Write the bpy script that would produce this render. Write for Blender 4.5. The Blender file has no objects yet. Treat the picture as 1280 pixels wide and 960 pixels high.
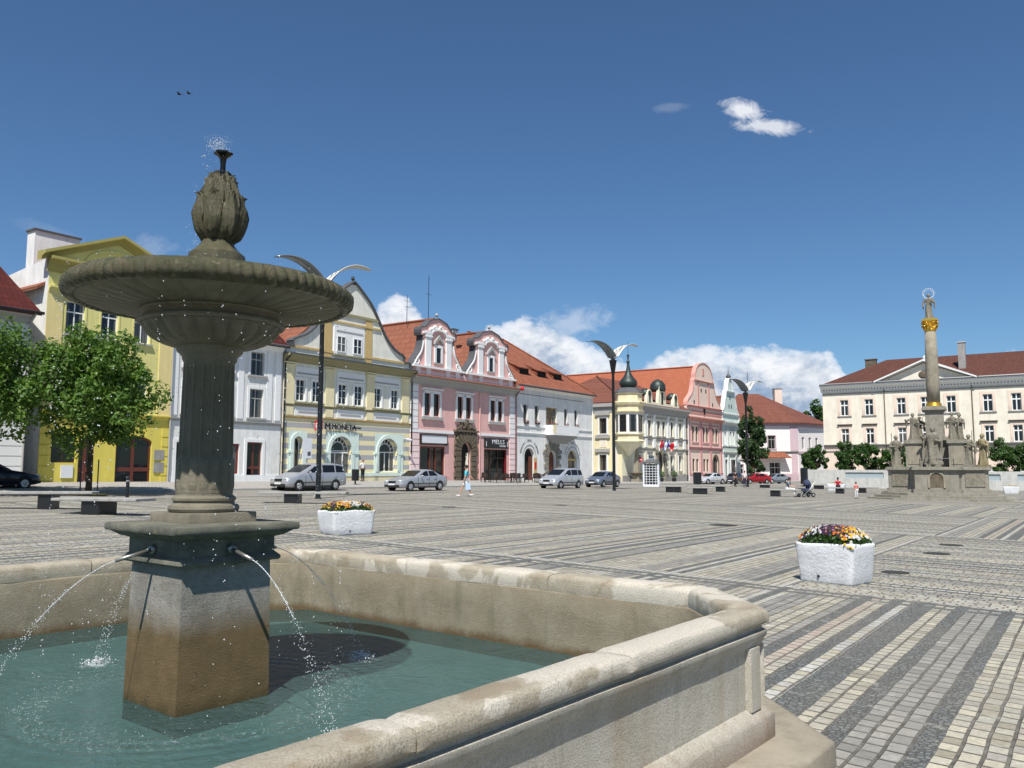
SKY_STR=.076; SKY_TINT=(.62,.85,1.04,1); CLOUD=11.3; SUN_STR=5.0; EXPO=.34; WATER_A=(.045,.092,.092,1); WATER_B=(.080,.135,.130,1)
import bpy, math, random
from mathutils import Vector, Matrix, noise
R=math.radians; PI=math.pi; sin=math.sin; cos=math.cos
random.seed(7)
S=bpy.context.scene; COL=S.collection
# ------------------------------------------------------------- helpers
def lin(c):
    c=c/255.
    return c/12.92 if c<=.04045 else ((c+.055)/1.055)**2.4
def rgb(r,g,b,k=1.): return (lin(r)*k,lin(g)*k,lin(b)*k,1)
class MB:
    def __init__(s): s.v=[];s.f=[];s.m=[]
    def add(s,v,f,mi=0):
        o=len(s.v); s.v+= [tuple(p) for p in v]
        for q in f: s.f.append([i+o for i in q]); s.m.append(mi)
        return s
    def box(s,x0,x1,y0,y1,z0,z1,mi=0):
        return s.add([(x0,y0,z0),(x1,y0,z0),(x1,y1,z0),(x0,y1,z0),(x0,y0,z1),(x1,y0,z1),(x1,y1,z1),(x0,y1,z1)],
          [(0,3,2,1),(4,5,6,7),(0,1,5,4),(1,2,6,5),(2,3,7,6),(3,0,4,7)],mi)
    def cbox(s,cx,cy,z0,lx,ly,h,rot=0,mi=0,tx=1,ty=1):
        c,n=cos(rot),sin(rot); v=[]
        for z,kx,ky in ((z0,1,1),(z0+h,tx,ty)):
            for a,b in ((-1,-1),(1,-1),(1,1),(-1,1)):
                x=a*lx/2*kx;y=b*ly/2*ky; v.append((cx+x*c-y*n,cy+x*n+y*c,z))
        return s.add(v,[(0,3,2,1),(4,5,6,7),(0,1,5,4),(1,2,6,5),(2,3,7,6),(3,0,4,7)],mi)
    def xz(s,poly,y0,y1,mi=0):
        n=len(poly); v=[(p[0],y0,p[1]) for p in poly]+[(p[0],y1,p[1]) for p in poly]
        f=[list(range(n)),list(range(2*n-1,n-1,-1))]+[(i,i+n,(i+1)%n+n,(i+1)%n) for i in range(n)]
        return s.add(v,f,mi)
    def xy(s,poly,z0,z1,mi=0):
        n=len(poly); v=[(p[0],p[1],z0) for p in poly]+[(p[0],p[1],z1) for p in poly]
        f=[list(range(n-1,-1,-1)),list(range(n,2*n))]+[(i,(i+1)%n,(i+1)%n+n,i+n) for i in range(n)]
        return s.add(v,f,mi)
    def lathe(s,prof,n=24,cx=0,cy=0,mod=None,mi=0,cap=True,a0=0):
        v=[]
        for i,(r,z) in enumerate(prof):
            for k in range(n):
                a=2*PI*k/n+a0; rr=r if mod is None else mod(a,r,z,i)
                v.append((cx+rr*cos(a),cy+rr*sin(a),z))
        f=[]
        for i in range(len(prof)-1):
            for k in range(n):
                k2=(k+1)%n; f.append((i*n+k,i*n+k2,(i+1)*n+k2,(i+1)*n+k))
        if cap: f.append(list(range(n-1,-1,-1))); f.append([(len(prof)-1)*n+k for k in range(n)])
        return s.add(v,f,mi)
    def tube(s,p0,p1,r0,r1=None,n=8,mi=0):
        r1=r0 if r1 is None else r1
        p0=Vector(p0);p1=Vector(p1);d=(p1-p0).normalized()
        a=d.orthogonal().normalized();b=d.cross(a); v=[]
        for p,r in ((p0,r0),(p1,r1)):
            for k in range(n):
                t=2*PI*k/n; v.append(p+a*cos(t)*r+b*sin(t)*r)
        return s.add(v,[(k,(k+1)%n,(k+1)%n+n,k+n) for k in range(n)]+[list(range(n-1,-1,-1)),list(range(n,2*n))],mi)
    def path(s,pts,r,n=8,mi=0):
        for a,b in zip(pts,pts[1:]): s.tube(a,b,r if not callable(r) else r(a),None if not callable(r) else r(b),n,mi)
        return s
    def ball(s,c,r,n=8,m=6,mi=0,sc=(1,1,1)):
        v=[];f=[]
        for i in range(m+1):
            t=PI*i/m
            for k in range(n):
                a=2*PI*k/n; v.append((c[0]+r*sc[0]*sin(t)*cos(a),c[1]+r*sc[1]*sin(t)*sin(a),c[2]+r*sc[2]*cos(t)))
        for i in range(m):
            for k in range(n): f.append((i*n+k,(i+1)*n+k,(i+1)*n+(k+1)%n,i*n+(k+1)%n))
        return s.add(v,f,mi)
    def octa(s,c,r,mi=0):
        x,y,z=c
        return s.add([(x+r,y,z),(x-r,y,z),(x,y+r,z),(x,y-r,z),(x,y,z+r),(x,y,z-r)],
         [(0,2,4),(2,1,4),(1,3,4),(3,0,4),(2,0,5),(1,2,5),(3,1,5),(0,3,5)],mi)
    def mesh(s,name,mats,smooth=False):
        me=bpy.data.meshes.new(name); me.from_pydata(s.v,[],s.f)
        mats=mats if isinstance(mats,(list,tuple)) else [mats]
        for m in mats: me.materials.append(m)
        if len(mats)>1: me.polygons.foreach_set('material_index',s.m)
        if smooth: me.polygons.foreach_set('use_smooth',[True]*len(s.f))
        if smooth=='a': me.set_sharp_from_angle(angle=R(38))
        me.update(); return me
    def build(s,name,mats,parent=None,smooth=False):
        o=bpy.data.objects.new(name,s.mesh(name,mats,smooth)); COL.objects.link(o); o.parent=parent
        return o
def link(name,me,parent=None,loc=(0,0,0),rz=0):
    o=bpy.data.objects.new(name,me); COL.objects.link(o); o.parent=parent; o.location=loc; o.rotation_euler=(0,0,rz); return o
def thing(name,label,cat,loc=(0,0,0),rz=0,group=None):
    o=bpy.data.objects.new(name,None); COL.objects.link(o); o.empty_display_size=.2
    o.location=loc; o.rotation_euler=(0,0,rz); tag(o,label,cat,group); return o
def tag(o,label,cat,group=None,kind=None):
    o['label']=label; o['category']=cat
    if group: o['group']=group
    if kind: o['kind']=kind
    return o
def struct(o): o['kind']='structure'; return o
def dup(root,loc,rz,label=None,scale=None):
    r=root.copy(); COL.objects.link(r); r.location=loc; r.rotation_euler=(0,0,rz)
    if label: r['label']=label
    if scale: r.scale=(scale,)*3
    for ch in list(root.children):
        c=ch.copy(); COL.objects.link(c); c.parent=r
        for g in ch.children:
            d=g.copy(); COL.objects.link(d); d.parent=c
    return r
# ------------------------------------------------------------- materials
class N:
    def __init__(s,name):
        s.mat=bpy.data.materials.new(name); s.mat.use_nodes=True; s.t=s.mat.node_tree; s.b=s.t.nodes['Principled BSDF']
        s.out=s.t.nodes['Material Output']
        s.tc=None
    def n(s,typ,**k):
        x=s.t.nodes.new(typ)
        for a,b in k.items():
            if a in ('operation','blend_type','data_type','feature','noise_dimensions','interpolation_type','offset','offset_frequency','squash','squash_frequency','wave_type','bands_direction','distance','mode'): setattr(x,a,b)
        return x
    def l(s,a,b): s.t.links.new(a,b)
    def coord(s,which='Object'):
        if s.tc is None: s.tc=s.n('ShaderNodeTexCoord')
        return s.tc.outputs[which]
    def noise(s,scale,detail=4,rough=.55,vec=None,dist=0):
        x=s.n('ShaderNodeTexNoise'); x.inputs['Scale'].default_value=scale; x.inputs['Detail'].default_value=detail
        x.inputs['Roughness'].default_value=rough; x.inputs['Distortion'].default_value=dist
        s.l(vec if vec is not None else s.coord(),x.inputs['Vector']); return x.outputs['Fac']
    def ramp(s,fac,stops,interp='LINEAR'):
        x=s.n('ShaderNodeValToRGB'); cr=x.color_ramp; cr.interpolation=interp
        while len(cr.elements)<len(stops): cr.elements.new(.5)
        for e,(p,c) in zip(cr.elements,stops):
            e.position=p; e.color=c if isinstance(c,(tuple,list)) else (c,c,c,1)
        s.l(fac,x.inputs['Fac']); return x.outputs['Color']
    def mix(s,fac,a,b,mode='MIX'):
        x=s.n('ShaderNodeMix'); x.data_type='RGBA'; x.blend_type=mode
        for i,v in ((0,fac),(6,a),(7,b)):
            if hasattr(v,'is_output') or isinstance(v,bpy.types.NodeSocket): s.l(v,x.inputs[i])
            else: x.inputs[i].default_value=v
        return x.outputs[2]
    def math(s,op,a,b=None,c=None):
        x=s.n('ShaderNodeMath'); x.operation=op
        for i,v in enumerate((a,b,c)):
            if v is None: continue
            if isinstance(v,bpy.types.NodeSocket): s.l(v,x.inputs[i])
            else: x.inputs[i].default_value=v
        return x.outputs[0]
    def bump(s,h,strength=.3,dist=.02,prev=None):
        x=s.n('ShaderNodeBump'); x.inputs['Strength'].default_value=strength; x.inputs['Distance'].default_value=dist
        s.l(h,x.inputs['Height'])
        if prev is not None: s.l(prev,x.inputs['Normal'])
        return x.outputs['Normal']
    def done(s,col=None,rough=None,nor=None,metal=None,spec=None):
        b=s.b
        for k,v in (('Base Color',col),('Roughness',rough),('Normal',nor),('Metallic',metal),('Specular IOR Level',spec)):
            if v is None: continue
            if isinstance(v,bpy.types.NodeSocket): s.l(v,b.inputs[k])
            else: b.inputs[k].default_value=v
        return s.mat
def plain(name,col,rough=.6,metal=0,spec=.5,var=0.,scale=3.,bump=0.,bs=40.,bd=.01):
    n=N(name); c=col
    if var:
        f=n.noise(scale,5,.6)
        c=n.mix(f,tuple(x*(1-var) for x in col[:3])+(1,),tuple(min(1,x*(1+var)) for x in col[:3])+(1,))
    nor=None
    if bump: nor=n.bump(n.noise(bs,4),bump,bd)
    return n.done(c,rough,nor,metal,spec)
def plaster(name,col,dirt=.12):
    """painted render: faint mottling, vertical rain streaks, fine grain"""
    n=N(name); f=n.noise(.9,6,.65)
    mp=n.n('ShaderNodeMapping'); mp.inputs['Scale'].default_value=(1.8,1.8,.12); n.l(n.coord(),mp.inputs['Vector'])
    st=n.noise(1.6,5,.7,mp.outputs[0])
    d=n.math('MULTIPLY',f,st)
    a=tuple(x*(1-dirt*1.6) for x in col[:3])+(1,); b=tuple(min(1,x*(1+dirt*.35)) for x in col[:3])+(1,)
    c=n.mix(n.ramp(d,[(.12,0),(.36,1)]),a,b)
    sp=n.n('ShaderNodeSeparateXYZ'); n.l(n.coord(),sp.inputs[0]); zz=n.math('ADD',sp.outputs[2],n.math('MULTIPLY',n.math('SUBTRACT',n.noise(1.4,6,.7),.5),2.2))
    c=n.mix(n.ramp(zz,[(.0,.45),(1.,0)]),c,tuple(x*.55 for x in col[:3])+(1,))
    return n.done(c,.85,n.bump(n.noise(35,3),.25,.01),0,.25)
def roofmat(name,c1,c2,rowh=.36,colw=.22,axis='x',ms=.03):
    n=N(name); br=n.n('ShaderNodeTexBrick'); br.offset=.5
    sep=n.n('ShaderNodeSeparateXYZ'); n.l(n.coord(),sep.inputs[0])
    cb=n.n('ShaderNodeCombineXYZ'); n.l(sep.outputs[0 if axis=='x' else 1],cb.inputs[0]); n.l(sep.outputs[2],cb.inputs[1])
    n.l(cb.outputs[0],br.inputs['Vector'])
    br.inputs['Scale'].default_value=1; br.inputs['Brick Width'].default_value=colw; br.inputs['Row Height'].default_value=rowh
    br.inputs['Mortar Size'].default_value=ms; br.inputs['Mortar Smooth'].default_value=.3; br.inputs['Color1'].default_value=c1; br.inputs['Color2'].default_value=c2
    br.inputs['Mortar'].default_value=tuple(x*.42 for x in c1[:3])+(1,)
    w=n.noise(.6,5,.7); w2=n.noise(4,3,.6)
    c=n.mix(n.math('MULTIPLY',n.ramp(w,[(.3,0),(.75,1)]),.55),br.outputs['Color'],tuple(x*.6 for x in c2[:3])+(1,))
    c=n.mix(n.math('MULTIPLY',w2,.35),c,(c1[0]*1.1,c1[1]*1.25,c1[2]*1.2,1))
    return n.done(c,.85,n.bump(br.outputs['Fac'],-.5,.03),0,.2)
def stone(name,c1,c2,scale=4,bs=60,bump=.5,streak=True,dark=None,bd=.01):
    n=N(name); f=n.noise(scale,8,.68); c=n.mix(n.ramp(f,[(.3,0),(.7,1)]),c1,c2)
    if streak:
        mp=n.n('ShaderNodeMapping'); mp.inputs['Scale'].default_value=(3,3,.5); n.l(n.coord(),mp.inputs['Vector'])
        st=n.noise(scale*.6,6,.7,mp.outputs[0]); c=n.mix(n.ramp(st,[(.5,0),(.72,.6)]),c,dark or tuple(x*.45 for x in c1[:3])+(1,))
    g=n.noise(bs*3,2,.5); c=n.mix(n.math('MULTIPLY',n.ramp(g,[(.35,1),(.5,0)]),.35),c,tuple(x*.4 for x in c1[:3])+(1,))
    nor=n.bump(n.noise(bs,5,.65),bump,bd); nor=n.bump(n.noise(scale*2,4,.6),bump*.6,bd*3,nor)
    return n.done(c,.85,nor,0,.3)
M={}
M['white']=plaster('white_render',rgb(236,235,230,.92),.13)
M['cream']=plaster('cream_render',rgb(244,235,216,.9),.10)
M['palewall']=plaster('pale_render',rgb(238,236,222,.92),.12)
M['trimwhite']=plain('white_trim',(.80,.80,.78,1),.6)
M['greytrim']=plain('grey_trim',(.36,.35,.33,1),.7,var=.15)
M['ochre']=plaster('ochre_paint',rgb(200,172,118),.1)
M['paleyellow']=plaster('pale_yellow_paint',rgb(230,218,176),.08)
M['olive']=plain('olive_cornice',rgb(148,142,108),.8,var=.1)
M['pink']=plaster('pink_render',rgb(224,178,170),.1)
M['pinklight']=plaster('light_pink_render',rgb(236,212,210),.08)
M['yellow']=plaster('yellow_render',rgb(220,212,138),.08)
M['olivey']=plain('olive_yellow_cornice',rgb(162,152,88),.8,var=.12)
M['peachy']=plaster('apricot_render',rgb(226,208,146),.08)
M['bright']=plaster('strong_yellow_render',rgb(216,200,96),.07)
M['butter']=plaster('butter_render',rgb(228,216,178),.08)
M['thside']=plaster('straw_render',rgb(234,228,200),.1)
M['peach']=plaster('peach_render',rgb(236,212,194),.07)
M['coral']=plaster('coral_trim_paint',rgb(206,152,140),.07)
M['rose']=plaster('rose_trim_paint',rgb(202,150,148),.07)
M['mint']=plaster('mint_render',rgb(212,226,216),.08)
M['lilac']=plaster('lilac_paint',rgb(200,176,182),.08)
M['offpink']=plaster('offwhite_render',rgb(238,228,226),.08)
M['tanwall']=plaster('sand_render',rgb(228,208,190),.08)
M['roof_orange']=roofmat('orange_tiles',rgb(158,98,76),rgb(128,76,58))
M['roof_orange_y']=roofmat('orange_tiles_side',rgb(160,102,80),rgb(126,76,58),.55,.3,'y',.07)
M['roof_new']=roofmat('new_orange_tiles',rgb(174,102,76),rgb(160,90,66),.3,.2,'y')
M['roof_brown']=roofmat('brown_tiles',rgb(134,84,70),rgb(106,64,54),.3,.2)
M['roof_red']=roofmat('glazed_red_tiles',rgb(88,36,30),rgb(66,26,22),.42,.3,'x',.05)
M['roof_dkred']=roofmat('dark_red_tiles',rgb(104,66,56),rgb(82,52,44),.3,.2)
M['black']=plain('black_paint',(.012,.012,.013,1),.4)
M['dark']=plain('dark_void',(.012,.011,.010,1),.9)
M['pole']=plain('graphite_metal',(.03,.033,.036,1),.35,.6)
M['alu']=plain('brushed_aluminium',(.42,.42,.40,1),.35,.5)
M['wing']=plain('pale_fabric_metal',(.55,.54,.50,1),.45,.2)
M['glassblue']=plain('tinted_glass',(.17,.19,.20,1),.15,.3)
M['copper']=plain('weathered_copper',(.045,.06,.055,1),.5,.5,var=.35,scale=6)
M['slate']=plain('grey_lead_sheet',(.10,.10,.105,1),.6,.2,var=.2)
M['wood_red']=plain('red_brown_wood',(.12,.03,.018,1),.4,var=.2,scale=10)
M['wood_dk']=plain('dark_wood',(.035,.018,.012,1),.5,var=.2,scale=10)
M['winered']=plain('wine_red_paint',(.16,.012,.015,1),.4)
M['gold']=plain('gilding',(.85,.52,.08,1),.3,.85,var=.15,scale=9)
M['signwhite']=plain('sign_white',(.70,.72,.74,1),.5)
M['red']=plain('sign_red',(.55,.01,.015,1),.4)
M['skin']=plain('skin',(.52,.29,.2,1),.6)
M['hair']=plain('dark_hair',(.02,.012,.01,1),.7)
M['tyre']=plain('tyre_rubber',(.012,.012,.012,1),.8)
M['rim']=plain('alloy_rim',(.45,.45,.46,1),.3,.7)
M['lamp']=plain('headlamp_glass',(.55,.58,.6,1),.08,.2)
M['chair']=plain('brown_wicker',(.03,.018,.012,1),.7)
def glass():
    n=N('window_glass'); oi=n.n('ShaderNodeObjectInfo')
    sp=n.n('ShaderNodeSeparateXYZ'); n.l(n.coord(),sp.inputs[0]); fold=n.math('ADD',n.math('MULTIPLY',n.math('SINE',n.math('MULTIPLY',sp.outputs[0],38)),.25),.75)
    side=n.math('GREATER_THAN',n.math('ADD',n.math('ABSOLUTE',sp.outputs[0]),n.math('MULTIPLY',oi.outputs['Random'],.5)),.62)
    r=n.math('MULTIPLY',side,fold)
    c=n.mix(r,(.010,.012,.014,1),(.13,.125,.115,1))
    return n.done(c,.06,n.bump(n.noise(1.2,2),.04,.05),0,.6)
M['glass']=glass()
M['shopglass']=plain('shop_glass',(.010,.011,.012,1),.05,0,.5,var=.5,scale=1.5)
M['carglass']=plain('car_glass',(.010,.012,.014,1),.12,0,.3)
def paint(name,c): 
    n=N(name); n.b.inputs['Coat Weight'].default_value=.6; n.b.inputs['Coat Roughness'].default_value=.08
    return n.done(c,.35,None,.45,.5)
def stripes():
    n=N('grey_yellow_striped_render'); sep=n.n('ShaderNodeSeparateXYZ'); n.l(n.coord(),sep.inputs[0])
    z=n.math('DIVIDE',n.math('ADD',sep.outputs[2],.08),.79)
    fr=n.math('FRACT',z); k=n.math('GREATER_THAN',fr,.5)
    gr=n.noise(1.2,5,.6)
    a=n.mix(gr,rgb(160,160,160),rgb(178,178,176)); b=n.mix(gr,rgb(222,210,166),rgb(234,224,182))
    return n.done(n.mix(k,a,b),.85,n.bump(n.noise(30,3),.3,.01),0,.25)
M['stripes']=stripes()
M['greystone']=stone('grey_sandstone',rgb(156,151,138),rgb(126,121,108),2.5,30,.5)
M['statue']=stone('weathered_statue_stone',rgb(150,144,128),rgb(102,97,84),5,30,.5)
M['rustic']=stone('dark_rusticated_stone',rgb(122,110,92),rgb(84,76,64),3,30,.5)
M['column']=stone('column_stone',rgb(162,154,136),rgb(132,124,108),3,40,.4)
M['concrete']=stone('pale_concrete',rgb(205,204,198),rgb(182,182,176),1.5,30,.3,dark=rgb(150,150,146))
M['slab']=stone('bench_slab_stone',rgb(168,166,160),rgb(140,138,134),3,40,.3)
# ------------------------------------------------------------- ground height
AX=(.571,.821)      # direction of the row of house fronts
P0=(-17.07,62.)
def wdist(x,y): return (x-P0[0])*AX[1]-(y-P0[1])*AX[0]
def tdist(x,y): return (x-P0[0])*AX[0]+(y-P0[1])*AX[1]
def sm(x): x=max(0,min(1,x)); return x*x*(3-2*x)
def gh(x,y):
    z=-.014*max(-32,min(46,x))
    z+=.26*sm((12-wdist(x,y))/11.)*sm((56-tdist(x,y))/14.)
    return z
SW=8.2   # pavement depth in front of the houses
def world(t,w): return (P0[0]+AX[0]*t+AX[1]*w, P0[1]+AX[1]*t-AX[0]*w)
TH_A=math.atan2(AX[1],AX[0]); TH_B=TH_A-PI/2
# ------------------------------------------------------------- world, sun, camera
SUN_EL=R(57); SUN_AZ=(-.13,-.99)
W=bpy.data.worlds.new('World'); S.world=W; W.use_nodes=True
wt=W.node_tree; bg=wt.nodes['Background']; bg.inputs['Strength'].default_value=SKY_STR
class WN(N):
    def __init__(s): s.t=wt; s.tc=None
w=WN()
sky=w.n('ShaderNodeTexSky'); sky.sky_type='NISHITA'; sky.sun_disc=False; sky.sun_elevation=SUN_EL
sky.sun_rotation=math.atan2(SUN_AZ[0],SUN_AZ[1]); sky.altitude=300; sky.air_density=1.0; sky.dust_density=.35; sky.ozone_density=2.2
skyc=w.mix(1.0,sky.outputs[0],SKY_TINT,'MULTIPLY')
sep=w.n('ShaderNodeSeparateXYZ'); w.l(w.coord('Generated'),sep.inputs[0])
yy=w.math('MAXIMUM',sep.outputs[1],.02)
az=w.math('DIVIDE',sep.outputs[0],yy); el=w.math('DIVIDE',sep.outputs[2],yy)
def raydir(u,v):
    F=1035.;p=math.atan(105/F); x=(u-640)/F;y=(480-v)/F; c,s=cos(p),sin(p)
    return x/(c-s*y),(s+c*y)/(c-s*y)
tops=[(-600,640),(300,640),(452,430),(466,385),(480,372),(497,362),(515,372),(524,392),(540,425),(560,452),(590,448),(604,412),(625,402),(655,392),(682,400),(698,404),(712,412),(728,428),(745,436),(775,450),(795,462),(812,446),(830,434),(870,431),(905,436),(940,429),(985,434),(1015,428),(1040,436),(1056,466),(1085,500),(1150,530),(1225,480),(1258,436),(1290,428),(1400,440),(2000,640)]
fc=w.n('ShaderNodeFloatCurve'); cu=fc.mapping.curves[0]
AZ0,AZ1=-1.3,1.5
pts=[((raydir(u,v)[0]-AZ0)/(AZ1-AZ0),max(0,raydir(u,v)[1])/.3) for u,v in tops]
pts=[p for p in pts if 0<=p[0]<=1]
cu.points[0].location=(0,0); cu.points[1].location=(1,.0)
for p in pts: 
    q=cu.points.new(*p)
for q in cu.points: q.handle_type='VECTOR'
fc.mapping.update()
w.l(w.math('DIVIDE',w.math('SUBTRACT',az,AZ0),AZ1-AZ0),fc.inputs['Value'])
cb=w.n('ShaderNodeCombineXYZ'); w.l(az,cb.inputs[0]); w.l(w.math('MULTIPLY',el,1.5),cb.inputs[1])
n1=w.noise(15,8,.6,cb.outputs[0]); n2=w.noise(48,7,.62,cb.outputs[0]); n3=w.noise(5,4,.6,cb.outputs[0])
top=w.math('MULTIPLY',fc.outputs[0],.3)
dd=w.math('SUBTRACT',top,el)
dd=w.math('ADD',dd,w.math('MULTIPLY',w.math('SUBTRACT',n1,.5),.045))
dd=w.math('ADD',dd,w.math('MULTIPLY',w.math('SUBTRACT',n2,.5),.03))
mask=w.ramp(dd,[(0,0),(.009,.7),(.026,1)])
# cloud brightness: lit heads, blue-grey undersides
sh=w.math('ADD',w.math('MULTIPLY',w.math('SUBTRACT',n1,.5),2.2),w.math('MULTIPLY',w.math('SUBTRACT',n2,.5),1.3))
br=w.math('ADD',sh,w.math('SUBTRACT',1.02,w.math('MULTIPLY',dd,9.)))
ccol=w.ramp(br,[(0,rgb(112,142,178)),(.38,rgb(158,176,200)),(.62,rgb(205,213,224)),(.95,rgb(240,242,246))])
ccol=w.mix(1.0,ccol,(CLOUD,CLOUD,CLOUD,1),'MULTIPLY')
dens=w.math('MULTIPLY',mask,w.ramp(w.math('ADD',n3,w.math('MULTIPLY',el,.6)),[(.30,.55),(.5,1)]))
# wisps and the small lone cloud
def blob(u,v,ru,rv,tilt,amp,thr,nz):
    a,e=raydir(u,v)
    da=w.math('SUBTRACT',az,a); de=w.math('SUBTRACT',el,e)
    c,s=cos(tilt),sin(tilt)
    p=w.math('ADD',w.math('MULTIPLY',da,c*1035/ru),w.math('MULTIPLY',de,s*1035/ru))
    q=w.math('ADD',w.math('MULTIPLY',da,-s*1035/rv),w.math('MULTIPLY',de,c*1035/rv))
    d=w.math('SQRT',w.math('ADD',w.math('MULTIPLY',p,p),w.math('MULTIPLY',q,q)))
    f=w.math('ADD',w.math('SUBTRACT',1,d),w.math('MULTIPLY',w.math('SUBTRACT',nz,.5),2.0))
    return w.math('MULTIPLY',w.ramp(f,[(thr,0),(thr+.55,1)]),amp)
n4=w.noise(22,8,.66,cb.outputs[0],1.2)
bl=[blob(930,137,36,18,-.15,.85,.12,n4),blob(962,157,58,14,-.08,.72,.12,n4),blob(835,134,34,9,.1,.10,.3,n4),
    blob(710,405,60,26,.3,.35,.1,n4),blob(185,312,40,24,.2,.14,.1,n4),blob(490,432,70,22,0,.5,.0,n4),blob(60,290,60,16,-.3,.06,.1,n4)]
tot=dens
for b in bl: tot=w.math('MAXIMUM',tot,b)
front=w.math('GREATER_THAN',sep.outputs[1],.03)
tot=w.math('MULTIPLY',w.math('MINIMUM',tot,1.),front)
w.l(w.mix(tot,skyc,ccol),bg.inputs['Color'])
sl=bpy.data.lights.new('sun','SUN'); sl.energy=SUN_STR; sl.angle=R(.53); sl.color=(1,.965,.91)
so=bpy.data.objects.new('sun',sl); COL.objects.link(so)
d=Vector((SUN_AZ[0]*cos(SUN_EL),SUN_AZ[1]*cos(SUN_EL),sin(SUN_EL))); so.rotation_euler=d.to_track_quat('Z','Y').to_euler()
so.location=(0,-20,60)
cam=bpy.data.cameras.new('camera'); cam.sensor_width=36; cam.lens=1035/1280*36; cam.clip_end=6000; cam.clip_start=.05
co=bpy.data.objects.new('camera',cam); COL.objects.link(co); co.location=(0,0,1.65)
co.rotation_euler=(PI/2+math.atan(105/1035),R(-.15),0)
S.camera=co
S.view_settings.view_transform='Standard'; S.view_settings.look='None'; S.view_settings.exposure=EXPO; S.view_settings.gamma=1
try: S.view_settings.use_curve_mapping=False
except Exception: pass
# ------------------------------------------------------------- ground and paving
def paving():
    n=N('cobble_paving'); g=n.n('ShaderNodeNewGeometry'); sp=n.n('ShaderNodeSeparateXYZ')
    wob=n.n('ShaderNodeTexNoise'); wob.inputs['Scale'].default_value=2.2; wob.inputs['Detail'].default_value=5
    n.l(g.outputs['Position'],wob.inputs['Vector'])
    wv=n.n('ShaderNodeVectorMath'); wv.operation='MULTIPLY_ADD'; n.l(wob.outputs['Color'],wv.inputs[0]); wv.inputs[1].default_value=(.035,.035,0); n.l(g.outputs['Position'],wv.inputs[2])
    n.l(wv.outputs[0],sp.inputs[0]); x,y=sp.outputs[0],sp.outputs[1]
    a=(cos(R(55)),sin(R(55))); b=(cos(R(-41)),sin(R(-41))); det=a[0]*b[1]-a[1]*b[0]
    al=n.math('ADD',n.math('MULTIPLY',x,b[1]/det),n.math('MULTIPLY',y,-b[0]/det))
    be=n.math('ADD',n.math('MULTIPLY',x,-a[1]/det),n.math('MULTIPLY',y,a[0]/det))
    # checkerboard of panels
    i=n.math('FLOOR',n.math('DIVIDE',n.math('SUBTRACT',al,11.95),13.))
    j=n.math('FLOOR',n.math('DIVIDE',n.math('ADD',be,3.75),24.))
    par=n.math('PINGPONG',n.math('ADD',n.math('ADD',i,j),1.),1.)     # 1 -> stripes along A
    par=n.math('GREATER_THAN',par,.5)
    isA=n.math('MAXIMUM',n.math('SUBTRACT',1,par),n.math('LESS_THAN',al,11.95))
    inv=n.math('SUBTRACT',1,isA)
    # u runs along the stripe, v across it
    u=n.math('ADD',n.math('MULTIPLY',al,isA),n.math('MULTIPLY',be,inv))
    v=n.math('ADD',n.math('MULTIPLY',be,isA),n.math('MULTIPLY',n.math('ADD',al,.7),inv))
    ROW=.127
    cbv=n.n('ShaderNodeCombineXYZ'); n.l(u,cbv.inputs[0]); n.l(v,cbv.inputs[1])
    br=n.n('ShaderNodeTexBrick'); br.offset=.37; br.offset_frequency=2; br.squash=1.25; br.squash_frequency=3
    n.l(cbv.outputs[0],br.inputs['Vector']); br.inputs['Scale'].default_value=1
    br.inputs['Brick Width'].default_value=.15; br.inputs['Row Height'].default_value=ROW; br.inputs['Mortar Size'].default_value=.013
    br.inputs['Mortar Smooth'].default_value=.35; br.inputs['Color1'].default_value=(0,0,0,1); br.inputs['Color2'].default_value=(1,1,1,1); br.inputs['Mortar'].default_value=(.5,.5,.5,1)
    rnd=br.outputs['Color']; mort=br.outputs['Fac']
    # stripe programme in rows, repeated every 24 rows: D dark mosaic, Y yellow, G blue-grey, L light, P pinkish
    seq='GYYYGDPYDLDDYYDGGGDYYYYYYLYGGGYDLDLYYYYGGGGDYYYLDLGG'
    nrow=len(seq); v0=-2.667-5*ROW       # the first D (index 5) lies at v=-2.667
    ph=n.math('FRACT',n.math('DIVIDE',n.math('SUBTRACT',v,v0),nrow*ROW))
    def prog(letter):
        st=[]; last=None
        for k,ch in enumerate(seq):
            val=1. if ch in letter else 0.
            if val!=last: st.append((k/nrow,val)); last=val
        return n.ramp(ph,st[:32],'CONSTANT')
    D=prog('D'); G=prog('G'); L=prog('L'); Pk=prog('P')
    # short cross band beside the fountain and along every panel edge
    ea=n.math('SUBTRACT',al,n.math('ADD',n.math('MULTIPLY',i,13.),11.95))      # 0..13 inside the panel
    edge=n.math('LESS_THAN',ea,.26); edgeD=n.math('MULTIPLY',n.math('GREATER_THAN',ea,12.5),n.math('GREATER_THAN',n.math('FRACT',n.math('MULTIPLY',ea,3.4)),.5))
    jn=n.math('DIVIDE',n.math('ADD',be,3.75),24.); eb=n.math('MULTIPLY',n.math('ABSOLUTE',n.math('SUBTRACT',jn,n.math('ROUND',jn))),24.)
    # stone colours
    big=n.noise(.35,5,.6,g.outputs['Position']); mid=n.noise(2.3,4,.6,g.outputs['Position'])
    Y=n.ramp(rnd,[(0,rgb(152,145,124)),(.3,rgb(182,176,158)),(.55,rgb(174,170,156)),(.8,rgb(198,190,166)),(1,rgb(158,152,144))])
    Gc=n.ramp(rnd,[(0,rgb(126,125,119)),(.35,rgb(150,149,142)),(.6,rgb(162,158,149)),(1,rgb(136,136,131))])
    Lc=n.ramp(rnd,[(0,rgb(180,178,170)),(.5,rgb(196,194,186)),(1,rgb(184,176,150))])
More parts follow.
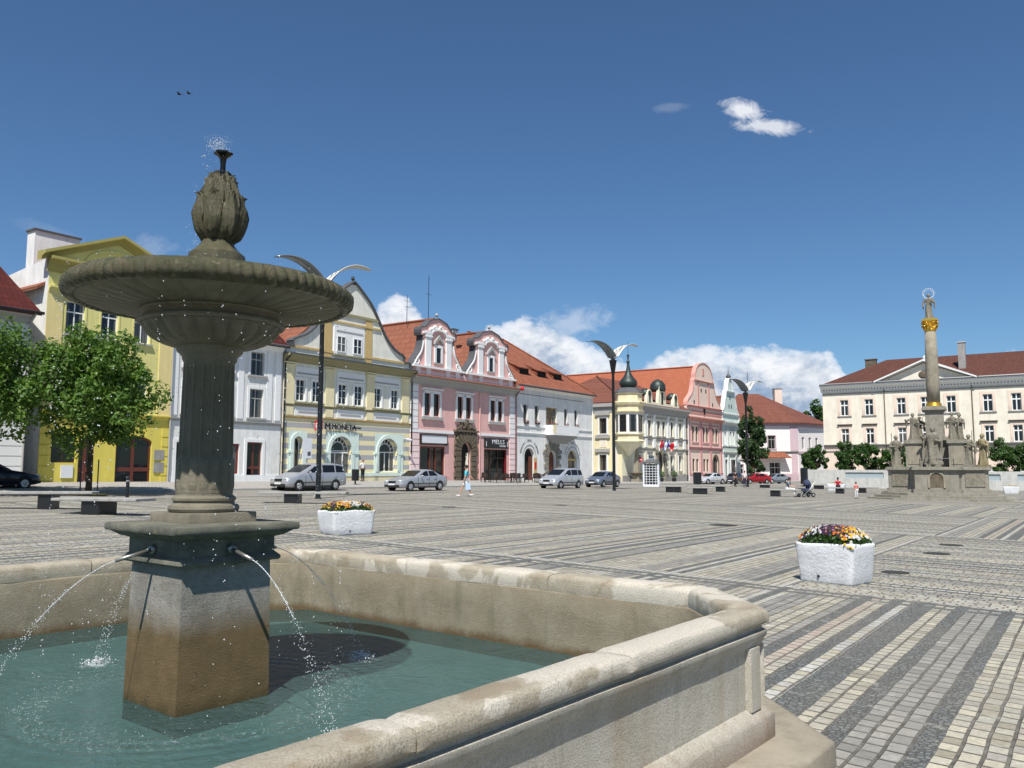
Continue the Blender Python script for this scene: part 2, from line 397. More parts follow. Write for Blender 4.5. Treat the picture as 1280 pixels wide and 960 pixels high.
    Pc=n.ramp(rnd,[(0,rgb(176,156,142)),(.5,rgb(190,176,160)),(1,rgb(168,160,140))])
    c=n.mix(G,Y,Gc); c=n.mix(L,c,Lc); c=n.mix(Pk,c,Pc); c=n.mix(n.math('MULTIPLY',edge,.7),c,Lc)
    fine=n.noise(26,5,.7,g.outputs['Position']); c=n.mix(n.math('MULTIPLY',n.ramp(fine,[(.35,1),(.6,0)]),.4),c,rgb(96,92,84))
    # mortar / gaps
    wide=n.ramp(n.noise(9,3,.5,g.outputs['Position']),[(.3,.6),(.7,1)])
    c=n.mix(n.math('MULTIPLY',mort,wide),c,rgb(64,60,54))
    # dark basalt mosaic
    vor=n.n('ShaderNodeTexVoronoi'); vor.feature='DISTANCE_TO_EDGE'; vor.inputs['Scale'].default_value=24; n.l(g.outputs['Position'],vor.inputs['Vector'])
    vc=n.n('ShaderNodeTexVoronoi'); vc.inputs['Scale'].default_value=24; n.l(g.outputs['Position'],vc.inputs['Vector'])
    ve=n.ramp(vor.outputs['Distance'],[(.03,0),(.12,1)])
    sv=n.n('ShaderNodeSeparateColor'); n.l(vc.outputs['Color'],sv.inputs[0])
    dk=n.mix(sv.outputs[0],rgb(84,88,88),rgb(118,121,119)); dk=n.mix(ve,rgb(74,74,69),dk)
    Dm=n.math('MAXIMUM',n.math('MULTIPLY',D,n.math('SUBTRACT',1,edge)),edgeD)
    near=n.noise(18,3,.5,g.outputs['Position'])
    c=n.mix(Dm,c,dk)
    c=n.mix(n.ramp(big,[(.35,.0),(.7,.42)]),c,rgb(132,126,112))
    spot=n.noise(.9,7,.75,g.outputs['Position']); c=n.mix(n.ramp(spot,[(.60,0),(.68,.3)]),c,rgb(92,88,80)); c=n.mix(n.ramp(n.noise(4.1,3,.6,g.outputs['Position']),[(.62,0),(.74,.35)]),c,rgb(206,202,190))
    c=n.mix(n.math('MULTIPLY',n.ramp(mid,[(.3,1),(.55,0)]),.22),c,rgb(110,106,98))
    # heights
    hs=n.math('MULTIPLY',n.math('SUBTRACT',1,mort),n.math('SUBTRACT',1,Dm)); hs=n.math('ADD',hs,n.math('MULTIPLY',n.math('MULTIPLY',ve,Dm),.55))
    hs=n.math('ADD',hs,n.math('MULTIPLY',rnd,.25)); hs=n.math('ADD',hs,n.math('MULTIPLY',fine,.3))
    return n.done(c,.8,n.bump(hs,.9,.014),0,.3)
M['paving']=paving()
def cobble(name,c1,c2,sc,jc):
    n=N(name); g=n.n('ShaderNodeNewGeometry'); mp=n.n('ShaderNodeMapping'); mp.inputs['Rotation'].default_value=(0,0,-TH_A); n.l(g.outputs['Position'],mp.inputs['Vector'])
    br=n.n('ShaderNodeTexBrick'); n.l(mp.outputs[0],br.inputs['Vector']); br.inputs['Scale'].default_value=sc; br.inputs['Color1'].default_value=c1; br.inputs['Color2'].default_value=c2
    br.inputs['Mortar'].default_value=jc; br.inputs['Mortar Size'].default_value=.02; br.inputs['Brick Width'].default_value=.5; br.inputs['Row Height'].default_value=.4
    f=n.noise(.5,5,.6,g.outputs['Position']); c=n.mix(n.math('MULTIPLY',f,.5),br.outputs['Color'],rgb(118,112,104))
    return n.done(c,.85,n.bump(br.outputs['Fac'],-.5,.01),0,.25)
M['street']=cobble('street_cobble',rgb(136,132,124),rgb(156,152,142),3,rgb(84,80,76))
M['pavement']=cobble('pavement_setts',rgb(160,158,152),rgb(178,174,168),2.2,rgb(120,116,110))
M['kerb']=stone('kerb_granite',rgb(172,170,162),rgb(148,146,140),3,40,.3,False)
M['earth']=plain('far_ground',rgb(128,124,112),.9,var=.2,scale=.2)
def axis(lo,hi,step,far):
    a=[lo-far,lo-far*.3,lo-60]; k=lo
    while k<=hi: a.append(k); k+=step
    return a+[hi+60,hi+far*.3,hi+far]
xs=axis(-40,70,1.25,3000); ys=axis(-12,170,1.25,3000)
m=MB(); m.v=[(x,y,gh(x,y)) for y in ys for x in xs]; nx=len(xs)
for q in range(len(ys)-1):
    for p in range(nx-1): m.f.append((q*nx+p,q*nx+p+1,(q+1)*nx+p+1,(q+1)*nx+p)); m.m.append(0)
struct(m.build('ground',M['paving'],None,True))
def strip(name,mat,t0,t1,w0,w1,lift,side=None,step=1.):
    m=MB(); nt=max(1,int((t1-t0)/step)); nw=max(1,int(abs(w1-w0)/1.))
    for a in range(nt+1):
        for b in range(nw+1):
            x,y=world(t0+(t1-t0)*a/nt,w0+(w1-w0)*b/nw); m.v.append((x,y,gh(x,y)+lift))
    for a in range(nt):
        for b in range(nw): k=a*(nw+1)+b; m.f.append((k,k+1,k+nw+2,k+nw+1)); m.m.append(0)
    return struct(m.build(name,mat))
strip('street',M['street'],-45,125,SW+.2,SW+6.6,.012)
strip('pavement',M['pavement'],-45,125,-6,SW,.13)
m=MB()   # kerb
for a in range(-45,125):
    c=[]
    for t in (a,a+.985):
        for ww,zz in ((SW,.0),(SW,.13),(SW+.02,.14),(SW+.17,.135),(SW+.19,.12),(SW+.19,-.03)):
            x,y=world(t,ww); c.append((x,y,gh(x,y)+zz))
    m.add(c,[(i,i+1,i+7,i+6) for i in range(5)]+[(0,1,2,3,4,5),(11,10,9,8,7,6)])
struct(m.build('kerb',M['kerb']))
# drain covers
M['iron']=plain('worn_iron',(.075,.07,.062,1),.6,.4,var=.3,scale=20)
def cover(x,y,r,label):
    z=gh(x,y)
    m=MB().lathe([(r,z+.004),(r,z+.012),(r*.93,z+.013),(r*.9,z+.009),(.05,z+.009)],28,x,y)
    for k in range(-3,4): m.box(x-r*.75,x+r*.75,y+k*r*.22-.012,y+k*r*.22+.012,z+.008,z+.015)
    tag(m.build('manhole_cover',M['iron']),label,'manhole cover','round iron covers in the paving')
cover(6.5,25.8,.42,'wide dark iron cover far out in the paving between the two flower planters')
cover(8.94,17.7,.26,'iron cover in the paving, second of three behind the right planter')
cover(6.46,14.2,.22,'iron cover in the paving nearest the right planter')
cover(10.4,19.9,.26,'iron cover farthest to the right behind the right planter')
cover(-2.6,34.5,.3,'small iron cover in the paving in front of the pink twin-gabled house')
cover(2.2,38,.3,'small iron cover in the paving in front of the silver minivan')
# ------------------------------------------------------------- the fountain
FC=(-1.93,5.24); FR=R(51.3)
def offset(poly,d):
    out=[];n=len(poly)
    for i in range(n):
        p0,p1,p2=Vector(poly[i-1]),Vector(poly[i]),Vector(poly[(i+1)%n])
        a=(p1-p0).normalized();b=(p2-p1).normalized(); na=Vector((a.y,-a.x));nb=Vector((b.y,-b.x))
        k=(na+nb)/(1+na.dot(nb)); out.append(tuple(p1+k*d))
    return out
def subdiv(poly,step):
    o=[]
    for i,p in enumerate(poly):
        q=poly[(i+1)%len(poly)]; L=math.dist(p,q); n=max(1,int(L/step))
        for k in range(n): o.append((p[0]+(q[0]-p[0])*k/n,p[1]+(q[1]-p[1])*k/n))
    return o
def loftpoly(m,poly,prof,step=.12,jit=0,mi=0,closed=False):
    """sweep a profile [(outward offset, z)] round a polygon, with slight hand-cut unevenness"""
    rings=[]
    corners=[offset(poly,o) for o,z in prof]
    for (o,z),pl in zip(prof,corners):
        r=[]
        for i in range(len(poly)):
            a=poly[i];b=poly[(i+1)%len(poly)]; n=max(1,int(math.dist(a,b)/step)); p=pl[i];q=pl[(i+1)%len(pl)]
            for k in range(n):
                x=p[0]+(q[0]-p[0])*k/n;y=p[1]+(q[1]-p[1])*k/n
                if jit:
                    v=noise.noise_vector(Vector((x*1.7,y*1.7,z*3)))*jit+noise.noise_vector(Vector((x*7,y*7,z*7)))*jit*.35
                    r.append((x+v.x,y+v.y,z+v.z*.7))
                else: r.append((x,y,z))
        rings.append(r)
    n=len(rings[0]); v=[p for r in rings for p in r]; f=[]
    for j in range(len(rings)-1):
        for i in range(n): f.append((j*n+i,j*n+(i+1)%n,(j+1)*n+(i+1)%n,(j+1)*n+i))
    if closed: 
        j=len(rings)-1
        for i in range(n): f.append((j*n+i,j*n+(i+1)%n,(i+1)%n,i))
    m.add(v,f,mi); return m
INN=[(-2.2,-2.64),(1.85,-2.64),(2.40,-2.10),(2.40,2.03),(1.80,2.68),(-1.9,2.86),(-2.5,2.3),(-2.8,-2.1)]
def wetstone(name,mode):
    """mode rim: dry pale patches on tan wet sandstone; wall: mottled with seams; ped: pale above a brown wet line"""
    n=N(name); sp=n.n('ShaderNodeSeparateXYZ'); n.l(n.coord(),sp.inputs[0]); z=sp.outputs[2]
    f=n.noise(5,8,.7); big=n.noise(1.1,6,.62); fine=n.noise(120,4,.7); grain=n.noise(300,2,.6)
    if mode=='rim':
        c=n.mix(n.ramp(f,[(.3,0),(.7,1)]),rgb(160,149,128),rgb(190,181,162))
        joint=n.noise(.9,5,.55,None,.4)
        dry=n.ramp(joint,[(.515,0),(.53,1)]); c=n.mix(n.math('MULTIPLY',dry,.85),c,rgb(214,206,190))
        c=n.mix(n.ramp(n.noise(1.6,4,.6),[(.56,0),(.60,.55)]),c,rgb(148,132,106))
    elif mode=='wall':
        c=n.mix(n.ramp(f,[(.3,0),(.7,1)]),rgb(136,127,106),rgb(162,153,132))
        mp=n.n('ShaderNodeMapping'); mp.inputs['Scale'].default_value=(1.6,1.6,.22); n.l(n.coord(),mp.inputs['Vector'])
        st=n.noise(1.6,7,.65,mp.outputs[0]); c=n.mix(n.ramp(st,[(.46,0),(.66,.3)]),c,rgb(146,126,96))
        st2=n.noise(3.1,6,.7,mp.outputs[0]); c=n.mix(n.ramp(st2,[(.55,0),(.68,.55)]),c,rgb(112,112,88))
        lo=n.math('ADD',z,n.math('MULTIPLY',n.math('SUBTRACT',f,.5),.12))
        c=n.mix(n.ramp(lo,[(.26,.85),(.33,.0)]),c,rgb(98,76,44))
        c=n.mix(n.ramp(n.math('ADD',z,n.math('MULTIPLY',big,.3)),[(.80,0),(.93,.25)]),c,rgb(176,150,112))
    elif mode=='out':
        c=n.mix(n.ramp(f,[(.3,0),(.7,1)]),rgb(182,176,160),rgb(204,199,186))
        mp=n.n('ShaderNodeMapping'); mp.inputs['Scale'].default_value=(2.,2.,.12); n.l(n.coord(),mp.inputs['Vector'])
        st=n.noise(1.3,7,.6,mp.outputs[0]); c=n.mix(n.ramp(st,[(.48,0),(.66,.45)]),c,rgb(166,144,110))
        st2=n.noise(4.3,6,.7,mp.outputs[0]); c=n.mix(n.ramp(st2,[(.56,0),(.7,.4)]),c,rgb(128,124,104))
        lo=n.math('ADD',z,n.math('MULTIPLY',n.math('SUBTRACT',big,.5),.5))
        c=n.mix(n.ramp(lo,[(.12,.7),(.34,.0)]),c,rgb(122,92,68))
    elif mode=='ped':
        top=n.mix(n.ramp(f,[(.35,0),(.65,1)]),rgb(134,130,120),rgb(166,161,151))
        wet=n.mix(n.ramp(f,[(.3,0),(.7,1)]),rgb(100,84,56),rgb(130,108,74))
        wet=n.mix(n.ramp(big,[(.4,0),(.7,.5)]),wet,rgb(96,84,52))
        lo=n.math('ADD',z,n.math('MULTIPLY',n.math('SUBTRACT',n.noise(7,6,.7),.5),.16))
        c=n.mix(n.ramp(lo,[(.66,0),(.84,1)]),wet,top)
        c=n.mix(n.ramp(lo,[(.25,.7),(.33,0)]),c,rgb(58,54,26))
    elif mode=='cornice':
        c=n.mix(n.ramp(f,[(.35,0),(.7,1)]),rgb(96,98,88),rgb(138,136,120))
        c=n.mix(n.ramp(n.noise(3,6,.7),[(.45,0),(.65,.6)]),c,rgb(64,70,62))
        c=n.mix(n.ramp(n.noise(9,5,.7),[(.56,0),(.66,.5)]),c,rgb(150,140,110))
    elif mode=='mossy':
        c=n.mix(n.ramp(f,[(.3,0),(.7,1)]),rgb(66,62,40),rgb(98,90,62))
        c=n.mix(n.ramp(n.noise(6,8,.75),[(.45,0),(.62,.8)]),c,rgb(58,64,28))
        c=n.mix(n.ramp(n.noise(17,5,.7),[(.58,0),(.68,.6)]),c,rgb(146,138,116))
    else:
        c=n.mix(n.ramp(f,[(.3,0),(.7,1)]),rgb(112,106,90),rgb(146,138,118))
        c=n.mix(n.ramp(big,[(.4,0),(.65,.6)]),c,rgb(94,90,62))
    c=n.mix(n.math('MULTIPLY',n.ramp(fine,[(.35,1),(.55,0)]),.4),c,rgb(84,76,60))
    nor=n.bump(grain,.35,.004); nor=n.bump(fine,.8,.012,nor); nor=n.bump(f,.5,.02,nor)
    rough={'mossy':n.ramp(n.noise(8,4,.6),[(.4,.25),(.6,.65)]),'dark':.55}.get(mode,.8)
    return n.done(c,rough,nor,0,.45 if mode in('mossy','dark') else .3)
for k in ('rim','wall','out','ped','cornice','mossy','dark'): M['f_'+k]=wetstone('fountain_stone_'+k,k)
F=thing('stone_fountain','old sandstone fountain with a broad mossy bowl on a fluted column in an angular basin','fountain',(FC[0],FC[1],0),FR)
# basin: inside wall, outside wall, coping
m=MB(); loftpoly(m,INN,[(-.00,-.05),(0,.5),(.0,.69),(.006,.705),(.03,.712)],.12,.006); m.build('basin_inner_wall',M['f_wall'],F,True)
m=MB(); OUT=offset(INN,.155)
loftpoly(m,OUT,[(.075,.05),(.075,.235),(.062,.255),(.03,.275),(.012,.288),(0,.295),(0,.61),(.004,.625),(.018,.63),(.020,.645),(.032,.665),(.045,.685),(.047,.712),(.02,.718),(.02,.744)],.15,.004)
bo=m.build('basin_outer_wall',M['f_out'],F,'a')
# pilaster strips at joints of the outer wall
def alongwall(i,d,out):   # point on side i at distance d from its first corner
    p=Vector(OUT[i]);q=Vector(OUT[(i+1)%8]); a=(q-p).normalized(); nn=Vector((a.y,-a.x)); return p+a*d+nn*out,math.atan2(a.y,a.x)
for i,d in ((0,4.04),(0,.09),(1,.075),(1,.66),(2,.09),(2,4.1),(4,.09),(4,3.6),(6,.09),(6,3.6)):
    p,a=alongwall(i,d,.012); MB().cbox(p.x,p.y,.285,.125,.05,.345,a).build('wall_pilaster',M['f_out'],F)
# coping as separate stones
def coping():
    prof=[(.004,.700),(.0,.735),(.002,.795),(.012,.818),(.03,.829),(.10,.835),(.190,.834),(.206,.827),(.214,.812),(.214,.768),(.204,.752),(.02,.746)]
    nn=len(INN)
    for i in range(nn):
        a0=INN[i];b0=INN[(i+1)%nn]; L=math.dist(a0,b0); k=max(1,round(L/1.35))
        offs=[offset(INN,o) for o,z in prof]
        cuts=[0]+[(j+(random.random()-.5)*.3)/k for j in range(1,k)]+[1]
        for j in range(k):
            t0,t1=cuts[j],cuts[j+1]; g=.004/L; t0+=g if j else g*.3; t1-=g if j<k-1 else g*.3
            nseg=max(2,int((t1-t0)*L/.06)); m=MB(); rows=[]
            dz=(random.random()-.5)*.008
            for q in range(nseg+1):
                t=t0+(t1-t0)*q/nseg; e=min(q,nseg-q)*(t1-t0)*L/nseg; sh=max(0,1-e/.03)*.009
                for (o,z),pl in zip(prof,offs):
                    p=pl[i];r=pl[(i+1)%nn]; x=p[0]+(r[0]-p[0])*t;y=p[1]+(r[1]-p[1])*t
                    v=noise.noise_vector(Vector((x*2.1+9,y*2.1,z*3)))*.0045+noise.noise_vector(Vector((x*11,y*11,z*9)))*.002
                    zz=z+dz+v.z; zz-=sh*(1 if z>.76 else 0)
                    rows.append((x+v.x,y+v.y,zz))
            P=len(prof); f=[(q*P+c,(q+1)*P+c,(q+1)*P+(c+1)%P,q*P+(c+1)%P) for q in range(nseg) for c in range(P)]
            f.append(list(range(P))); f.append([nseg*P+c for c in range(P-1,-1,-1)])
            m.add(rows,f); m.build('coping_stone',M['f_rim'],F,'a')
coping()
# step round the foot
STEP=offset(INN,.53); m=MB(); loftpoly(m,STEP,[(-.6,.112),(-.04,.118),(-.01,.112),(.0,.095),(.005,-.2)],.2,.006); m.build('step',stone('step_stone',rgb(158,149,132),rgb(136,127,110),2.5,60,.5,dark=rgb(112,102,86)),F,True)
m=MB(); m.add([(p[0],p[1],.135) for p in offset(INN,.01)],[list(range(8))]); m.build('basin_floor',plain('basin_floor',rgb(146,164,158),.8,var=.35,scale=2.5),F)
# pedestal, near corner pointing to -84 deg world => local angle
CA=R(-84)-FR
def sq(hd,a=CA): return [(hd*cos(a+k*PI/2),hd*sin(a+k*PI/2)) for k in range(4)]
def sqprof(name,prof,mat,jit=.002,step=.05,sm_='a'):
    m=MB(); base=sq(.45); k=.7071
    loftpoly(m,base,[((hd-.45)*k,z) for hd,z in prof],step,jit)
    n0=len(m.v)//len(prof); m.f.append([len(m.v)-n0+i for i in range(n0)]); m.m.append(0)
    return m.build(name,mat,F,sm_)
sqprof('pedestal',[(.432,-.05),(.430,.3),(.418,1.0),(.414,1.075)],M['f_ped'],.0035)
sqprof('pedestal_moulding',[(.41,1.072),(.468,1.078),(.48,1.09),(.475,1.105),(.448,1.125),(.44,1.13)],M['f_cornice'])
sqprof('frieze',[(.438,1.12),(.438,1.225),(.455,1.228)],M['f_cornice'])
sqprof('cornice_slab',[(.445,1.222),(.462,1.226),(.492,1.232),(.53,1.25),(.555,1.262),(.585,1.266),(.592,1.275),(.590,1.302),(.583,1.31),(.3,1.315)],M['f_cornice'],.003)
sqprof('column_plinth',[(.322,1.312),(.322,1.368),(.316,1.374),(.1,1.376)],M['f_dark'],.0015)
m=MB().lathe([(.18,1.374),(.204,1.378),(.213,1.395),(.207,1.415),(.188,1.425),(.181,1.432),(.181,1.44),(.190,1.446),(.191,1.46),(.180,1.47),(.170,1.476),(.166,1.50)],64)
m.build('column_base',M['f_dark'],F,'a')
NF=16
def flute(a,r,z,i):
    ph=(a*NF/(2*PI))%1; d=abs(ph-.5)*2; g=math.sqrt(max(0,1-(d/.82)**2)) if d<.82 else 0
    top=sm((z-1.50)/.03)*sm((2.31-z)/.03)
    low=-.35 if z<1.72 else 1       # lower third cabled: convex
    t=sm((z-1.69)/.05); low=-.45+(1.45)*t
    return r-g*.017*top*low
pr=[(.170+(.155-.170)*((z-1.49)/.83)**.8,z) for z in [1.49+.83*k/60 for k in range(61)]]
m=MB().lathe(pr,NF*14,mod=flute); m.build('fluted_column',M['f_dark'],F,'a')
m=MB().lathe([(.155,2.31),(.163,2.318),(.166,2.33),(.167,2.345),(.18,2.362),(.195,2.372),(.202,2.385),(.202,2.405),(.19,2.41)],64); m.build('column_capital',M['f_dark'],F,'a')
NG=24
def gad(a,r,z,i):
    k=sm((z-2.41)/.03)*sm((2.54-z)/.025); return r*(1-.11*k*(1-abs(sin((a*NG/2+(z-2.4)*3)))**.8))
m=MB().lathe([(.19,2.402),(.215,2.406),(.26,2.414),(.32,2.434),(.37,2.462),(.405,2.495),(.42,2.525),(.425,2.54)],NG*8,mod=gad); m.build('gadrooned_underbowl',M['f_dark'],F,True)
m=MB().lathe([(.41,2.535),(.44,2.54),(.450,2.552),(.446,2.565),(.43,2.572),(.415,2.588),(.41,2.60),(.42,2.608),(.435,2.614),(.435,2.626),(.40,2.632)],96); m.build('bowl_moulding',M['f_dark'],F,'a')
def under(a,r,z,i):
    k=sm((r-.47)/.08)*sm((.87-r)/.05); return r
NU=40
v=[];f=[]; rr=[.39+.42*k/16 for k in range(17)]
for r in rr:
    for k in range(NU*6):
        a=2*PI*k/(NU*6); e=sm((r-.43)/.08)*sm((.80-r)/.05)
        z=2.624+.062*((r-.39)/.42)**1.0 - e*.009*abs(sin(a*NU/2))**.6
        v.append((r*cos(a),r*sin(a),z))
n_=NU*6
for i in range(16):
    for k in range(n_): f.append((i*n_+k,i*n_+(k+1)%n_,(i+1)*n_+(k+1)%n_,(i+1)*n_+k))
MB().add(v,f).build('bowl_underside',M['f_dark'],F,True)
NR=84
def rimmod(a,r,z,i):
    if 1<=i<=7:
        w=noise.noise(Vector((cos(a)*2.2,sin(a)*2.2,z*4)))*.008+noise.noise(Vector((cos(a)*9,sin(a)*9,z*20)))*.006
        return r-.012*(abs(cos(a*NR/2+ (z-2.7)*5))**4)*(1 if i<7 else .4)+w
    return r
prim=[(.79,2.688),(.82,2.672),(.852,2.676),(.874,2.695),(.884,2.725),(.878,2.758),(.860,2.782),(.83,2.797),(.79,2.80),(.765,2.79),(.75,2.765),(.45,2.72),(.15,2.71)]
m=MB().lathe(prim,NR*9,mod=rimmod,cap=False); m.build('bowl_rim',M['f_mossy'],F,True)
tag_w=M['waterdark']=plain('bowl_water',(.02,.025,.02,1),.03)
m=MB().lathe([(.77,2.778),(.001,2.778)],96,cap=False); m.build('bowl_water',M['waterdark'],F)
m=MB().lathe([(.165,2.70),(.172,2.8),(.176,2.985),(.172,3.01),(.160,3.02),(.150,3.03),(.125,3.055),(.105,3.08),(.095,3.10)],64,mod=lambda a,r,z,i:r+noise.noise(Vector((cos(a)*3,sin(a)*3,z*9)))*.004); m.build('finial_collar',M['f_mossy'],F,'a')
# acanthus finial
m=MB(); m.lathe([(.085,3.08),(.088,3.10),(.120,3.13),(.142,3.18),(.148,3.24),(.142,3.31),(.122,3.38),(.100,3.44),(.078,3.49),(.056,3.53),(.045,3.54)],64,mod=lambda a,r,z,i:r*(1-.06*abs(sin(a*8+z*4))))
def leaf(m,a,prof,wid,curl):
    nu=15; nv=len(prof); v=[]
    for j,(r,z) in enumerate(prof):
        t=j/(nv-1); w=wid*(sin(PI*(t*.86+.10))**.8)*(1+.16*abs(sin(t*PI*5)))
        for i in range(nu):
            s_=(i/(nu-1)-.5)*2; rr=r-.026*abs(s_)**1.5+.014*max(0,1-abs(s_)*5)+.009*cos(s_*15+t*12)
            aa=a+s_*w/max(.03,r)*.9
            v.append((rr*cos(aa),rr*sin(aa),z+abs(s_)**1.4*wid*.25))
    f=[(j*nu+i,j*nu+i+1,(j+1)*nu+i+1,(j+1)*nu+i) for j in range(nv-1) for i in range(nu-1)]
    m.add(v,f)
P1=[(.09,3.095),(.130,3.115),(.158,3.155),(.171,3.205),(.172,3.26),(.163,3.315),(.153,3.355),(.151,3.385),(.160,3.40)]
P2=[(.125,3.27),(.143,3.33),(.136,3.38),(.120,3.43),(.104,3.47),(.096,3.50),(.100,3.52)]
P3=[(.10,3.40),(.108,3.44),(.096,3.48),(.078,3.52),(.070,3.545),(.074,3.555)]
for k in range(7): leaf(m,2*PI*k/7+.2,P1,.076,0)
for k in range(7): leaf(m,2*PI*(k+.5)/7+.2,P2,.058,0)
for k in range(6): leaf(m,2*PI*k/6+.5,P3,.04,0)
m.v=[(x*.94,y*.94,z) for x,y,z in m.v]; m.build('leaf_finial',M['f_mossy'],F,True)
iron=plain('wet_black_iron',(.012,.012,.01,1),.25,.4)
m=MB().lathe([(.052,3.53),(.056,3.54),(.054,3.558),(.03,3.565),(.018,3.575),(.017,3.62),(.022,3.655),(.034,3.675),(.054,3.685),(.058,3.695),(.05,3.70),(.03,3.69),(.01,3.688)],32,mod=lambda a,r,z,i:r*(1+(.1*sin(a*6) if z>3.66 else 0))); m.build('nozzle',iron,F,'a')
for o_ in F.children:
    k_={'gadrooned_underbowl':.008,'bowl_moulding':.010,'bowl_underside':.012,'bowl_rim':.014,'bowl_water':.014,'finial_collar':.02,'leaf_finial':.03,'nozzle':.036}.get(o_.name.split('.')[0],0)
    o_.location=(k_*.625,-k_*.78,0)
# four spouts, one from the middle of each frieze face
waterm=N('falling_water'); waterm.b.inputs['Transmission Weight'].default_value=.5; waterm.b.inputs['IOR'].default_value=1.33
M['drop']=waterm.done((.95,.97,.98,1),.18,None,0,1.0)
jets=[];land=[]
spm=plain('steel_spout',(.30,.29,.26,1),.35,.7)
for k in range(4):
    a=CA+PI/4+k*PI/2; d=Vector((cos(a),sin(a),0)); tdir=Vector((-sin(a),cos(a),0))
    m=MB(); p=d*.315+Vector((0,0,1.165)); e=d*.54+Vector((0,0,1.115)); m.tube(p,e,.0125,.011,14); m.tube(d*.30+Vector((0,0,1.168)),d*.335+Vector((0,0,1.16)),.028,.026,16)
    m.build('spout',spm,F,True)
    pts=[];v0=2.15
    for q in range(40):
        t=q*.0095; z=1.115-.28*v0*t-4.9*t*t
        if z<.25: break
        pts.append(e+d*v0*t+Vector((0,0,z-1.115)))
    jets.append(pts); land.append(pts[-1])
mat4=Matrix.Translation((FC[0],FC[1],0))@Matrix.Rotation(FR,4,'Z')
m=MB(); rd=random.Random(3)
for pts in jets:
    for q,(a,b) in enumerate(zip(pts,pts[1:])):
        t=q/len(pts)
        if t<.5: m.tube(a,b,.0027*(1-t*.8),.0027*(1-(t+.03)*.8),8)
        for _ in range(int(2+t*16)):
            s_=rd.random(); p=a.lerp(b,s_); sp=.003+.032*t*t
            p=p+Vector((rd.gauss(0,sp),rd.gauss(0,sp),rd.gauss(0,sp*.6)))
            if p.z>.26: m.octa(p,rd.uniform(.0015,.0042)*(1 if t>.3 else .6))
jo=m.build('water_jets',M['drop'],None,True); jo.matrix_world=mat4
tag(jo,'four thin water jets arcing from the pedestal spouts into the basin','water jets',kind='stuff')
# spray over the nozzle, drops blown left, drips round the rim
m=MB(); rd=random.Random(11)
for k in range(200):
    a=rd.random()*2*PI; t=rd.random(); r=.02+.085*t**.7; r=.008+.075*t; h=3.70+.10*rd.random()*(1-.35*t)
    m.octa((r*cos(a),r*sin(a),h),rd.uniform(.0015,.004))
for k in range(26):
    a=2*PI*k/26; 
    for q in range(6):
        t=q/5; m.octa((.085*t*cos(a),.085*t*sin(a),3.70+.09*sin(PI*(t*.6))),rd.uniform(.001,.0024))
dl=Vector((-1,.1,0)); dl.rotate(Matrix.Rotation(-FR,3,'Z'))
for k in range(110):
    t=rd.random()**.8; p=Vector((0,0,3.74))+dl*(.05+.12*t+rd.gauss(0,.03)); p.z-=t*.95; m.octa(p,rd.uniform(.002,.0055))
for k in range(420):
    a=rd.random()*2*PI; r=rd.uniform(.2,.87); m.octa((r*cos(a),r*sin(a),2.80+abs(rd.gauss(0,.02))),rd.uniform(.002,.0048))
strands=[rd.random()*2*PI for _ in range(46)]
for a in strands:
    r=.875+rd.gauss(0,.006); n=rd.randint(5,26)
    for q in range(n):
        z=.3+2.36*rd.random()**.75; m.octa((r*cos(a)+rd.gauss(0,.006),r*sin(a)+rd.gauss(0,.006),z),rd.uniform(.0026,.0055))
for k in range(330):
    a=rd.random()*2*PI; r=.87+rd.gauss(0,.03); m.octa((r*cos(a),r*sin(a),.3+2.3*rd.random()),rd.uniform(.0012,.003))
jo=m.build('water_spray',M['drop'],None,True); jo.matrix_world=mat4
tag(jo,'fine spray leaping from the top nozzle and drops dripping round the bowl rim','water spray',kind='stuff')
# splashes standing on the water
m=MB()
for k in range(900):
    a=rd.random()*2*PI; r=.90+rd.gauss(0,.085); m.octa((r*cos(a),r*sin(a),.262+abs(rd.gauss(0,.022))),rd.uniform(.001,.003))
for p in land:
    for k in range(240):
        a=rd.random()*2*PI; r=abs(rd.gauss(0,.06)); m.octa((p.x+r*cos(a),p.y+r*sin(a),.258+abs(rd.gauss(0,.022))*max(.2,1-r*3)),rd.uniform(.002,.006))
jo=m.build('splashes',M['drop'],None,True); jo.matrix_world=mat4
tag(jo,'white splashes where jets and drips strike the green basin water','splashes',kind='stuff')
# the water surface
n=N('basin_water'); 
wv1=n.noise(5,4,.6,None,.6); wv2=n.noise(19,4,.6,None,.8); wv3=n.noise(55,3,.6)
sp=n.n('ShaderNodeSeparateXYZ'); n.l(n.coord(),sp.inputs[0])
rad=n.math('SQRT',n.math('ADD',n.math('MULTIPLY',sp.outputs[0],sp.outputs[0]),n.math('MULTIPLY',sp.outputs[1],sp.outputs[1])))
rip=n.math('MULTIPLY',n.math('SINE',n.math('MULTIPLY',rad,55)),n.ramp(n.math('ABSOLUTE',n.math('SUBTRACT',rad,1.0)),[(0,1),(.35,0)]))
foam=n.math('MULTIPLY',n.ramp(n.math('ABSOLUTE',n.math('SUBTRACT',rad,.90)),[(0,1),(.16,0)]),n.ramp(n.noise(38,5,.75),[(.56,0),(.66,1)]))
for p in land:
    dx=n.math('SUBTRACT',sp.outputs[0],p.x);dy=n.math('SUBTRACT',sp.outputs[1],p.y)
    dd_=n.math('SQRT',n.math('ADD',n.math('MULTIPLY',dx,dx),n.math('MULTIPLY',dy,dy)))
    foam=n.math('MAXIMUM',foam,n.ramp(n.math('ADD',dd_,n.math('MULTIPLY',n.math('SUBTRACT',wv2,.5),.35)),[(.03,.95),(.10,0)]))
    rip=n.math('ADD',rip,n.math('MULTIPLY',n.math('SINE',n.math('MULTIPLY',dd_,75)),n.ramp(dd_,[(.05,.9),(.7,0)])))
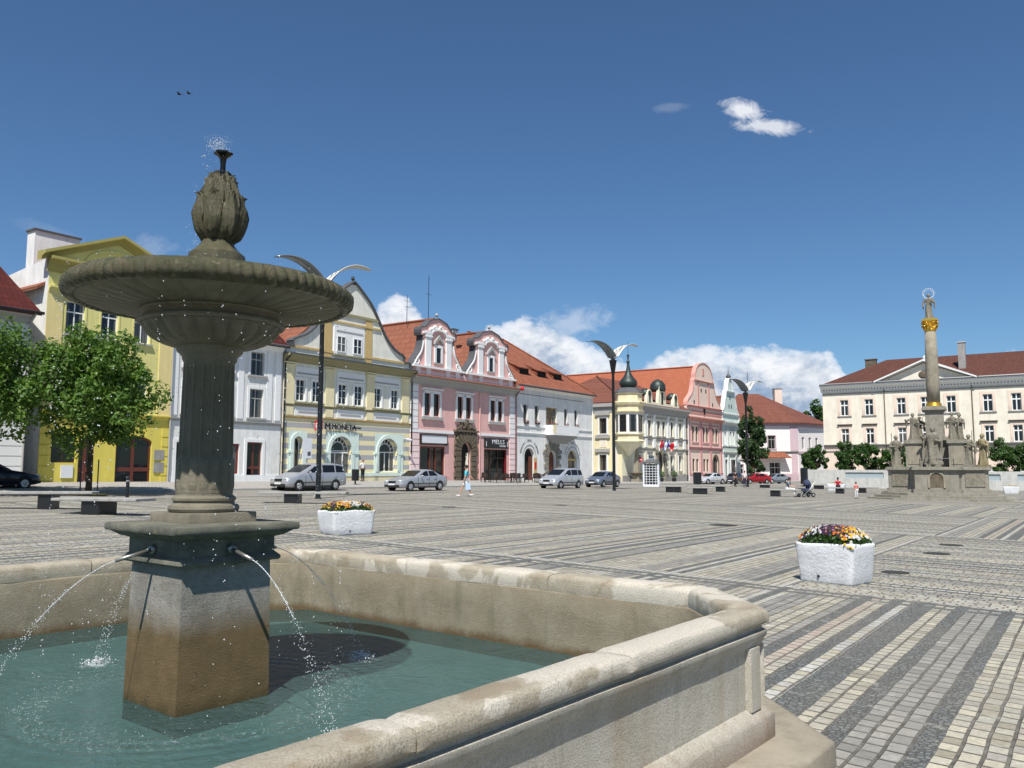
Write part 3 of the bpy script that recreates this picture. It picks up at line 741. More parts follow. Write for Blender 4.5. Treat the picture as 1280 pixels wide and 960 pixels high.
base=n.mix(n.ramp(n.noise(1.1,3,.5),[(.3,0),(.7,1)]),WATER_A,WATER_B)
base=n.mix(n.math('MULTIPLY',foam,.75),base,(.75,.8,.8,1))
h=n.math('ADD',n.math('MULTIPLY',wv1,1.2),n.math('ADD',n.math('MULTIPLY',wv2,.75),n.math('ADD',n.math('MULTIPLY',wv3,.22),n.math('MULTIPLY',rip,.16))))
n.b.inputs['IOR'].default_value=1.33
M['water']=n.done(base,.05,n.bump(h,.9,.05),0,.5)
ds=n.n('ShaderNodeBsdfTransparent'); ds.inputs[0].default_value=(.70,.90,.88,1); m1=n.n('ShaderNodeMixShader'); m1.inputs[0].default_value=.38
n.l(n.b.outputs[0],m1.inputs[1]); n.l(ds.outputs[0],m1.inputs[2]); n.l(m1.outputs[0],n.out.inputs['Surface'])
m=MB(); pl=offset(INN,.02); m.add([(p[0],p[1],.25) for p in pl],[list(range(8))])
wo=m.build('water',M['water']); wo.location=(FC[0],FC[1],0); wo.rotation_euler=(0,0,FR); struct(wo)
# ------------------------------------------------------------- building kit. Local frame: +x along the front, -y outwards, z up
def arc(xa,xb,za,zt,n=10,flat=1.):
    r=(xb-xa)/2; xm=(xa+xb)/2; h=r*flat
    return [(xm-r*cos(PI*k/n),zt-h+h*sin(PI*k/n)) for k in range(n+1)]
def wall(x0,x1,z0,z1,holes=(),y=0,dep=.2,m=None,thick=None):
    m=m or MB()
    X=sorted({x0,x1}|{h[0] for h in holes}|{h[1] for h in holes}); Z=sorted({z0,z1}|{h[2] for h in holes}|{h[3] for h in holes})
    X=[a for a in X if x0<=a<=x1]; Z=[a for a in Z if z0<=a<=z1]
    for a,b in zip(X,X[1:]):
        for c,d in zip(Z,Z[1:]):
            cx,cz=(a+b)/2,(c+d)/2
            if any(h[0]<cx<h[1] and h[2]<cz<h[3] for h in holes): continue
            m.add([(a,y,c),(b,y,c),(b,y,d),(a,y,d)],[(0,1,2,3)])
    for h in holes:
        xa,xb,za,zb=h[:4]; ar=len(h)>4 and h[4]
        if ar:
            P=arc(xa,xb,za,zb,12,ar); sp=P[0][1]; k=len(P)//2
            m.add([(xa,y,zb)]+[(p[0],y,p[1]) for p in P[:k+1]],[(0,i+1,i) if 0 else (0,i,i+1) for i in range(1,k+1)])
            m.add([(xb,y,zb)]+[(p[0],y,p[1]) for p in P[k:]],[(0,i,i+1) for i in range(1,len(P)-k)])
            ring=[(xa,za)]+P+[(xb,za)]
        else: ring=[(xa,za),(xa,zb),(xb,zb),(xb,za)]
        n=len(ring)
        m.add([(p[0],y,p[1]) for p in ring]+[(p[0],y+dep,p[1]) for p in ring],[(i,(i+1)%n,(i+1)%n+n,i+n) for i in range(n)])
    return m
def body(B,L,D,z0,zt,mat,name='side_wall',y0=.0):
    """the two ends and the back"""
    m=MB(); m.add([(0,y0,z0),(0,D,z0),(0,D,zt),(0,y0,zt),(L,y0,z0),(L,D,z0),(L,D,zt),(L,y0,zt)],[(0,3,2,1),(4,5,6,7),(1,2,6,5)])
    return m.build(name,mat,B)
_wc={}
def window(B,xa,xb,za,zb,y=.2,cols=2,rows=3,arch=0,fm='trimwhite',name='window',bar=.045,fr=.07,hm=None,gm='glass',trans=None):
    w=round(xb-xa,2);h=round(zb-za,2); key=(w,h,cols,rows,arch,fm,bar,fr,hm,gm,name,trans)
    if key not in _wc:
        m=MB()
        if arch:
            P=[(0-w/2,0)]+arc(-w/2,w/2,0,h,12,arch)+[(w/2,0)]; n=len(P); cx,cz=0,h/2
            Q=[(x*(1-2*fr/w),fr+(z)*(1-2*fr/h)) for x,z in P]
            v=[(p[0],-.05,p[1]) for p in P]+[(p[0],-.05,p[1]) for p in Q]+[(p[0],0,p[1]) for p in P]+[(p[0],0,p[1]) for p in Q]
            f=[(i,(i+1)%n,(i+1)%n+n,i+n) for i in range(n)]+[(i+n,(i+1)%n+n,(i+1)%n+3*n,i+3*n) for i in range(n)]
            m.add(v,f)
        else:
            m.box(-w/2,-w/2+fr,-.05,0,0,h);m.box(w/2-fr,w/2,-.05,0,0,h);m.box(-w/2+fr,w/2-fr,-.05,0,0,fr);m.box(-w/2+fr,w/2-fr,-.05,0,h-fr,h)
        sp=h-w/2*arch if arch else h
        for k in range(1,cols):
            x=-w/2+w*k/cols; bb=bar*(1.5 if (cols%2==0 and k==cols//2) else .7); m.box(x-bb/2,x+bb/2,-.045,-.004,fr,(sp if arch and cols>2 else h)-fr)
        if trans: 
            m.box(-w/2+fr,w/2-fr,-.047,-.003,h*trans-bar*.9,h*trans+bar*.9)
        for k in range(1,rows):
            z=sp*k/rows; m.box(-w/2+fr,w/2-fr,-.04,-.006,z-bar*.35,z+bar*.35)
        if arch and cols>2:
            r=w/2; m.box(-w/2+fr,w/2-fr,-.047,-.003,sp-.05,sp+.03)
            v=[];K=10
            for k in range(K+1):
                for rr in (r*.60,r*.66): v.append((-rr*cos(PI*k/K),-.04,sp+rr*arch*sin(PI*k/K)))
            m.add(v,[(2*k,2*k+1,2*k+3,2*k+2) for k in range(K)])
            for k in range(1,8):
                a=PI*k/8; c,s_=cos(a),sin(a); m.tube((-r*.63*c,-.03,sp+r*.63*s_*arch),(-r*.95*c,-.03,sp+r*.95*s_*arch),.03,.03,4)
        g=MB()
        if arch: P=[(-w/2,0)]+arc(-w/2,w/2,0,h,12,arch)+[(w/2,0)]; g.add([(p[0],-.015,p[1]) for p in P],[list(range(len(P)))])
        else: g.add([(-w/2,-.015,0),(w/2,-.015,0),(w/2,-.015,h),(-w/2,-.015,h)],[(0,1,2,3)])
        _wc[key]=(m.mesh(name,M[fm]),g.mesh('pane',M[gm]))
    o=link(name,_wc[key][0],B,((xa+xb)/2,y,za)); link('pane',_wc[key][1],o); return o
SPLIT={'pier','window_apron','rusticated_pier','quoin','attic_parapet','gable_opening','string_course','pilaster','plinth','pedestal_block','impost','plinth_base','wall_lamp_box','roof_vent'}
def bx(B,name,mat,*a):
    m=MB()
    if isinstance(a[0],(tuple,list)):
        if name in SPLIT:
            for b in a: o=MB().box(*b).build(name,M[mat],B)
            return o
        for b in a: m.box(*b)
    else: m.box(*a)
    return m.build(name,M[mat] if isinstance(mat,str) else mat,B)
def cornice(B,x0,x1,z,h=.5,out=.5,mat='trimwhite',name='cornice',ends=0):
    m=MB(); prof=[(0,0),(.15,0),(.18,.18),(.35,.30),(.45,.62),(.85,.72),(1,.80),(1,1),(0,1)]
    P=[(-o*out,z+q*h) for o,q in prof]; n=len(P)
    v=[(x0-ends,p[0],p[1]) for p in P]+[(x1+ends,p[0],p[1]) for p in P]
    m.add(v,[list(range(n)),list(range(2*n-1,n-1,-1))]+[(i,i+n,(i+1)%n+n,(i+1)%n) for i in range(n)])
    return m.build(name,M[mat],B)
def surround(w,xa,xb,za,zb,mat='trimwhite',t=.14,p=.05,y=0,sill=True,arch=0,head=None,headmat=None,sillmat=None):
    """flat architrave round an opening; becomes a sub-part of the window w (whose origin is at centre,y,za)"""
    W_=(xb-xa)/2; h=zb-za; yy=-(w.location.y-y); m=MB()
    if arch:
        P=[(-W_,0)]+arc(-W_,W_,0,h,12,arch)+[(W_,0)]; Q=[(-W_-t,0)]+arc(-W_-t,W_+t,0,h+t,12,(h+t-(h-W_*arch))/(W_+t))+[(W_+t,0)]
        n=len(P); v=[(a[0],yy-p,a[1]) for a in P]+[(a[0],yy-p,a[1]) for a in Q]+[(a[0],yy,a[1]) for a in Q]+[(a[0],yy,a[1]) for a in P]
        m.add(v,[(i,i+1,i+1+n,i+n) for i in range(n-1)]+[(i+n,i+1+n,i+1+2*n,i+2*n) for i in range(n-1)]+[(i,i+1,i+1+3*n,i+3*n) for i in range(n-1)])
    else:
        m.box(-W_-t,-W_,yy-p,yy,0,h);m.box(W_,W_+t,yy-p,yy,0,h);m.box(-W_-t,W_+t,yy-p,yy,h,h+t)
    m.build('surround',M[mat],w)
    if sill: MB().box(-W_-t-.06,W_+t+.06,yy-.14,yy,-.12,0).build('sill',M[sillmat or mat],w)
    if head: 
        mm=MB(); hw=W_+t+.16; z0=h+t+head
        mm.box(-hw+.08,hw-.08,yy-.12,yy,z0,z0+.1); mm.box(-hw,hw,yy-.26,yy,z0+.1,z0+.19); mm.build('hood',M[headmat or mat],w)
def gable(B,pts,y0,y1,mat,name='gable'):
    return MB().xz(pts,y0,y1).build(name,M[mat],B)
def coping_line(B,pts,y0,y1,t,mat,name='gable_coping'):
    """a band following the gable outline"""
    m=MB(); n=len(pts); v=[]
    for i,p in enumerate(pts):
        a=Vector(pts[max(0,i-1)]);b=Vector(pts[min(n-1,i+1)]); d=(b-a).normalized(); nn=Vector((-d.y,d.x))
        q=Vector(p)+nn*t
        v+=[(p[0],y0,p[1]),(q.x,y0,q.y),(q.x,y1,q.y),(p[0],y1,p[1])]
    f=[]
    for i in range(n-1):
        for k in range(4): f.append((i*4+k,i*4+(k+1)%4,(i+1)*4+(k+1)%4,(i+1)*4+k))
    f+=[(0,3,2,1),tuple((n-1)*4+k for k in range(4))]
    m.add(v,f); return m.build(name,M[mat],B)
def smooth(pts,n=4):
    """Catmull-Rom through points"""
    o=[];L=len(pts)
    for i in range(L-1):
        p=[Vector(pts[max(0,min(L-1,i+d))]) for d in (-1,0,1,2)]
        for k in range(n):
            t=k/n; o.append(tuple(.5*((2*p[1])+(p[2]-p[0])*t+(2*p[0]-5*p[1]+4*p[2]-p[3])*t*t+(3*p[1]-p[0]-3*p[2]+p[3])*t**3)))
    return o+[tuple(pts[-1])]
def slab(B,name,mat,quads,th=.18):
    m=MB()
    for q in quads:
        n=len(q); v=[tuple(p) for p in q]+[(p[0],p[1],p[2]-th) for p in q]
        m.add(v,[list(range(n)),list(range(2*n-1,n-1,-1))]+[(i,i+n,(i+1)%n+n,(i+1)%n) for i in range(n)])
    return m.build(name,M[mat] if isinstance(mat,str) else mat,B)
def roofX(B,L,D,ze,h,mat,ov=.5,hipL=0,hipR=0,x0=0,oe=.25):
    """ridge parallel to the front"""
    a,b=x0-oe,x0+L+oe; yr=D/2; k=h/(D/2+ov); zb=ze
    q=[[(a,-ov,zb),(b,-ov,zb),(b-hipR,yr,zb+h),(a+hipL,yr,zb+h)],[(b,D+ov,zb),(a,D+ov,zb),(a+hipL,yr,zb+h),(b-hipR,yr,zb+h)]]
    if hipL: q.append([(a,D+ov,zb),(a,-ov,zb),(a+hipL,yr,zb+h)])
    if hipR: q.append([(b,-ov,zb),(b,D+ov,zb),(b-hipR,yr,zb+h)])
    o=slab(B,'roof',mat,q)
    m=MB()
    if not hipL: m.add([(x0,0,ze-.1),(x0,D,ze-.1),(x0,yr,ze+h-.35)],[(0,1,2)])
    if not hipR: m.add([(x0+L,0,ze-.1),(x0+L,D,ze-.1),(x0+L,yr,ze+h-.35)],[(0,1,2)])
    return o,m
def roofY(B,x0,x1,D,ze,zr,mat,y0=.3,xr=None,ov=.15):
    """ridge running back from the front gable"""
    xr=(x0+x1)/2 if xr is None else xr
    return slab(B,'roof',mat,[[(x0-ov,y0,ze),(xr,y0,zr),(xr,D,zr),(x0-ov,D,ze)],[(xr,y0,zr),(x1+ov,y0,ze),(x1+ov,D,ze),(xr,D,zr)]])
def ridge(B,p,q,mat='roof_orange',r=.13): return MB().tube(p,q,r,r,8).build('ridge_tiles',M[mat],B)
def gutter(B,x0,x1,z,y=-.6,mat='slate'):
    return MB().tube((x0,y,z),(x1,y,z),.09,.09,8).build('gutter',M[mat],B)
def pipe(B,x,z0,z1,y=-.12,mat='slate',top=None):
    pts=[(x,y,z0),(x,y,z1)]
    if top: pts.append(top)
    return MB().path(pts,.06,8).build('downpipe',M[mat],B)
def chimney(B,x,y,z0,z1,w=.9,d=.6,mat='white',cap='slate'):
    c=MB().box(x-w/2,x+w/2,y-d/2,y+d/2,z0,z1).build('chimney',M[mat],B)
    MB().box(x-w/2-.1,x+w/2+.1,y-d/2-.1,y+d/2+.1,z1,z1+.12).build('chimney_cap',M[cap],c); return c
def antenna(B,x,y,z0,h,bars=4,loc='antenna'):
    m=MB().tube((x,y,z0),(x,y,z0+h),.035,.03,6)
    for k in range(bars):
        z=z0+h*(.6+.4*k/max(1,bars)); m.tube((x-.45+.06*k,y,z),(x+.45-.06*k,y,z),.018,.018,4)
    return m.build('antenna',M['pole'],B)
def text(B,s,x,z,size,mat,y=-.1,ext=.01,arc_r=None,name='lettering',align='CENTER',sx=1):
    cu=bpy.data.curves.new(name,'FONT'); cu.body=s; cu.size=size; cu.align_x=align; cu.align_y='CENTER'; cu.extrude=ext; cu.materials.append(M[mat]); cu.resolution_u=2
    o=bpy.data.objects.new(name,cu); COL.objects.link(o); o.parent=B; o.location=(x,y,z); o.rotation_euler=(PI/2,0,0); o.scale=(sx,1,1)
    dg=bpy.context.evaluated_depsgraph_get(); me=bpy.data.meshes.new_from_object(o.evaluated_get(dg)); me.name=name
    k=bpy.data.objects.new(name,me); COL.objects.link(k); k.parent=B; k.location=o.location; k.rotation_euler=o.rotation_euler; k.scale=o.scale
    if not me.materials: me.materials.append(M[mat])
    bpy.data.objects.remove(o); bpy.data.curves.remove(cu); return k
def arctext(B,s,xc,zc,r,size,mat,a0,a1,y=-.02):
    objs=[];m=MB()
    for i,ch in enumerate(s):
        if ch==' ': continue
        a=a0+(a1-a0)*i/max(1,len(s)-1); o=text(B,ch,xc-r*cos(a),zc+r*sin(a),size,mat,y,.006,name='letter'); o.rotation_euler=(PI/2,0,0); 
        o.rotation_euler=(Matrix.Rotation(-(a-PI/2)*-1*-1,3,'Y')@Matrix.Rotation(PI/2,3,'X')).to_euler()
        objs.append(o)
    # merge the letters into one mesh
    big=MB()
    for o in objs:
        L_=Matrix.Translation(o.location)@o.rotation_euler.to_matrix().to_4x4()
        big.add([L_@v.co for v in o.data.vertices],[list(p.vertices) for p in o.data.polygons])
        bpy.data.objects.remove(o)
    return big.build('lettering',M[mat],B)
def house(name,label,t0,w=0): 
    x,y=world(t0,w); return thing(name,label,'house',(x,y,0),TH_A)
# ======= leftmost house: dark red glazed roof
B=house('white_house','white house with dark red glazed roof at the far left edge',-33.15,1.0); L=14.3; D=12
holes=[(10.2,11.9,.3,3.6),(6.6,8.2,5.6,7.6),(10.6,12.2,5.6,7.6),(2.6,4.2,5.6,7.6)]
wall(0,L,-1,10.2,holes).build('front_wall',M['white'],B); body(B,L,D,-1,10.2,M['white'])
for h in holes[1:]: w_=window(B,*h,fm='trimwhite'); surround(w_,*h,mat='greytrim')
bx(B,'door','winered',10.2,11.9,.12,.18,.3,3.6)
m=MB()
for k in range(8): m.box(12.5,14.2,-.06,0,.6+k*.55,1.1+k*.55)
m.build('quoin_pilaster',M['trimwhite'],B)
cornice(B,0,L,9.6,.6,.5,'greytrim'); r,g_=roofX(B,L,D,10.25,4.1,'roof_red',.6); g_.build('gable_wall',M['white'],B); gutter(B,-.3,L+.3,10.2,-.72,'black'); pipe(B,14.2,.3,9.7,-.12,'greytrim',(14.2,-.7,10.15))
# ======= yellow house with pediment
T0=-17.6; B=house('yellow_house','yellow three-storey house with a low triangular pediment and red-brown doors',T0); L=8.15; D=20
q=lambda t:t-T0
holes=[(q(-16.5),q(-15.35),9.5,11.5),(q(-14.35),q(-13.25),9.5,11.5),(q(-12.2),q(-11.1),9.5,11.5),(q(-16.5),q(-15.35),5.8,7.9),(q(-14.35),q(-13.25),5.8,7.9),(q(-12.2),q(-11.1),5.8,7.9)]
gh_=[(q(-16.9),q(-15.45),1.9,3.6),(q(-15.3),q(-14.4),.6,3.5),(q(-13.0),q(-10.6),.6,3.6,.35)]
wall(0,L,4.75,13.1,holes).build('upper_wall',M['yellow'],B); wall(0,L,-1,4.75,gh_).build('ground_floor_wall',M['bright'],B)
MB().add([(0,0,-1),(0,D,-1),(0,D,12.1),(0,.0,13.9)],[(0,3,2,1)]).add([(L,0,-1),(L,D,-1),(L,D,13),(L,0,13)],[(0,1,2,3)]).build('side_wall',M['white'],B)
for h in holes: w_=window(B,*h,cols=2,rows=1,trans=.68); surround(w_,*h,mat='yellow',t=.1,p=.03,sillmat='greytrim')
window(B,*gh_[0],cols=2,rows=1,fm='wood_dk',gm='shopglass',name='shop_window'); 
for h in gh_[1:]:
    window(B,h[0],h[1],.6,h[3],cols=2,rows=1,fm='wood_red',gm='shopglass',fr=.14,bar=.14,arch=h[4] if len(h)>4 else 0,name='door',trans=.3)
bx(B,'pilaster','peachy',(-.03,.9,-.06,.0,4.9,11.9));bx(B,'pilaster','peachy',(L-.95,L+.02,-.06,0,4.9,13.05))
cornice(B,0,.95,11.75,.45,.3,'yellow','pilaster_capital'); cornice(B,0,L,4.65,.3,.22,'bright','string_course')
cornice(B,-.15,L+.15,13.05,.85,.62,'olivey'); 
P=[(-.1,13.9),(L+.1,13.9),(4.15,15.55)]; gable(B,P,.0,.35,'yellow','pediment')
m=MB()
for a,b in (((-.55,13.85),(4.15,15.75)),((4.15,15.75),(8.75,13.85))):
    a=Vector((a[0],0,a[1]));b=Vector((b[0],0,b[1])); up=Vector((0,0,.34))
    v=[];
    for p in (a,b): v+=[p+Vector((0,-.62,.12)),p+Vector((0,-.62,.3)),p+Vector((0,.35,.36)),p+Vector((0,.35,-.2)),p+Vector((0,-.15,-.22)),p+Vector((0,-.2,-.02))]
    m.add(v,[(i,(i+1)%6,(i+1)%6+6,i+6) for i in range(6)]+[tuple(range(5,-1,-1)),tuple(range(6,12))])
m.build('raking_cornice',M['olivey'],B)
A=arc(2.2,6.1,13.9,14.9,14,.5); coping_line(B,A,-.08,.0,.16,'yellow','blind_arch')
roofY(B,-.2,L+.1,D,12.15,15.5,'roof_orange_y',.36,4.15,.25)
chimney(B,3.2,6.3,12.2,16.9,2.9,1.0,'white','slate')
bx(B,'notice_board','signwhite',(q(-16.3),q(-15.6),-.07,-.01,1.0,1.75));bx(B,'notice_board','slab',(q(-10.45),q(-9.75),-.07,-.01,1.3,1.95));bx(B,'notice_board','slab',(q(-10.45),q(-9.75),-.07,-.01,2.1,2.75))
bx(B,'rusticated_pier','bright',*[(0.0,.62,-.05,0,.5+k*.62,1.05+k*.62) for k in range(6)]);bx(B,'rusticated_pier','bright',*[(L-.5,L-.02,-.05,0,.5+k*.62,1.05+k*.62) for k in range(6)])
pipe(B,L-.02,.5,13.1,-.13,'greytrim')
# ======= narrow white house behind the fountain column
T0=-9.42; B=house('white_house','narrow white house with red-framed shop window, behind the fountain column',T0); L=9.1; D=13
holes=[]
for c in (-7.9,-5.3,-2.6): holes+=[(q(c)-.6,q(c)+.6,8.3,10.0),(q(c)-.6,q(c)+.6,5.2,7.3)]
gs=[(q(-6.3),q(-3.9),1.2,3.3),(q(-3.3),q(-1.95),.6,3.45),(q(-8.9),q(-7.4),.6,3.3)]
wall(0,L,-1,10.7,holes+gs).build('front_wall',M['white'],B); body(B,L,D,-1,10.7,M['white'])
for h in holes: w_=window(B,*h,cols=2,rows=1,fm='greytrim',trans=.68); surround(w_,*h,mat='trimwhite',t=.2,p=.04,sillmat='greytrim')
window(B,*gs[0],cols=1,rows=1,fm='winered',fr=.14,name='shop_window')
for h in gs[1:]:
    w_=window(B,*h,cols=2,rows=1,fm='wood_red',gm='shopglass',fr=.12,bar=.1,name='door',trans=.36); surround(w_,*h,mat='trimwhite',t=.22,p=.06,sill=False)
cornice(B,0,L,4.68,.24,.16,'greytrim','string_course'); cornice(B,0,L,10.2,.5,.5,'trimwhite')
for x in (q(-9.2),q(-6.6),q(-4.0),q(-1.5),q(-.7)): bx(B,'pilaster','trimwhite',x-.25,x+.25,-.05,0,5.1,10.2)
bx(B,'plinth','trimwhite',0,L,-.05,0,-1,1.1)
r,g_=roofX(B,L,D,10.7,5.2,'roof_red',.5); g_.build('gable_wall',M['white'],B); ridge(B,(0,D/2,15.9),(L,D/2,15.9),'roof_red')
m=MB(); m.add([(8.1,1.0,11.9),(8.75,1.0,11.9),(8.75,1.9,12.6),(8.1,1.9,12.6)],[(0,1,2,3)]); m.build('skylight',M['slate'],B)
gutter(B,0,L,10.65,-.6,'slate')
# ======= bank house: striped ground floor and baroque gable
T0=-.15; B=house('bank_house','cream gabled house with ochre pilasters above a grey and yellow striped bank front',T0); L=14.2; D=16
wins=[(.99,1.92),(2.62,3.5),(5.35,6.3),(7.13,8.08),(9.35,10.3),(11.5,12.42)]
holes=[(q(a),q(b),6.72,8.38) for a,b in wins]
wall(0,L,5.4,10.2,holes).build('upper_wall',M['palewall'],B)
gs=[(q(.88),q(1.8),.7,4.0,1.),(q(4.62),q(6.93),1.1,4.15,1.),(q(10.05),q(12.41),1.3,4.15,1.)]
wall(0,L,-1,5.4,gs,dep=.45).build('ground_floor_wall',M['stripes'],B); body(B,L,D,-1,10.2,M['cream'])
for h in holes: w_=window(B,*h,cols=2,rows=3,y=.12); surround(w_,*h,mat='trimwhite',t=.16,p=.06,sill=False)
for a,b in ((.8,3.8),(5.1,8.35),(9.1,12.65)):
    bx(B,'sill','olive',q(a),q(b),-.2,0,6.52,6.64); bx(B,'window_panel','trimwhite',q(a)+.1,q(b)-.1,-.05,0,8.66,9.35); bx(B,'panel_moulding','greytrim',q(a)+.25,q(b)-.25,-.08,-.05,8.78,8.9)
    bx(B,'apron_panel','trimwhite',q(a)+.15,q(b)-.15,-.04,0,5.62,6.3); bx(B,'panel_moulding','greytrim',q(a)+.5,q(b)-.5,-.07,-.04,5.86,5.96)
for a in (.35,4.38,8.95,13.3):
    p_=bx(B,'pilaster','paleyellow',q(a)-.45,q(a)+.45,-.12,0,6.45,9.35); bx(p_,'capital','paleyellow',(q(a)-.52,q(a)+.52,-.17,0,9.35,9.45),(q(a)-.58,q(a)+.58,-.2,0,9.52,9.62)); bx(B,'pilaster_base','paleyellow',q(a)-.42,q(a)+.42,-.08,0,5.62,6.28)
cornice(B,0,L,6.3,.16,.14,'olive','string_course'); cornice(B,0,L,5.38,.16,.12,'ochre','string_course')
cornice(B,-.1,L+.05,9.62,.58,.75,'olive'); MB().box(-.1,L+.05,-.8,0,10.2,10.27).build('flashing',M['slate'],B)
cg=6.95
half=smooth([(0,16.95),(.5,16.6),(1.2,16.05),(2.1,15.25),(3.0,14.0),(3.75,12.9),(4.8,11.95),(6.1,11.38),(6.2,11.3)],4)+[(6.2,10.85),(7.0,10.85),(7.0,10.27)]
out=[(cg-x,z) for x,z in half[::-1]]+[(cg+x,z) for x,z in half[1:]]
gable(B,out,.0,.45,'palewall'); coping_line(B,out,-.18,.6,.14,'slate')
bx(B,'pilaster','ochre',q(3.74),q(4.5),-.06,0,10.3,13.3);bx(B,'pilaster','ochre',q(8.28),q(9.04),-.06,0,10.3,14.0)
bx(B,'gable_band','ochre',.4,13.6,-.09,0,10.76,10.94); bx(B,'gable_band','ochre',3.2,10.2,-.11,0,13.32,13.46); bx(B,'gable_band','olive',3.6,9.9,-.11,0,14.0,14.22)
m=MB().box(q(4.7),q(8.1),-.10,0,10.7,13.1); m.build('window_surround',M['trimwhite'],B); bx(B,'panel_moulding','greytrim',q(4.95),q(7.9),-.13,-.1,12.62,12.72); bx(B,'sill','olive',q(4.65),q(8.15),-.26,0,10.62,10.74)
for a,b in ((4.98,5.94),(6.78,7.76)): window(B,q(a),q(b),10.95,12.25,y=-.11,cols=2,rows=2,bar=.06)
m=MB().lathe([(.22,16.75),(.28,16.85),(.12,16.95),(.08,17.1),(.16,17.25),(.13,17.4),(.02,17.5)],12,6.95,.1); m.build('finial',M['copper'],B)
roofY(B,0,L,D,10.4,16.2,'roof_orange_y',.46,6.95); pipe(B,0,.6,9.6,-.14,'black',(0,-.75,10.1)); pipe(B,L+.02,2.9,9.6,-.14,'black',(L+.02,-.75,10.1))
for h,(xa,xb,zt) in zip(gs,((.42,2.25,4.45),(4.15,7.74,4.5),(9.58,13.15,4.55))):
    w_=window(B,*h[:4],arch=1.,y=.42,cols=4 if h[1]-h[0]>1.5 else 2,rows=1,bar=.07); surround(w_,*h[:4],mat='mint',t=.3,p=.12,arch=1.,sill=False)
    bx(B,'pier','mint',(q(xa),h[0],-.06,0,-.2,2.75),(h[1],q(xb),-.06,0,-.2,2.75)); bx(B,'impost','mint',(q(xa)-.05,h[0],-.14,0,2.75,2.92),(h[1],q(xb)+.05,-.14,0,2.75,2.92)); 
    wall(q(xa),q(xb),2.92,zt,[(h[0],h[1],2.92,h[3],1.)],y=-.05,dep=.05).build('spandrel',M['mint'],B)
bx(B,'plinth','mint',(h[0]-5,L,-.1,0,.95,1.22),(q(2.3),q(4.1),-.1,0,.95,1.22)); bx(B,'plinth_base','butter',0,L,-.06,0,-1,.95)
bx(B,'entrance_doors','glass',q(4.7),q(6.85),.3,.36,.5,2.9); bx(B,'sliding_door_frame','trimwhite',(q(5.35),q(5.42),.24,.3,.5,2.9),(q(6.2),q(6.27),.24,.3,.5,2.9),(q(4.7),q(6.85),.24,.3,2.8,2.9))
text(B,'MONETA',q(5.95),4.86,.62,'black',-.16,.04,sx=1.05); text(B,'MONEY BANK',q(7.35),4.86,.2,'black',-.16,.03,sx=.8)
text(B,'M',q(4.18),4.86,.72,'black',-.16,.05,name='bank_emblem',sx=1.15)
s_=bx(B,'projecting_sign','red',q(2.6),q(2.72),-1.2,-.45,4.5,5.25)
bx(B,'sign_bracket','black',q(2.64),q(2.68),-.45,0,5.1,5.16)
m=MB()
for a in (0,1): m.add([(q(2.59),-1.0+a*.35,4.72),(q(2.59),-.92+a*.35,4.72),(q(2.59),-.65-a*.35,5.05),(q(2.59),-.73-a*.35,5.05)],[(0,1,2,3)])
m.box(q(2.585),q(2.595),-1.08,-1.0,4.7,5.08);m.box(q(2.585),q(2.595),-.66,-.58,4.7,5.08); m.build('sign_emblem',M['signwhite'],s_)
text(B,'MONETA',q(2.58),4.6,.1,'signwhite',-.8,.004).rotation_euler=(PI/2,0,-PI/2)
MB().tube((q(13.0),-.5,4.15),(q(13.4),-.75,4.05),.09,.09,8).tube((q(13.15),0,4.2),(q(13.15),-.55,4.15),.03,.03,6).build('security_camera',M['signwhite'],B)
antenna(B,9.2,5.0,15.5,2.6,5)
# ======= pink house with two gables
T0=14.05; B=house('pink_house','pink house with twin scrolled baroque gables and a dark rusticated stone doorway',T0); L=16.3; D=14
wn=[(15.88,16.74),(17.17,18.05),(20.69,21.54),(22.0,22.85),(26.02,26.87),(27.3,28.1)]
holes=[(q(a),q(b),6.4,8.45) for a,b in wn]
gs=[(q(15.4),q(18.9),.3,3.6),(q(21.15),q(22.8),.3,4.1,1.),(q(25.0),q(28.85),.3,3.5)]
wall(0,L,-1,9.95,holes+gs,dep=.3).build('front_wall',M['pink'],B); body(B,L,D,-1,9.95,M['pinklight'])
for i,h in enumerate(holes): window(B,*h,y=.2,cols=1,rows=1,fm='wood_dk',fr=.05)
for i in (0,2,4):
    a,b=q(wn[i][0]),q(wn[i+1][1]); m=MB(); m.box(a-.25,a,-.06,0,6.3,8.65).box(b,b+.25,-.06,0,6.3,8.65).box(q(wn[i][1]),q(wn[i+1][0]),-.06,0,6.3,8.65).box(a-.25,b+.25,-.06,0,8.45,8.7); m.build('window_surround',M['trimwhite'],B)
    bx(B,'window_hood','trimwhite',a-.4,b+.4,-.22,0,8.78,8.92); bx(B,'sill','greytrim',a-.4,b+.4,-.2,0,6.02,6.3)
bx(B,'string_course','trimwhite',(0,q(20.1),-.1,0,4.82,5.08),(q(24.0),L,-.1,0,4.82,5.08))
for x in (0,L-.95):
    for k in range(8): bx(B,'quoin','trimwhite',x+(.0 if k%2 else .0),x+.95,-.07,0,5.15+k*.56,5.65+k*.56)
    for k in range(8): bx(B,'quoin','pinklight',x-.0,x+1.15 if x==0 else x+.95,-.09,0,.3+k*.56,.8+k*.56)
cornice(B,-.05,L+.1,9.15,.75,.75,'greytrim'); slab(B,'eave_tiles','roof_orange',[[(-.1,-.85,9.9),(L+.15,-.85,9.9),(L+.15,-.05,10.12),(-.1,-.05,10.12)]],.06)
bx(B,'parapet','pinklight',0,L,0,.4,9.95,10.55); 
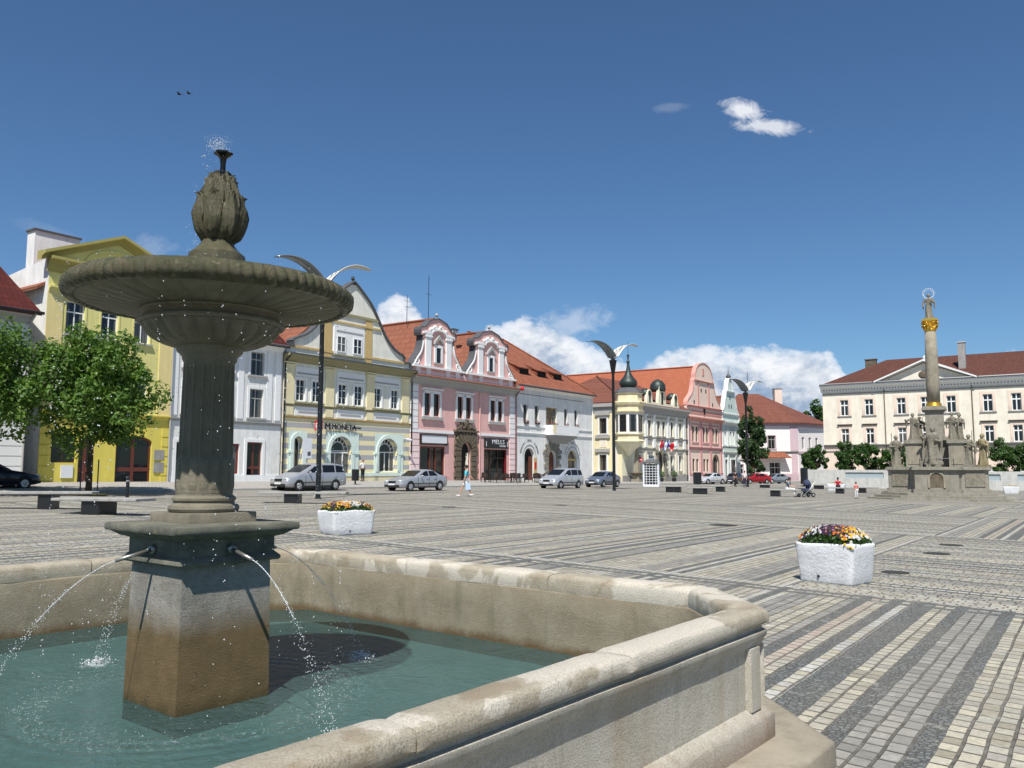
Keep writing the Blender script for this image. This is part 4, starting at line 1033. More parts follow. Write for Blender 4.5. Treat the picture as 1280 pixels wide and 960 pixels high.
def scroll_gable(B,x0,x1,zt):
    L_=x1-x0; c=(x0+x1)/2; k=L_/7.3
    left=[(x0,10.5),(x0,10.85),(x0+.45*k,11.55),(x0+1.05*k,12.25),(x0+1.35*k,13.1),(x0+1.4*k,13.75)]
    sho=[(x0+1.05*k,13.75),(x0+1.05*k,14.35),(x0+1.7*k,14.5),(x0+2.35*k,15.1),(x0+2.9*k,zt-.15),(c,zt+.05)]
    pts=smooth(left,4)+smooth(sho,3); r=[(2*c-p[0],p[1]) for p in pts[:-1]][::-1]; out=pts+r
    g=gable(B,out,0,.55,'pink'); coping_line(B,out,-.10,.70,.09,'slate')
    sc=smooth([(x0+.1,10.9),(x0+.55*k,11.5),(x0+1.15*k,12.25),(x0+1.42*k,13.2)],5)
    for s_ in (-1,1):
        m=MB(); m.path([(p[0] if s_<0 else 2*c-p[0],-.04,p[1]) for p in sc],.12,6)
        cx=c+s_*(c-x0-.62*k)
        sp=[(cx+.36*(1-i/14*.85)*cos(i*.62)*s_,-.05,11.32+.36*(1-i/14*.85)*sin(-i*.62)) for i in range(13)]; m.path(sp,.075,6); m.build('scroll',M['trimwhite'],g)
    for a in (x0+1.75*k,x1-1.75*k-.75): 
        p_=bx(g,'pilaster','trimwhite',a,a+.75,-.14,0,10.95,13.6); 
    bx(g,'capital','trimwhite',(x0+1.65*k,x0+1.65*k+.95,-.22,0,13.6,13.75),(x0+1.7*k,x0+1.7*k+.85,-.18,0,13.75,14.15),(x1-1.65*k-.95,x1-1.65*k,-.22,0,13.6,13.75),(x1-1.7*k-.85,x1-1.7*k,-.18,0,13.75,14.15))
    A_=arc(c-1.0,c+1.0,13,14.35,10,.45); coping_line(g,[(x0+1.4*k,13.9)]+[(c-1.,13.9)]+A_[1:-1]+[(c+1.,13.9)]+[(x1-1.4*k,13.9)],-.2,0,.18,'trimwhite','arched_moulding')
    m=MB(); rd=random.Random(5)
    for i in range(34):
        a=rd.uniform(-1,1); z=14.35+rd.random()*(zt-14.75)*(1-abs(a)); m.ball((c+a*1.25*(1-(z-14.35)/(zt-13.9)*.6),-.05,z),rd.uniform(.08,.17),6,4)
    m.build('stucco_ornament',M['trimwhite'],g,True)
    w_=window(g,c-.33,c+.33,11.35,12.75,y=-.02,cols=1,rows=1,fm='wood_dk',fr=.05); surround(w_,c-.33,c+.33,11.35,12.75,mat='trimwhite',t=.27,p=.1,y=-.02,sillmat='greytrim')
    MB().xz([(c-.75,13.05),(c-.6,13.05),(c,13.55),(c+.6,13.05),(c+.75,13.05),(c+.6,13.35),(c,13.95),(c-.6,13.35)],-.22,0).build('window_hood',M['greytrim'],g)
    bx(g,'base_moulding','trimwhite',x0-.1,x1+.1,-.3,0,10.72,10.9)
    for a in (x0+.4,x0+1.9*k,x1-1.9*k-.6,x1-1.0): bx(g,'pedestal_block','trimwhite',a,a+.6,-.12,0,10.12,10.72)
    m=MB().ball((c,.2,zt+.45),.17,10,8).tube((c,.2,zt),(c,.2,zt+.35),.06,.05,8); m.build('finial_ball',M['greytrim'],g,True)
scroll_gable(B,.15,q(21.3),15.45); scroll_gable(B,q(21.9),L-.2,15.45)
slab(B,'roof','roof_orange_y',[[(-.3,.56,10.3),(3.8,.56,15.55),(3.8,D,15.55),(-.3,D,10.3)],[(3.8,.56,15.55),(7.6,.56,10.6),(7.6,D,10.6),(3.8,D,15.55)],[(7.6,.56,10.6),(12,.56,15.45),(12,D,15.45),(7.6,D,10.6)],[(12,.56,15.45),(L+.1,.56,10.2),(L+.1,D,10.2),(12,D,15.45)]])
ridge(B,(3.8,.6,15.6),(3.8,D,15.6)); ridge(B,(12,.6,15.5),(12,D,15.5))
for x,y,z in ((1.5,4,12.85),(2.6,7,14.2),(10.6,3,13.95),(9.2,6,12.55),(.7,2,11.8)): 
    bx(B,'roof_vent','wood_dk',x-.1,x+.2,y-.3,y+.3,z,z+.2)
chimney(B,12.6,5.5,14.2,16.2,.8,.8,'white','slate'); antenna(B,3.2,3.5,15.3,2.8,2); antenna(B,3.9,1.4,15.3,4.6,1)
d_=bx(B,'shop_doorframe','wood_red',(gs[0][0],gs[0][0]+.14,.1,.26,.3,3.6),(gs[0][1]-.14,gs[0][1],.1,.26,.3,3.6),(gs[0][0],gs[0][1],.1,.26,3.45,3.6),(q(16.8),q(16.95),.1,.26,.3,3.5),(q(17.6),q(17.75),.1,.26,.3,3.5)); bx(B,'shop_glass','shopglass',gs[0][0],gs[0][1],.2,.24,.3,3.5)
bx(B,'shop_sign','signwhite',q(15.35),q(19.0),-.2,0,3.9,4.6); bx(B,'sign_frame','wood_dk',(q(15.3),q(19.05),-.24,-.0,4.6,4.67),(q(15.3),q(19.05),-.24,0,3.72,3.79),(q(15.3),q(15.37),-.24,0,3.72,4.67),(q(18.98),q(19.05),-.24,0,3.72,4.67))
bx(B,'shop_sign','black',q(25.0),q(28.9),-.2,0,3.62,4.6); text(B,'MELLS',q(27.15),4.25,.62,'signwhite',-.22,.01,sx=1.3); text(B,'CAFE BAR',q(27.9),3.85,.24,'signwhite',-.22,.008); bx(B,'sign_mark','signwhite',(q(25.1),q(25.18),-.215,-.2,3.8,4.3),(q(28.72),q(28.8),-.215,-.2,3.8,4.3))
bx(B,'shop_glass','shopglass',gs[2][0],gs[2][1],.24,.28,.3,3.5); bx(B,'shop_window_frame','wood_dk',(q(26.2),q(26.3),.16,.24,.3,3.5),(q(27.5),q(27.6),.16,.24,.3,3.5),(gs[2][0],gs[2][1],.16,.24,2.6,2.7)); bx(B,'shop_jamb','winered',gs[2][1]-.1,gs[2][1],-.02,.2,.3,3.5)
# dark rusticated portal
m=MB(); c=q(21.98)
for s_ in (-1,1):
    for k in range(6): m.box(min(c+s_*.83,c+s_*(1.75 if k%2 else 1.6)),max(c+s_*.83,c+s_*(1.75 if k%2 else 1.6)),-.22,0,.3+k*.5,.74+k*.5)
for k in range(11):
    a0=PI*k/11+.03;a1=PI*(k+1)/11-.03; P_=[]
    ro=1.95; f_=lambda a,r:(c-r*cos(a),3.27+r*sin(a))
    def clip(a): 
        r=ro
        x,z=f_(a,r); 
        r=min(r, 1.7/max(1e-6,abs(cos(a))), 1.75/max(1e-6,sin(a))); return f_(a,r)
    P_=[f_(a0,.85),f_(a1,.85),clip(a1),clip((a0+a1)/2),clip(a0)]; m.xz(P_,-.24,0)
m.box(c-1.85,c+1.85,-.32,0,5.08,5.25); m.build('rusticated_portal',M['rustic'],B)
wall(c-1.7,c+1.7,.3,5.08,[(q(21.15),q(22.8),.3,4.1,1.)],y=-.1,dep=.1).build('portal_backing',M['rustic'],B)
m=MB(); rd=random.Random(8)
m.box(c-.3,c+.3,-.2,0,5.25,6.3); 
for k in range(30): m.ball((c+rd.gauss(0,.6),-.06,5.35+rd.random()*.85),rd.uniform(.1,.2),6,4)
for s_ in (-1,1): m.path([(c+s_*(.4+.75*i/8+.2*sin(i)),-.1,6.15-.8*i/8) for i in range(9)],.1,6)
m.build('coat_of_arms_relief',M['rustic'],B,True); bx(B,'gateway_door','dark',gs[1][0],gs[1][1],.29,.31,.3,4.1); bx(B,'open_door_leaf','cream',gs[1][0]+1.25,gs[1][0]+1.32,.0,.3,.3,3.1)
pipe(B,q(24.15),.4,9.1,-.12,'pink'); 
pipe(B,L+.05,.3,9.2,-.15,'winered',(L+.05,-.8,9.9))
MB().ball((L+.1,-.9,9.95),.2,10,8,sc=(1,1,1.3)).build('red_lantern',M['red'],B,True)
# ======= white inn with hipped roof and balcony
T0=30.45; B=house('white_inn','white inn with orange hipped roof, small stone balcony and three arched ground-floor openings',T0); L=16.4; D=14
wn=[(32.0,32.85),(34.2,35.05),(36.5,38.85),(40.4,41.15),(42.7,43.45)]
holes=[(q(a),q(b),6.55,8.42) for a,b in wn]
gs=[(q(32.2),q(34.1),.3,3.8,1.),(q(36.9),q(38.6),.3,3.6,1.),(q(41.2),q(43.2),1.1,3.75,1.)]
wall(0,L,-1,10.45,holes+gs,dep=.4).build('front_wall',M['white'],B); body(B,L,D,-1,10.45,M['white'])
for h in holes: window(B,*h,y=.3,cols=2 if h[1]-h[0]<1 else 3,rows=2,fm='wood_dk' if h[1]-h[0]<1 else 'ochre')
m=MB(); rd=random.Random(4)
for a,b in wn:
    o=bx(B,'flower_box','wood_dk',q(a)+.05,q(b)-.05,-.22,0,6.4,6.55)
    m=MB()
    for k in range(30): m.octa((rd.uniform(q(a),q(b)),-.12+rd.gauss(0,.06),6.6+abs(rd.gauss(0,.08))),.05)
    m.build('flowers',plain('box_flowers',(.16,.03,.05,1),.7) if a==32.0 else bpy.data.materials['box_flowers'],o)['kind']='stuff'
cornice(B,0,L,6.0,.14,.1,'trimwhite','string_course'); cornice(B,0,L,5.25,.16,.12,'trimwhite','string_course'); cornice(B,0,L,10.05,.4,.35,'trimwhite'); bx(B,'painted_frieze','slab',.8,L-2.2,-.03,0,9.5,9.58)
roofX(B,L,D,10.45,6.3,'roof_orange',.55,1.0,9.0); ridge(B,(.8,D/2,16.8),(L-8.8,D/2,16.8)); ridge(B,(L-8.75,D/2,16.78),(L+.25,-.5,10.55)); gutter(B,0,L,10.4,-.62)
for x in (3.6,7.2,10.6):
    d_=slab(B,'dormer_roof','roof_orange',[[(x-1.25,.95,12.62),(x+.95,.95,12.62),(x+.75,3.2,13.55),(x-1.05,3.2,13.55)]],.12)
    m=MB(); m.box(x-1.0,x+.7,1.25,2.6,11.8,12.6); m.build('dormer_window',M['dark'],d_)
    MB().add([(x-1.05,1.2,12.0),(x-1.05,1.2,12.65),(x-1.05,3.1,13.5)],[(0,1,2)]).add([(x+.75,1.2,12.0),(x+.75,1.2,12.65),(x+.75,3.1,13.5)],[(0,1,2)]).build('dormer_cheek',M['roof_orange'],d_)
m=MB(); b0,b1=q(36.3),q(41.8)
for k in range(4): m.box(b0+.2+k*.25,b1-.2-k*.25,-1.0+k*.24,0,5.3-(k+1)*.22,5.3-k*.22)
c_=m.build('balcony',M['greytrim'],B); MB().box(b0,b1,-1.15,0,5.3,5.42).build('balcony_slab',M['trimwhite'],c_)
MB().box(b0,b0+.6,-1.15,-1.0,5.42,6.4).build('balcony_panel',M['butter'],c_); m=MB().box(b0,b1,-1.12,-1.04,6.3,6.4).box(b0,b0+.08,-1.1,0,5.42,6.4).box(b1-.08,b1,-1.1,0,5.42,6.4)
for k in range(26): m.box(b0+.65+k*.19,b0+.70+k*.19,-1.1,-1.05,5.42,6.3)
m.build('balcony_railing',M['trimwhite'],c_); MB().box(b0+.7,b1-.1,-1.13,-1.1,5.5,6.25).build('balcony_banner',M['trimwhite'],c_)
bx(B,'entrance_void','dark',gs[0][0],gs[0][1],.38,.4,.3,3.8); bx(B,'door_leaf','wood_red',gs[0][0]+1.15,gs[0][1]-.05,.2,.3,.3,2.9); bx(B,'poster','ochre',q(34.0),q(34.55),-.06,-.01,1.1,2.75); bx(B,'poster_print','red',q(34.08),q(34.47),-.07,-.06,1.5,2.3)
bx(B,'gateway_door','wood_red',gs[1][0],gs[1][1],.36,.4,.3,3.6); w_=window(B,*gs[2][:4],y=.36,cols=2,rows=1,arch=1.,fm='ochre'); bx(B,'shop_valance','ochre',gs[2][0],gs[2][1],.1,.3,2.5,2.75)
m=MB(); c=q(37.75)
for s_ in (-1,1):
    for k in range(6): 
        e=1.75 if k%2 else 1.4; m.box(min(c+s_*.86,c+s_*e),max(c+s_*.86,c+s_*e),-.12,0,.3+k*.46,.7+k*.46)
for k in range(13):
    a0=PI*k/13+.04;a1=PI*(k+1)/13-.04; ro=2.1 if k%2 else 1.8; ff=lambda a,r:(c-r*cos(a),2.75+r*sin(a)); m.xz([ff(a0,.87),ff(a1,.87),ff(a1,ro),ff(a0,ro)],-.12,0)
m.build('rusticated_portal',M['greystone'],B)
for s0,sm_ in ((gs[0],'PRAZSKY - DVUR - VINARNA'),(gs[2],'CAFE - RESTAURACE')):
    c=(s0[0]+s0[1])/2; arctext(B,sm_,c,s0[3]-.95,1.75,.36,'slate',.25,PI-.25); o_=coping_line(B,arc(s0[0]-.3,s0[1]+.3,1,s0[3]+.3,14,1.),-.04,0,.06,'slab','painted_arch')
pipe(B,L-.05,.1,10.2,-.12,'trimwhite',(L-.05,-.6,10.35))
# ======= town hall on the corner
T0=54.7; B=house('town_hall','pale yellow corner town hall with an onion-domed oriel tower and stone portal under flags',T0); L=21.2; D=15
wn=[62.4,65.3,67.0,69.85,72.85]
holes=[(q(a),q(a)+.95,6.15,8.25) for a in wn]+[(q(59.1),q(60.1),1.3,3.45),(q(62.4),q(63.3),1.3,3.45),(q(69.6),q(70.5),1.3,3.45),(q(72.6),q(73.5),1.3,3.45),(q(65.3),q(67.3),-.3,4.0,.9),(q(59.5),q(60.4),6.15,8.25)]
wall(0,L,-1.2,9.2,holes,dep=.28).build('front_wall',M['thside'],B); MB().add([(L,0,-1.2),(L,D,-1.2),(L,D,10.3),(L,0,10.3),(0,D,-1.2),(0,D,10.3)],[(0,1,2,3),(1,4,5,2)]).build('side_wall',M['thside'],B)
for h in holes:
    if len(h)>4: continue
    w_=window(B,*h,y=.24,cols=2,rows=1,fm='wood_dk',trans=.66); surround(w_,*h,mat='trimwhite',t=.16,p=.06,head=.14 if h[2]>5 else .1,headmat='greytrim',sillmat='greytrim')
bx(B,'portal_door','wood_dk',holes[8+1][0],holes[9][1],.24,.28,-.3,4.0)
for x in (58.6,61.6,64.2,68.8,71.7,74.6): 
    p_=bx(B,'pilaster','trimwhite',q(x)-.28,q(x)+.28,-.14,0,5.9,8.75); bx(p_,'capital','trimwhite',q(x)-.36,q(x)+.36,-.2,0,8.75,9.05); bx(B,'pilaster','cream',q(x)-.28,q(x)+.28,-.1,0,.9,4.1)
    bx(B,'pilaster_base','trimwhite',q(x)-.32,q(x)+.32,-.16,0,4.5,5.7)
cornice(B,1.5,L,4.1,.3,.2,'greytrim','string_course'); cornice(B,1.5,L,5.75,.2,.18,'greytrim','string_course'); cornice(B,1.0,L+.1,9.1,1.15,.7,'greytrim'); bx(B,'plinth','slab',0,L,-.1,0,-1.2,.7)
bx(B,'window_apron','greytrim',*[(q(a)-.15,q(a)+1.1,-.05,0,5.0,5.65) for a in wn])
rs=[(-.3,-.6,10.3),(L+.2,-.6,10.3)]
slab(B,'roof','roof_brown',[[(-.4,-.6,10.3),(L+.2,-.6,10.3),(L-2,7.5,14.6),(7,7.5,14.6)],[(L+.2,D,10.3),(-.4,D,10.3),(7,7.5,14.6),(L-2,7.5,14.6)],[(-.4,D,10.3),(-.4,-.6,10.3),(7,7.5,14.6)],[(L+.2,-.6,10.3),(L+.2,D,10.3),(L-2,7.5,14.6)]]); ridge(B,(-.4,-.6,10.4),(7,7.5,14.7),'roof_brown')
chimney(B,2.0,14.5,11.5,15.6,2.0,1.2,'concrete','concrete')
# attic ornaments
def attic(c,w_,h_,big):
    n_=10; P_=[(c-w_/2,10.3),(c-w_/2+.05,10.3+h_*.25)]+[(c-w_*.36*cos(PI*k/n_),10.3+h_*.62+w_*.36*sin(PI*k/n_)) for k in range(n_+1)]+[(c+w_/2-.05,10.3+h_*.25),(c+w_/2,10.3)]
    g=gable(B,P_,-.45,-.05,'thside','attic_gable'); bx(g,'attic_window','dark',c-.22*big,c+.22*big,-.47,-.45,10.6,10.6+h_*.42)
    MB().lathe([(w_*.40,10.3+h_*.55),(w_*.43,10.3+h_*.62),(w_*.40,10.3+h_*.8),(w_*.25,10.3+h_*.93),(.05,10.3+h_)],16,c,.2).build('dormer_dome',M['copper'],g,True)
attic(q(62.2),1.9,2.3,1.);attic(q(66.2),2.6,3.9,1.3);attic(q(70.9),1.9,2.3,1.)
bx(B,'attic_parapet','thside',*[(q(a),q(b),-.4,-.05,10.25,10.75) for a,b in ((61.2,64.9),(67.6,72.2))])
# street side of the corner
SB=thing('x','x','x'); bpy.data.objects.remove(SB)
m=MB(); hs=[(-3.3,-2.2,6.15,8.2),(-3.3,-2.25,1.35,3.4)]
def sidept(x,y,z): return (-y*0+0,0,0)
side=wall(-12,0,-1.2,9.3,hs,dep=.28)
side.v=[( v[1], -v[0], v[2]) for v in side.v]   # local x along street -> building +y
side.build('street_wall',M['butter'],B)
def sb(name,mat,*bs):
    m=MB()
    for x0,x1,y0,y1,z0,z1 in bs: m.box(x0,x1,y0,y1,z0,z1)
    m.v=[(v[1],-v[0],v[2]) for v in m.v]; return m.build(name,M[mat],B)
for h in hs:
    w_=window(B,h[0],h[1],h[2],h[3],y=0,cols=2,rows=1,fm='wood_dk',trans=.66); surround(w_,*h,mat='trimwhite',t=.2,p=.06,y=-.24)
    w_.location=(.24,-(h[0]+h[1])/2,h[2]); w_.rotation_euler=(0,0,-PI/2)
    sb('window_hood','greytrim',(h[0]-.55,h[1]+.5,-.25,0,h[3]+.35,h[3]+.8)); 
sb('window_sill','greytrim',(-3.85,-1.7,-.2,0,5.55,5.95)); sb('string_course','trimwhite',(-12,-.2,-.1,0,9.0,9.2)); sb('cornice','greytrim',(-12,-1,-.45,0,9.65,10.1),(-12,-1,-.2,0,9.2,9.65)); sb('corner_pilaster','cream',(-1.4,-.6,-.05,0,-.5,9.0)); sb('panel','cream',(-3.3,-2.2,-.04,0,4.4,5.4))
# oriel tower
ox,oy=.9,-.55
def octl(name,prof,mat,n=8,smooth_=False): return MB().lathe(prof,n,ox,oy,a0=PI/8).build(name,M[mat],B,smooth_)
octl('oriel_corbel',[(.25,3.3),(.5,3.7),(.9,4.1),(1.5,4.6),(1.7,4.75),(1.75,4.9),(1.9,5.0)],'thside'); octl('oriel_base',[(1.95,5.0),(2.0,5.15),(1.85,5.3),(1.85,5.9),(2.05,6.0),(2.05,6.12)],'butter')
octl('oriel_wall',[(1.75,6.1),(1.75,8.7)],'trimwhite'); octl('oriel_cornice',[(1.8,8.7),(2.0,8.85),(2.05,9.0),(1.85,9.05),(1.85,9.7),(2.1,9.85),(2.2,10.1),(2.15,10.2)],'butter'); octl('oriel_attic',[(1.75,10.2),(1.75,11.2),(1.9,11.3)],'butter')
octl('oriel_roof',[(1.95,11.3),(1.9,11.45),(1.4,11.9),(1.15,12.05)],'slate')
for k in range(8):
    a=PI/4*k; d=1.75*cos(PI/8)+.015; w_=window(B,-.47,.47,6.3,8.45,y=0,cols=1,rows=1,fm='wood_dk',trans=.7); w_.location=(ox+d*cos(a),oy+d*sin(a),6.35); w_.rotation_euler=(0,0,a+PI/2)
MB().lathe([(.75,12.0),(1.0,12.2),(1.16,12.5),(1.18,12.8),(1.0,13.1),(.65,13.5),(.4,13.95),(.26,14.5),(.17,15.1),(.13,15.4),(.26,15.45),(.26,15.55),(.12,15.6),(.1,16.2),(.22,16.3),(.08,16.45),(.02,16.6)],20,ox,oy).build('onion_dome',M['copper'],B,True)
MB().tube((ox,oy,16.5),(ox,oy,18.2),.03,.015,6).build('dome_spike',M['pole'],B)
x,y=world(T0+1.6,1.3); O=thing('stone_obelisk','tapering stone obelisk on a round-lipped pedestal below the oriel tower','obelisk',(x,y,gh(x,y)),TH_A)
MB().cbox(0,0,0,1.15,1.15,.5).cbox(0,0,.5,.85,.85,.45).build('pedestal',M['column'],O); MB().lathe([(.5,.95),(.85,1.15),(.92,1.3),(.85,1.35)],12).build('lip',M['rustic'],O); MB().cbox(0,0,1.35,.75,.75,3.2,0,0,.35,.35).build('shaft',M['column'],O)
# portal stonework
m=MB(); c=q(66.3)
for s_ in (-1,1):
    for k in range(9): e=1.75 if k%2 else 1.5; m.box(min(c+s_*1.0,c+s_*e),max(c+s_*1.0,c+s_*e),-.3,0,-.3+k*.45,.1+k*.45)
m.box(c-1.9,c+1.9,-.5,0,4.1,4.35); m.xz([(c-1.9,4.35),(c+1.9,4.35),(c+1.2,5.0),(c,5.25),(c-1.2,5.0)],-.4,0)
m.build('stone_portal',M['greystone'],B)
pipe(B,L-.5,-.2,9.1,-.14,'black'); pipe(B,L+.1,-.2,9.1,-.14,'trimwhite')
# flags on poles
def flag(t,label,cols,lean):
    x,y=world(t,.0); F_=thing('flag',label,'flag',(x,y,4.6),TH_A,'flags over the portal')
    e=Vector((lean*.7,-1.4,1.1)); MB().tube((0,0,0),e,.03,.025,6).build('flagpole',M['alu'],F_)
    m=MB(); nu,nv=9,6; v=[]
    for i in range(nu):
        for j in range(nv):
            p=e*(1-.62*j/(nv-1)); s_=i/(nu-1)
            v.append((p.x+.10*sin(s_*6+j),p.y+.12*sin(s_*5+j*1.3),p.z-s_*1.0-.1*s_*j/nv))
    for i in range(nu-1):
        for j in range(nv-1): m.add([],[]); m.f.append((i*nv+j,i*nv+j+1,(i+1)*nv+j+1,(i+1)*nv+j)); m.m.append(cols[j*len(cols)//(nv-1)])
    m.v=v; m.build('cloth',[M['red'],M['signwhite'],plain('flag_blue',rgb(30,60,150),.7) if 'flag_blue' not in bpy.data.materials else bpy.data.materials['flag_blue']],F_,True)
flag(64.6,'red and white flag, leftmost of the three over the portal',[0,1],-.5); flag(66.2,'flag with blue and white bands, middle of the three over the portal',[2,1,2],.0); flag(68.3,'mostly red flag, rightmost of the three over the portal',[1,0,0],.5)
# ======= peach house with tall gable
T0=76.0; B=house('peach_house','peach and coral house with tall curved gable, right of the town hall',T0); L=14.2; D=30
wn=[(77.75,78.65),(79.2,80.1),(82.0,82.95),(83.4,84.3),(86.0,86.85),(87.4,88.3)]
holes=[(q(a),q(b),5.75,8.05) for a,b in wn]+[(q(a),q(b),1.2,3.1) for a,b in wn[:4]]+[(q(86.0),q(88.2),.2,3.65,1.)]
wall(0,L,-1.2,9.3,holes,dep=.25).build('front_wall',M['peach'],B); body(B,L,D,-1.2,9.9,M['peach'])
for h in holes:
    w_=window(B,*h[:4],y=.2,cols=1 if len(h)<5 else 2,rows=1,fm='wood_dk',arch=h[4] if len(h)>4 else 0,fr=.05)
    if len(h)>4: surround(w_,*h[:4],mat='rustic',t=.25,p=.1,arch=1.,sill=False)
for i in (0,2,4): a,b=q(wn[i][0])-.25,q(wn[i+1][1])+.25; bx(B,'window_surround','rose',(a,a+.22,-.06,0,5.6,8.2),(b-.22,b,-.06,0,5.6,8.2),(a-.1,b+.1,-.12,0,8.3,8.5),(a,b,-.1,0,5.5,5.65))
for x in (76.5,81.1,85.1,89.6): bx(B,'pilaster','rose',q(x)-.32,q(x)+.32,-.12,0,.9,8.9)
cornice(B,0,L,4.5,.45,.25,'rose','string_course'); cornice(B,-.1,L+.1,8.85,.65,.6,'coral'); bx(B,'plinth','rose',0,L,-.1,0,.6,.9); bx(B,'plinth_base','pinklight',0,L,-.06,0,-1.2,.6)
bx(B,'attic_wall','peach',0,L,0,.5,9.4,11.1); cornice(B,-.1,L+.1,10.95,.3,.35,'rose','attic_cornice'); bx(B,'attic_band','coral',0,L,-.08,0,10.1,10.5)
c=q(82.9)
lf=smooth([(.1,11.2),(.3,11.9),(1.2,12.5),(2.1,13.2),(2.7,14.4),(2.9,15.2)],4)+smooth([(2.9,15.2),(3.3,15.5),(3.5,16.4),(4.4,17.5),(5.8,18.0),(c,18.15)],4)[1:]
out=lf+[(2*c-p[0],p[1]) for p in lf[:-1]][::-1]; g=gable(B,out,.0,.6,'peach'); coping_line(B,out,-.08,.62,.14,'coral')
cornice(g,3.0,2*c-3.0,15.1,.2,.25,'coral','gable_cornice')
for x in (q(80.4),q(84.7)): bx(g,'pilaster','coral',x-.22,x+.22,-.1,0,11.25,15.1)
bx(g,'gable_opening','dark',*[(q(x)-.2,q(x)+.2,-.02,-.004,z,z+.6) for x,z in ((81.7,13.5),(83.6,13.5),(78.8,11.5),(86.4,11.5))]); bx(g,'gable_niche','coral',q(82.2),q(82.9),-.06,0,16.2,17.3)
bx(B,'statue_niche','dark',q(82.4),q(83.0),-.1,-.08,10.0,11.0)
roofY(B,0,L,D,10.8,17.7,'roof_new',.61,c); ridge(B,(c,.7,17.8),(c,D,17.8),'roof_new')
m=MB(); m.add([(2.2,14,14.2),(2.2,15.4,14.2),(3.2,15.4,15.2),(3.2,14,15.2)],[(0,1,2,3)]); m.v=[(x-.15,y,z+.1) for x,y,z in m.v]; m.build('skylight',M['trimwhite'],B)
# ======= mint house
T0=90.25; B=house('mint_house','narrow mint-white house with a slender stepped gable and spire, last in the row',T0); L=8.25; D=14
wn=[(91.3,92.1),(93.6,94.4),(95.2,96.0)]
holes=[(q(a),q(b),5.6,7.8) for a,b in wn]+[(q(91.3),q(92.4),.4,3.1),(q(94.0),q(96.4),-.2,3.1)]
wall(0,L,-1.2,9.6,holes).build('front_wall',M['mint'],B); body(B,L,D,-1.2,9.6,M['mint'])
for h in holes: w_=window(B,*h,cols=1 if h[2]>5 else 2,rows=1,fm='trimwhite' if h[2]>5 else 'wood_dk'); surround(w_,*h,mat='trimwhite',t=.18,p=.08,sill=False)
for x in (.3,2.6,6.2,7.9): bx(B,'pilaster','trimwhite',x-.25,x+.25,-.1,0,5.4,8.6); bx(B,'pilaster','trimwhite',x-.28,x+.28,-.12,0,-.2,4.1)
cornice(B,0,L,4.1,.3,.25,'trimwhite','string_course'); cornice(B,0,L,5.15,.25,.2,'trimwhite','string_course'); cornice(B,-.1,L+.1,8.8,.6,.5,'trimwhite'); bx(B,'shop_fascia','mint',.3,L-.3,-.1,0,4.45,5.1)
c=L/2; lf=smooth([(.2,9.5),(.3,10.8),(1.1,11.6),(1.7,13.0),(2.2,14.0),(2.4,14.6)],3)+smooth([(2.4,14.6),(2.9,14.8),(3.2,15.8),(3.6,16.5),(c,16.8)],3)[1:]
out=lf+[(2*c-p[0],p[1]) for p in lf[:-1]][::-1]; g=gable(B,out,0,.5,'mint'); coping_line(B,out,-.12,.6,.16,'trimwhite'); cornice(g,2.2,L-2.2,14.4,.2,.3,'trimwhite','gable_cornice'); cornice(g,.2,L-.2,10.6,.2,.25,'trimwhite','gable_cornice')
bx(g,'gable_opening','dark',(c-.75,c-.4,-.02,-.004,11.7,12.4),(c+.4,c+.75,-.02,-.004,11.7,12.4),(c-.2,c+.2,-.02,-.004,13.2,13.8))
MB().lathe([(.4,16.7),(.3,17.0),(.45,17.2),(.2,17.5),(.06,17.8),(.03,19.0)],10,c,.2).build('spire_finial',M['slate'],B,True); roofY(B,0,L,D,9.7,14,'roof_brown',.51,c)
# ======= mauve-trimmed house beyond the parked cars
X0,Y0=51.7,150.; th=0.; B=thing('corner_house','white rusticated corner house with mauve pilasters, brown pyramid roof and glass-doored entrance','house',(38.5,150,0),0)
L=13.2; wn=[(7.7,9.0)]
holes=[(7.75,9.1,5.2,7.6),(7.9,9.9,-.4,2.8),(2.0,3.2,.2,2.4)]
def lined(n_,c): 
    n=N(n_); sp=n.n('ShaderNodeSeparateXYZ'); n.l(n.coord(),sp.inputs[0]); z=n.math('FRACT',n.math('MULTIPLY',sp.outputs[2],2.1)); k=n.math('LESS_THAN',z,.12); c2=n.mix(k,c,tuple(v*.75 for v in c[:3])+(1,)); return n.done(c2,.85,n.bump(k,-.6,.03),0,.25)
M['lined']=lined('banded_render',rgb(238,230,226)); 
wall(0,L,-1.5,10,holes).build('front_wall',M['lined'],B)
for i,h in enumerate(holes): w_=window(B,*h,cols=2,rows=1,trans=.7,fm='trimwhite' if i else 'greytrim',name='window' if i!=1 else 'door'); surround(w_,*h,mat='lilac' if i!=1 else 'trimwhite',t=.15,p=.06,sill=i!=1)
for x in (.6,4.6,12.5): bx(B,'pilaster','lilac',x-.7,x+.7,-.1,0,4.9,9.4); bx(B,'pilaster','lilac',x-.55,x+.55,-.1,0,-.8,4.3)
bx(B,'frieze','lilac',0,L,-.12,0,9.3,10); cornice(B,0,L,4.4,.4,.3,'greytrim','string_course'); bx(B,'plinth','lilac',(0,7.6,-.12,0,-1.5,.8),(10.1,L,-.12,0,-1.5,.8))
slab(B,'entrance_canopy','roof_orange',[[(5.4,-1.6,3.7),(11.4,-1.6,3.7),(10.4,-.02,4.8),(6.4,-.02,4.8)]],.15)
bx(B,'wall_lamp_box','signwhite',(3.6,5.0,-.3,0,3.4,4.4),(11.9,13.3,-.3,0,3.4,4.4)) if 0 else None
pipe(B,5.6,-.8,9.3,-.14,'black')
e=Vector((6.8,6.4,0)); el_=e.length; ang=math.atan2(6.4,6.8)
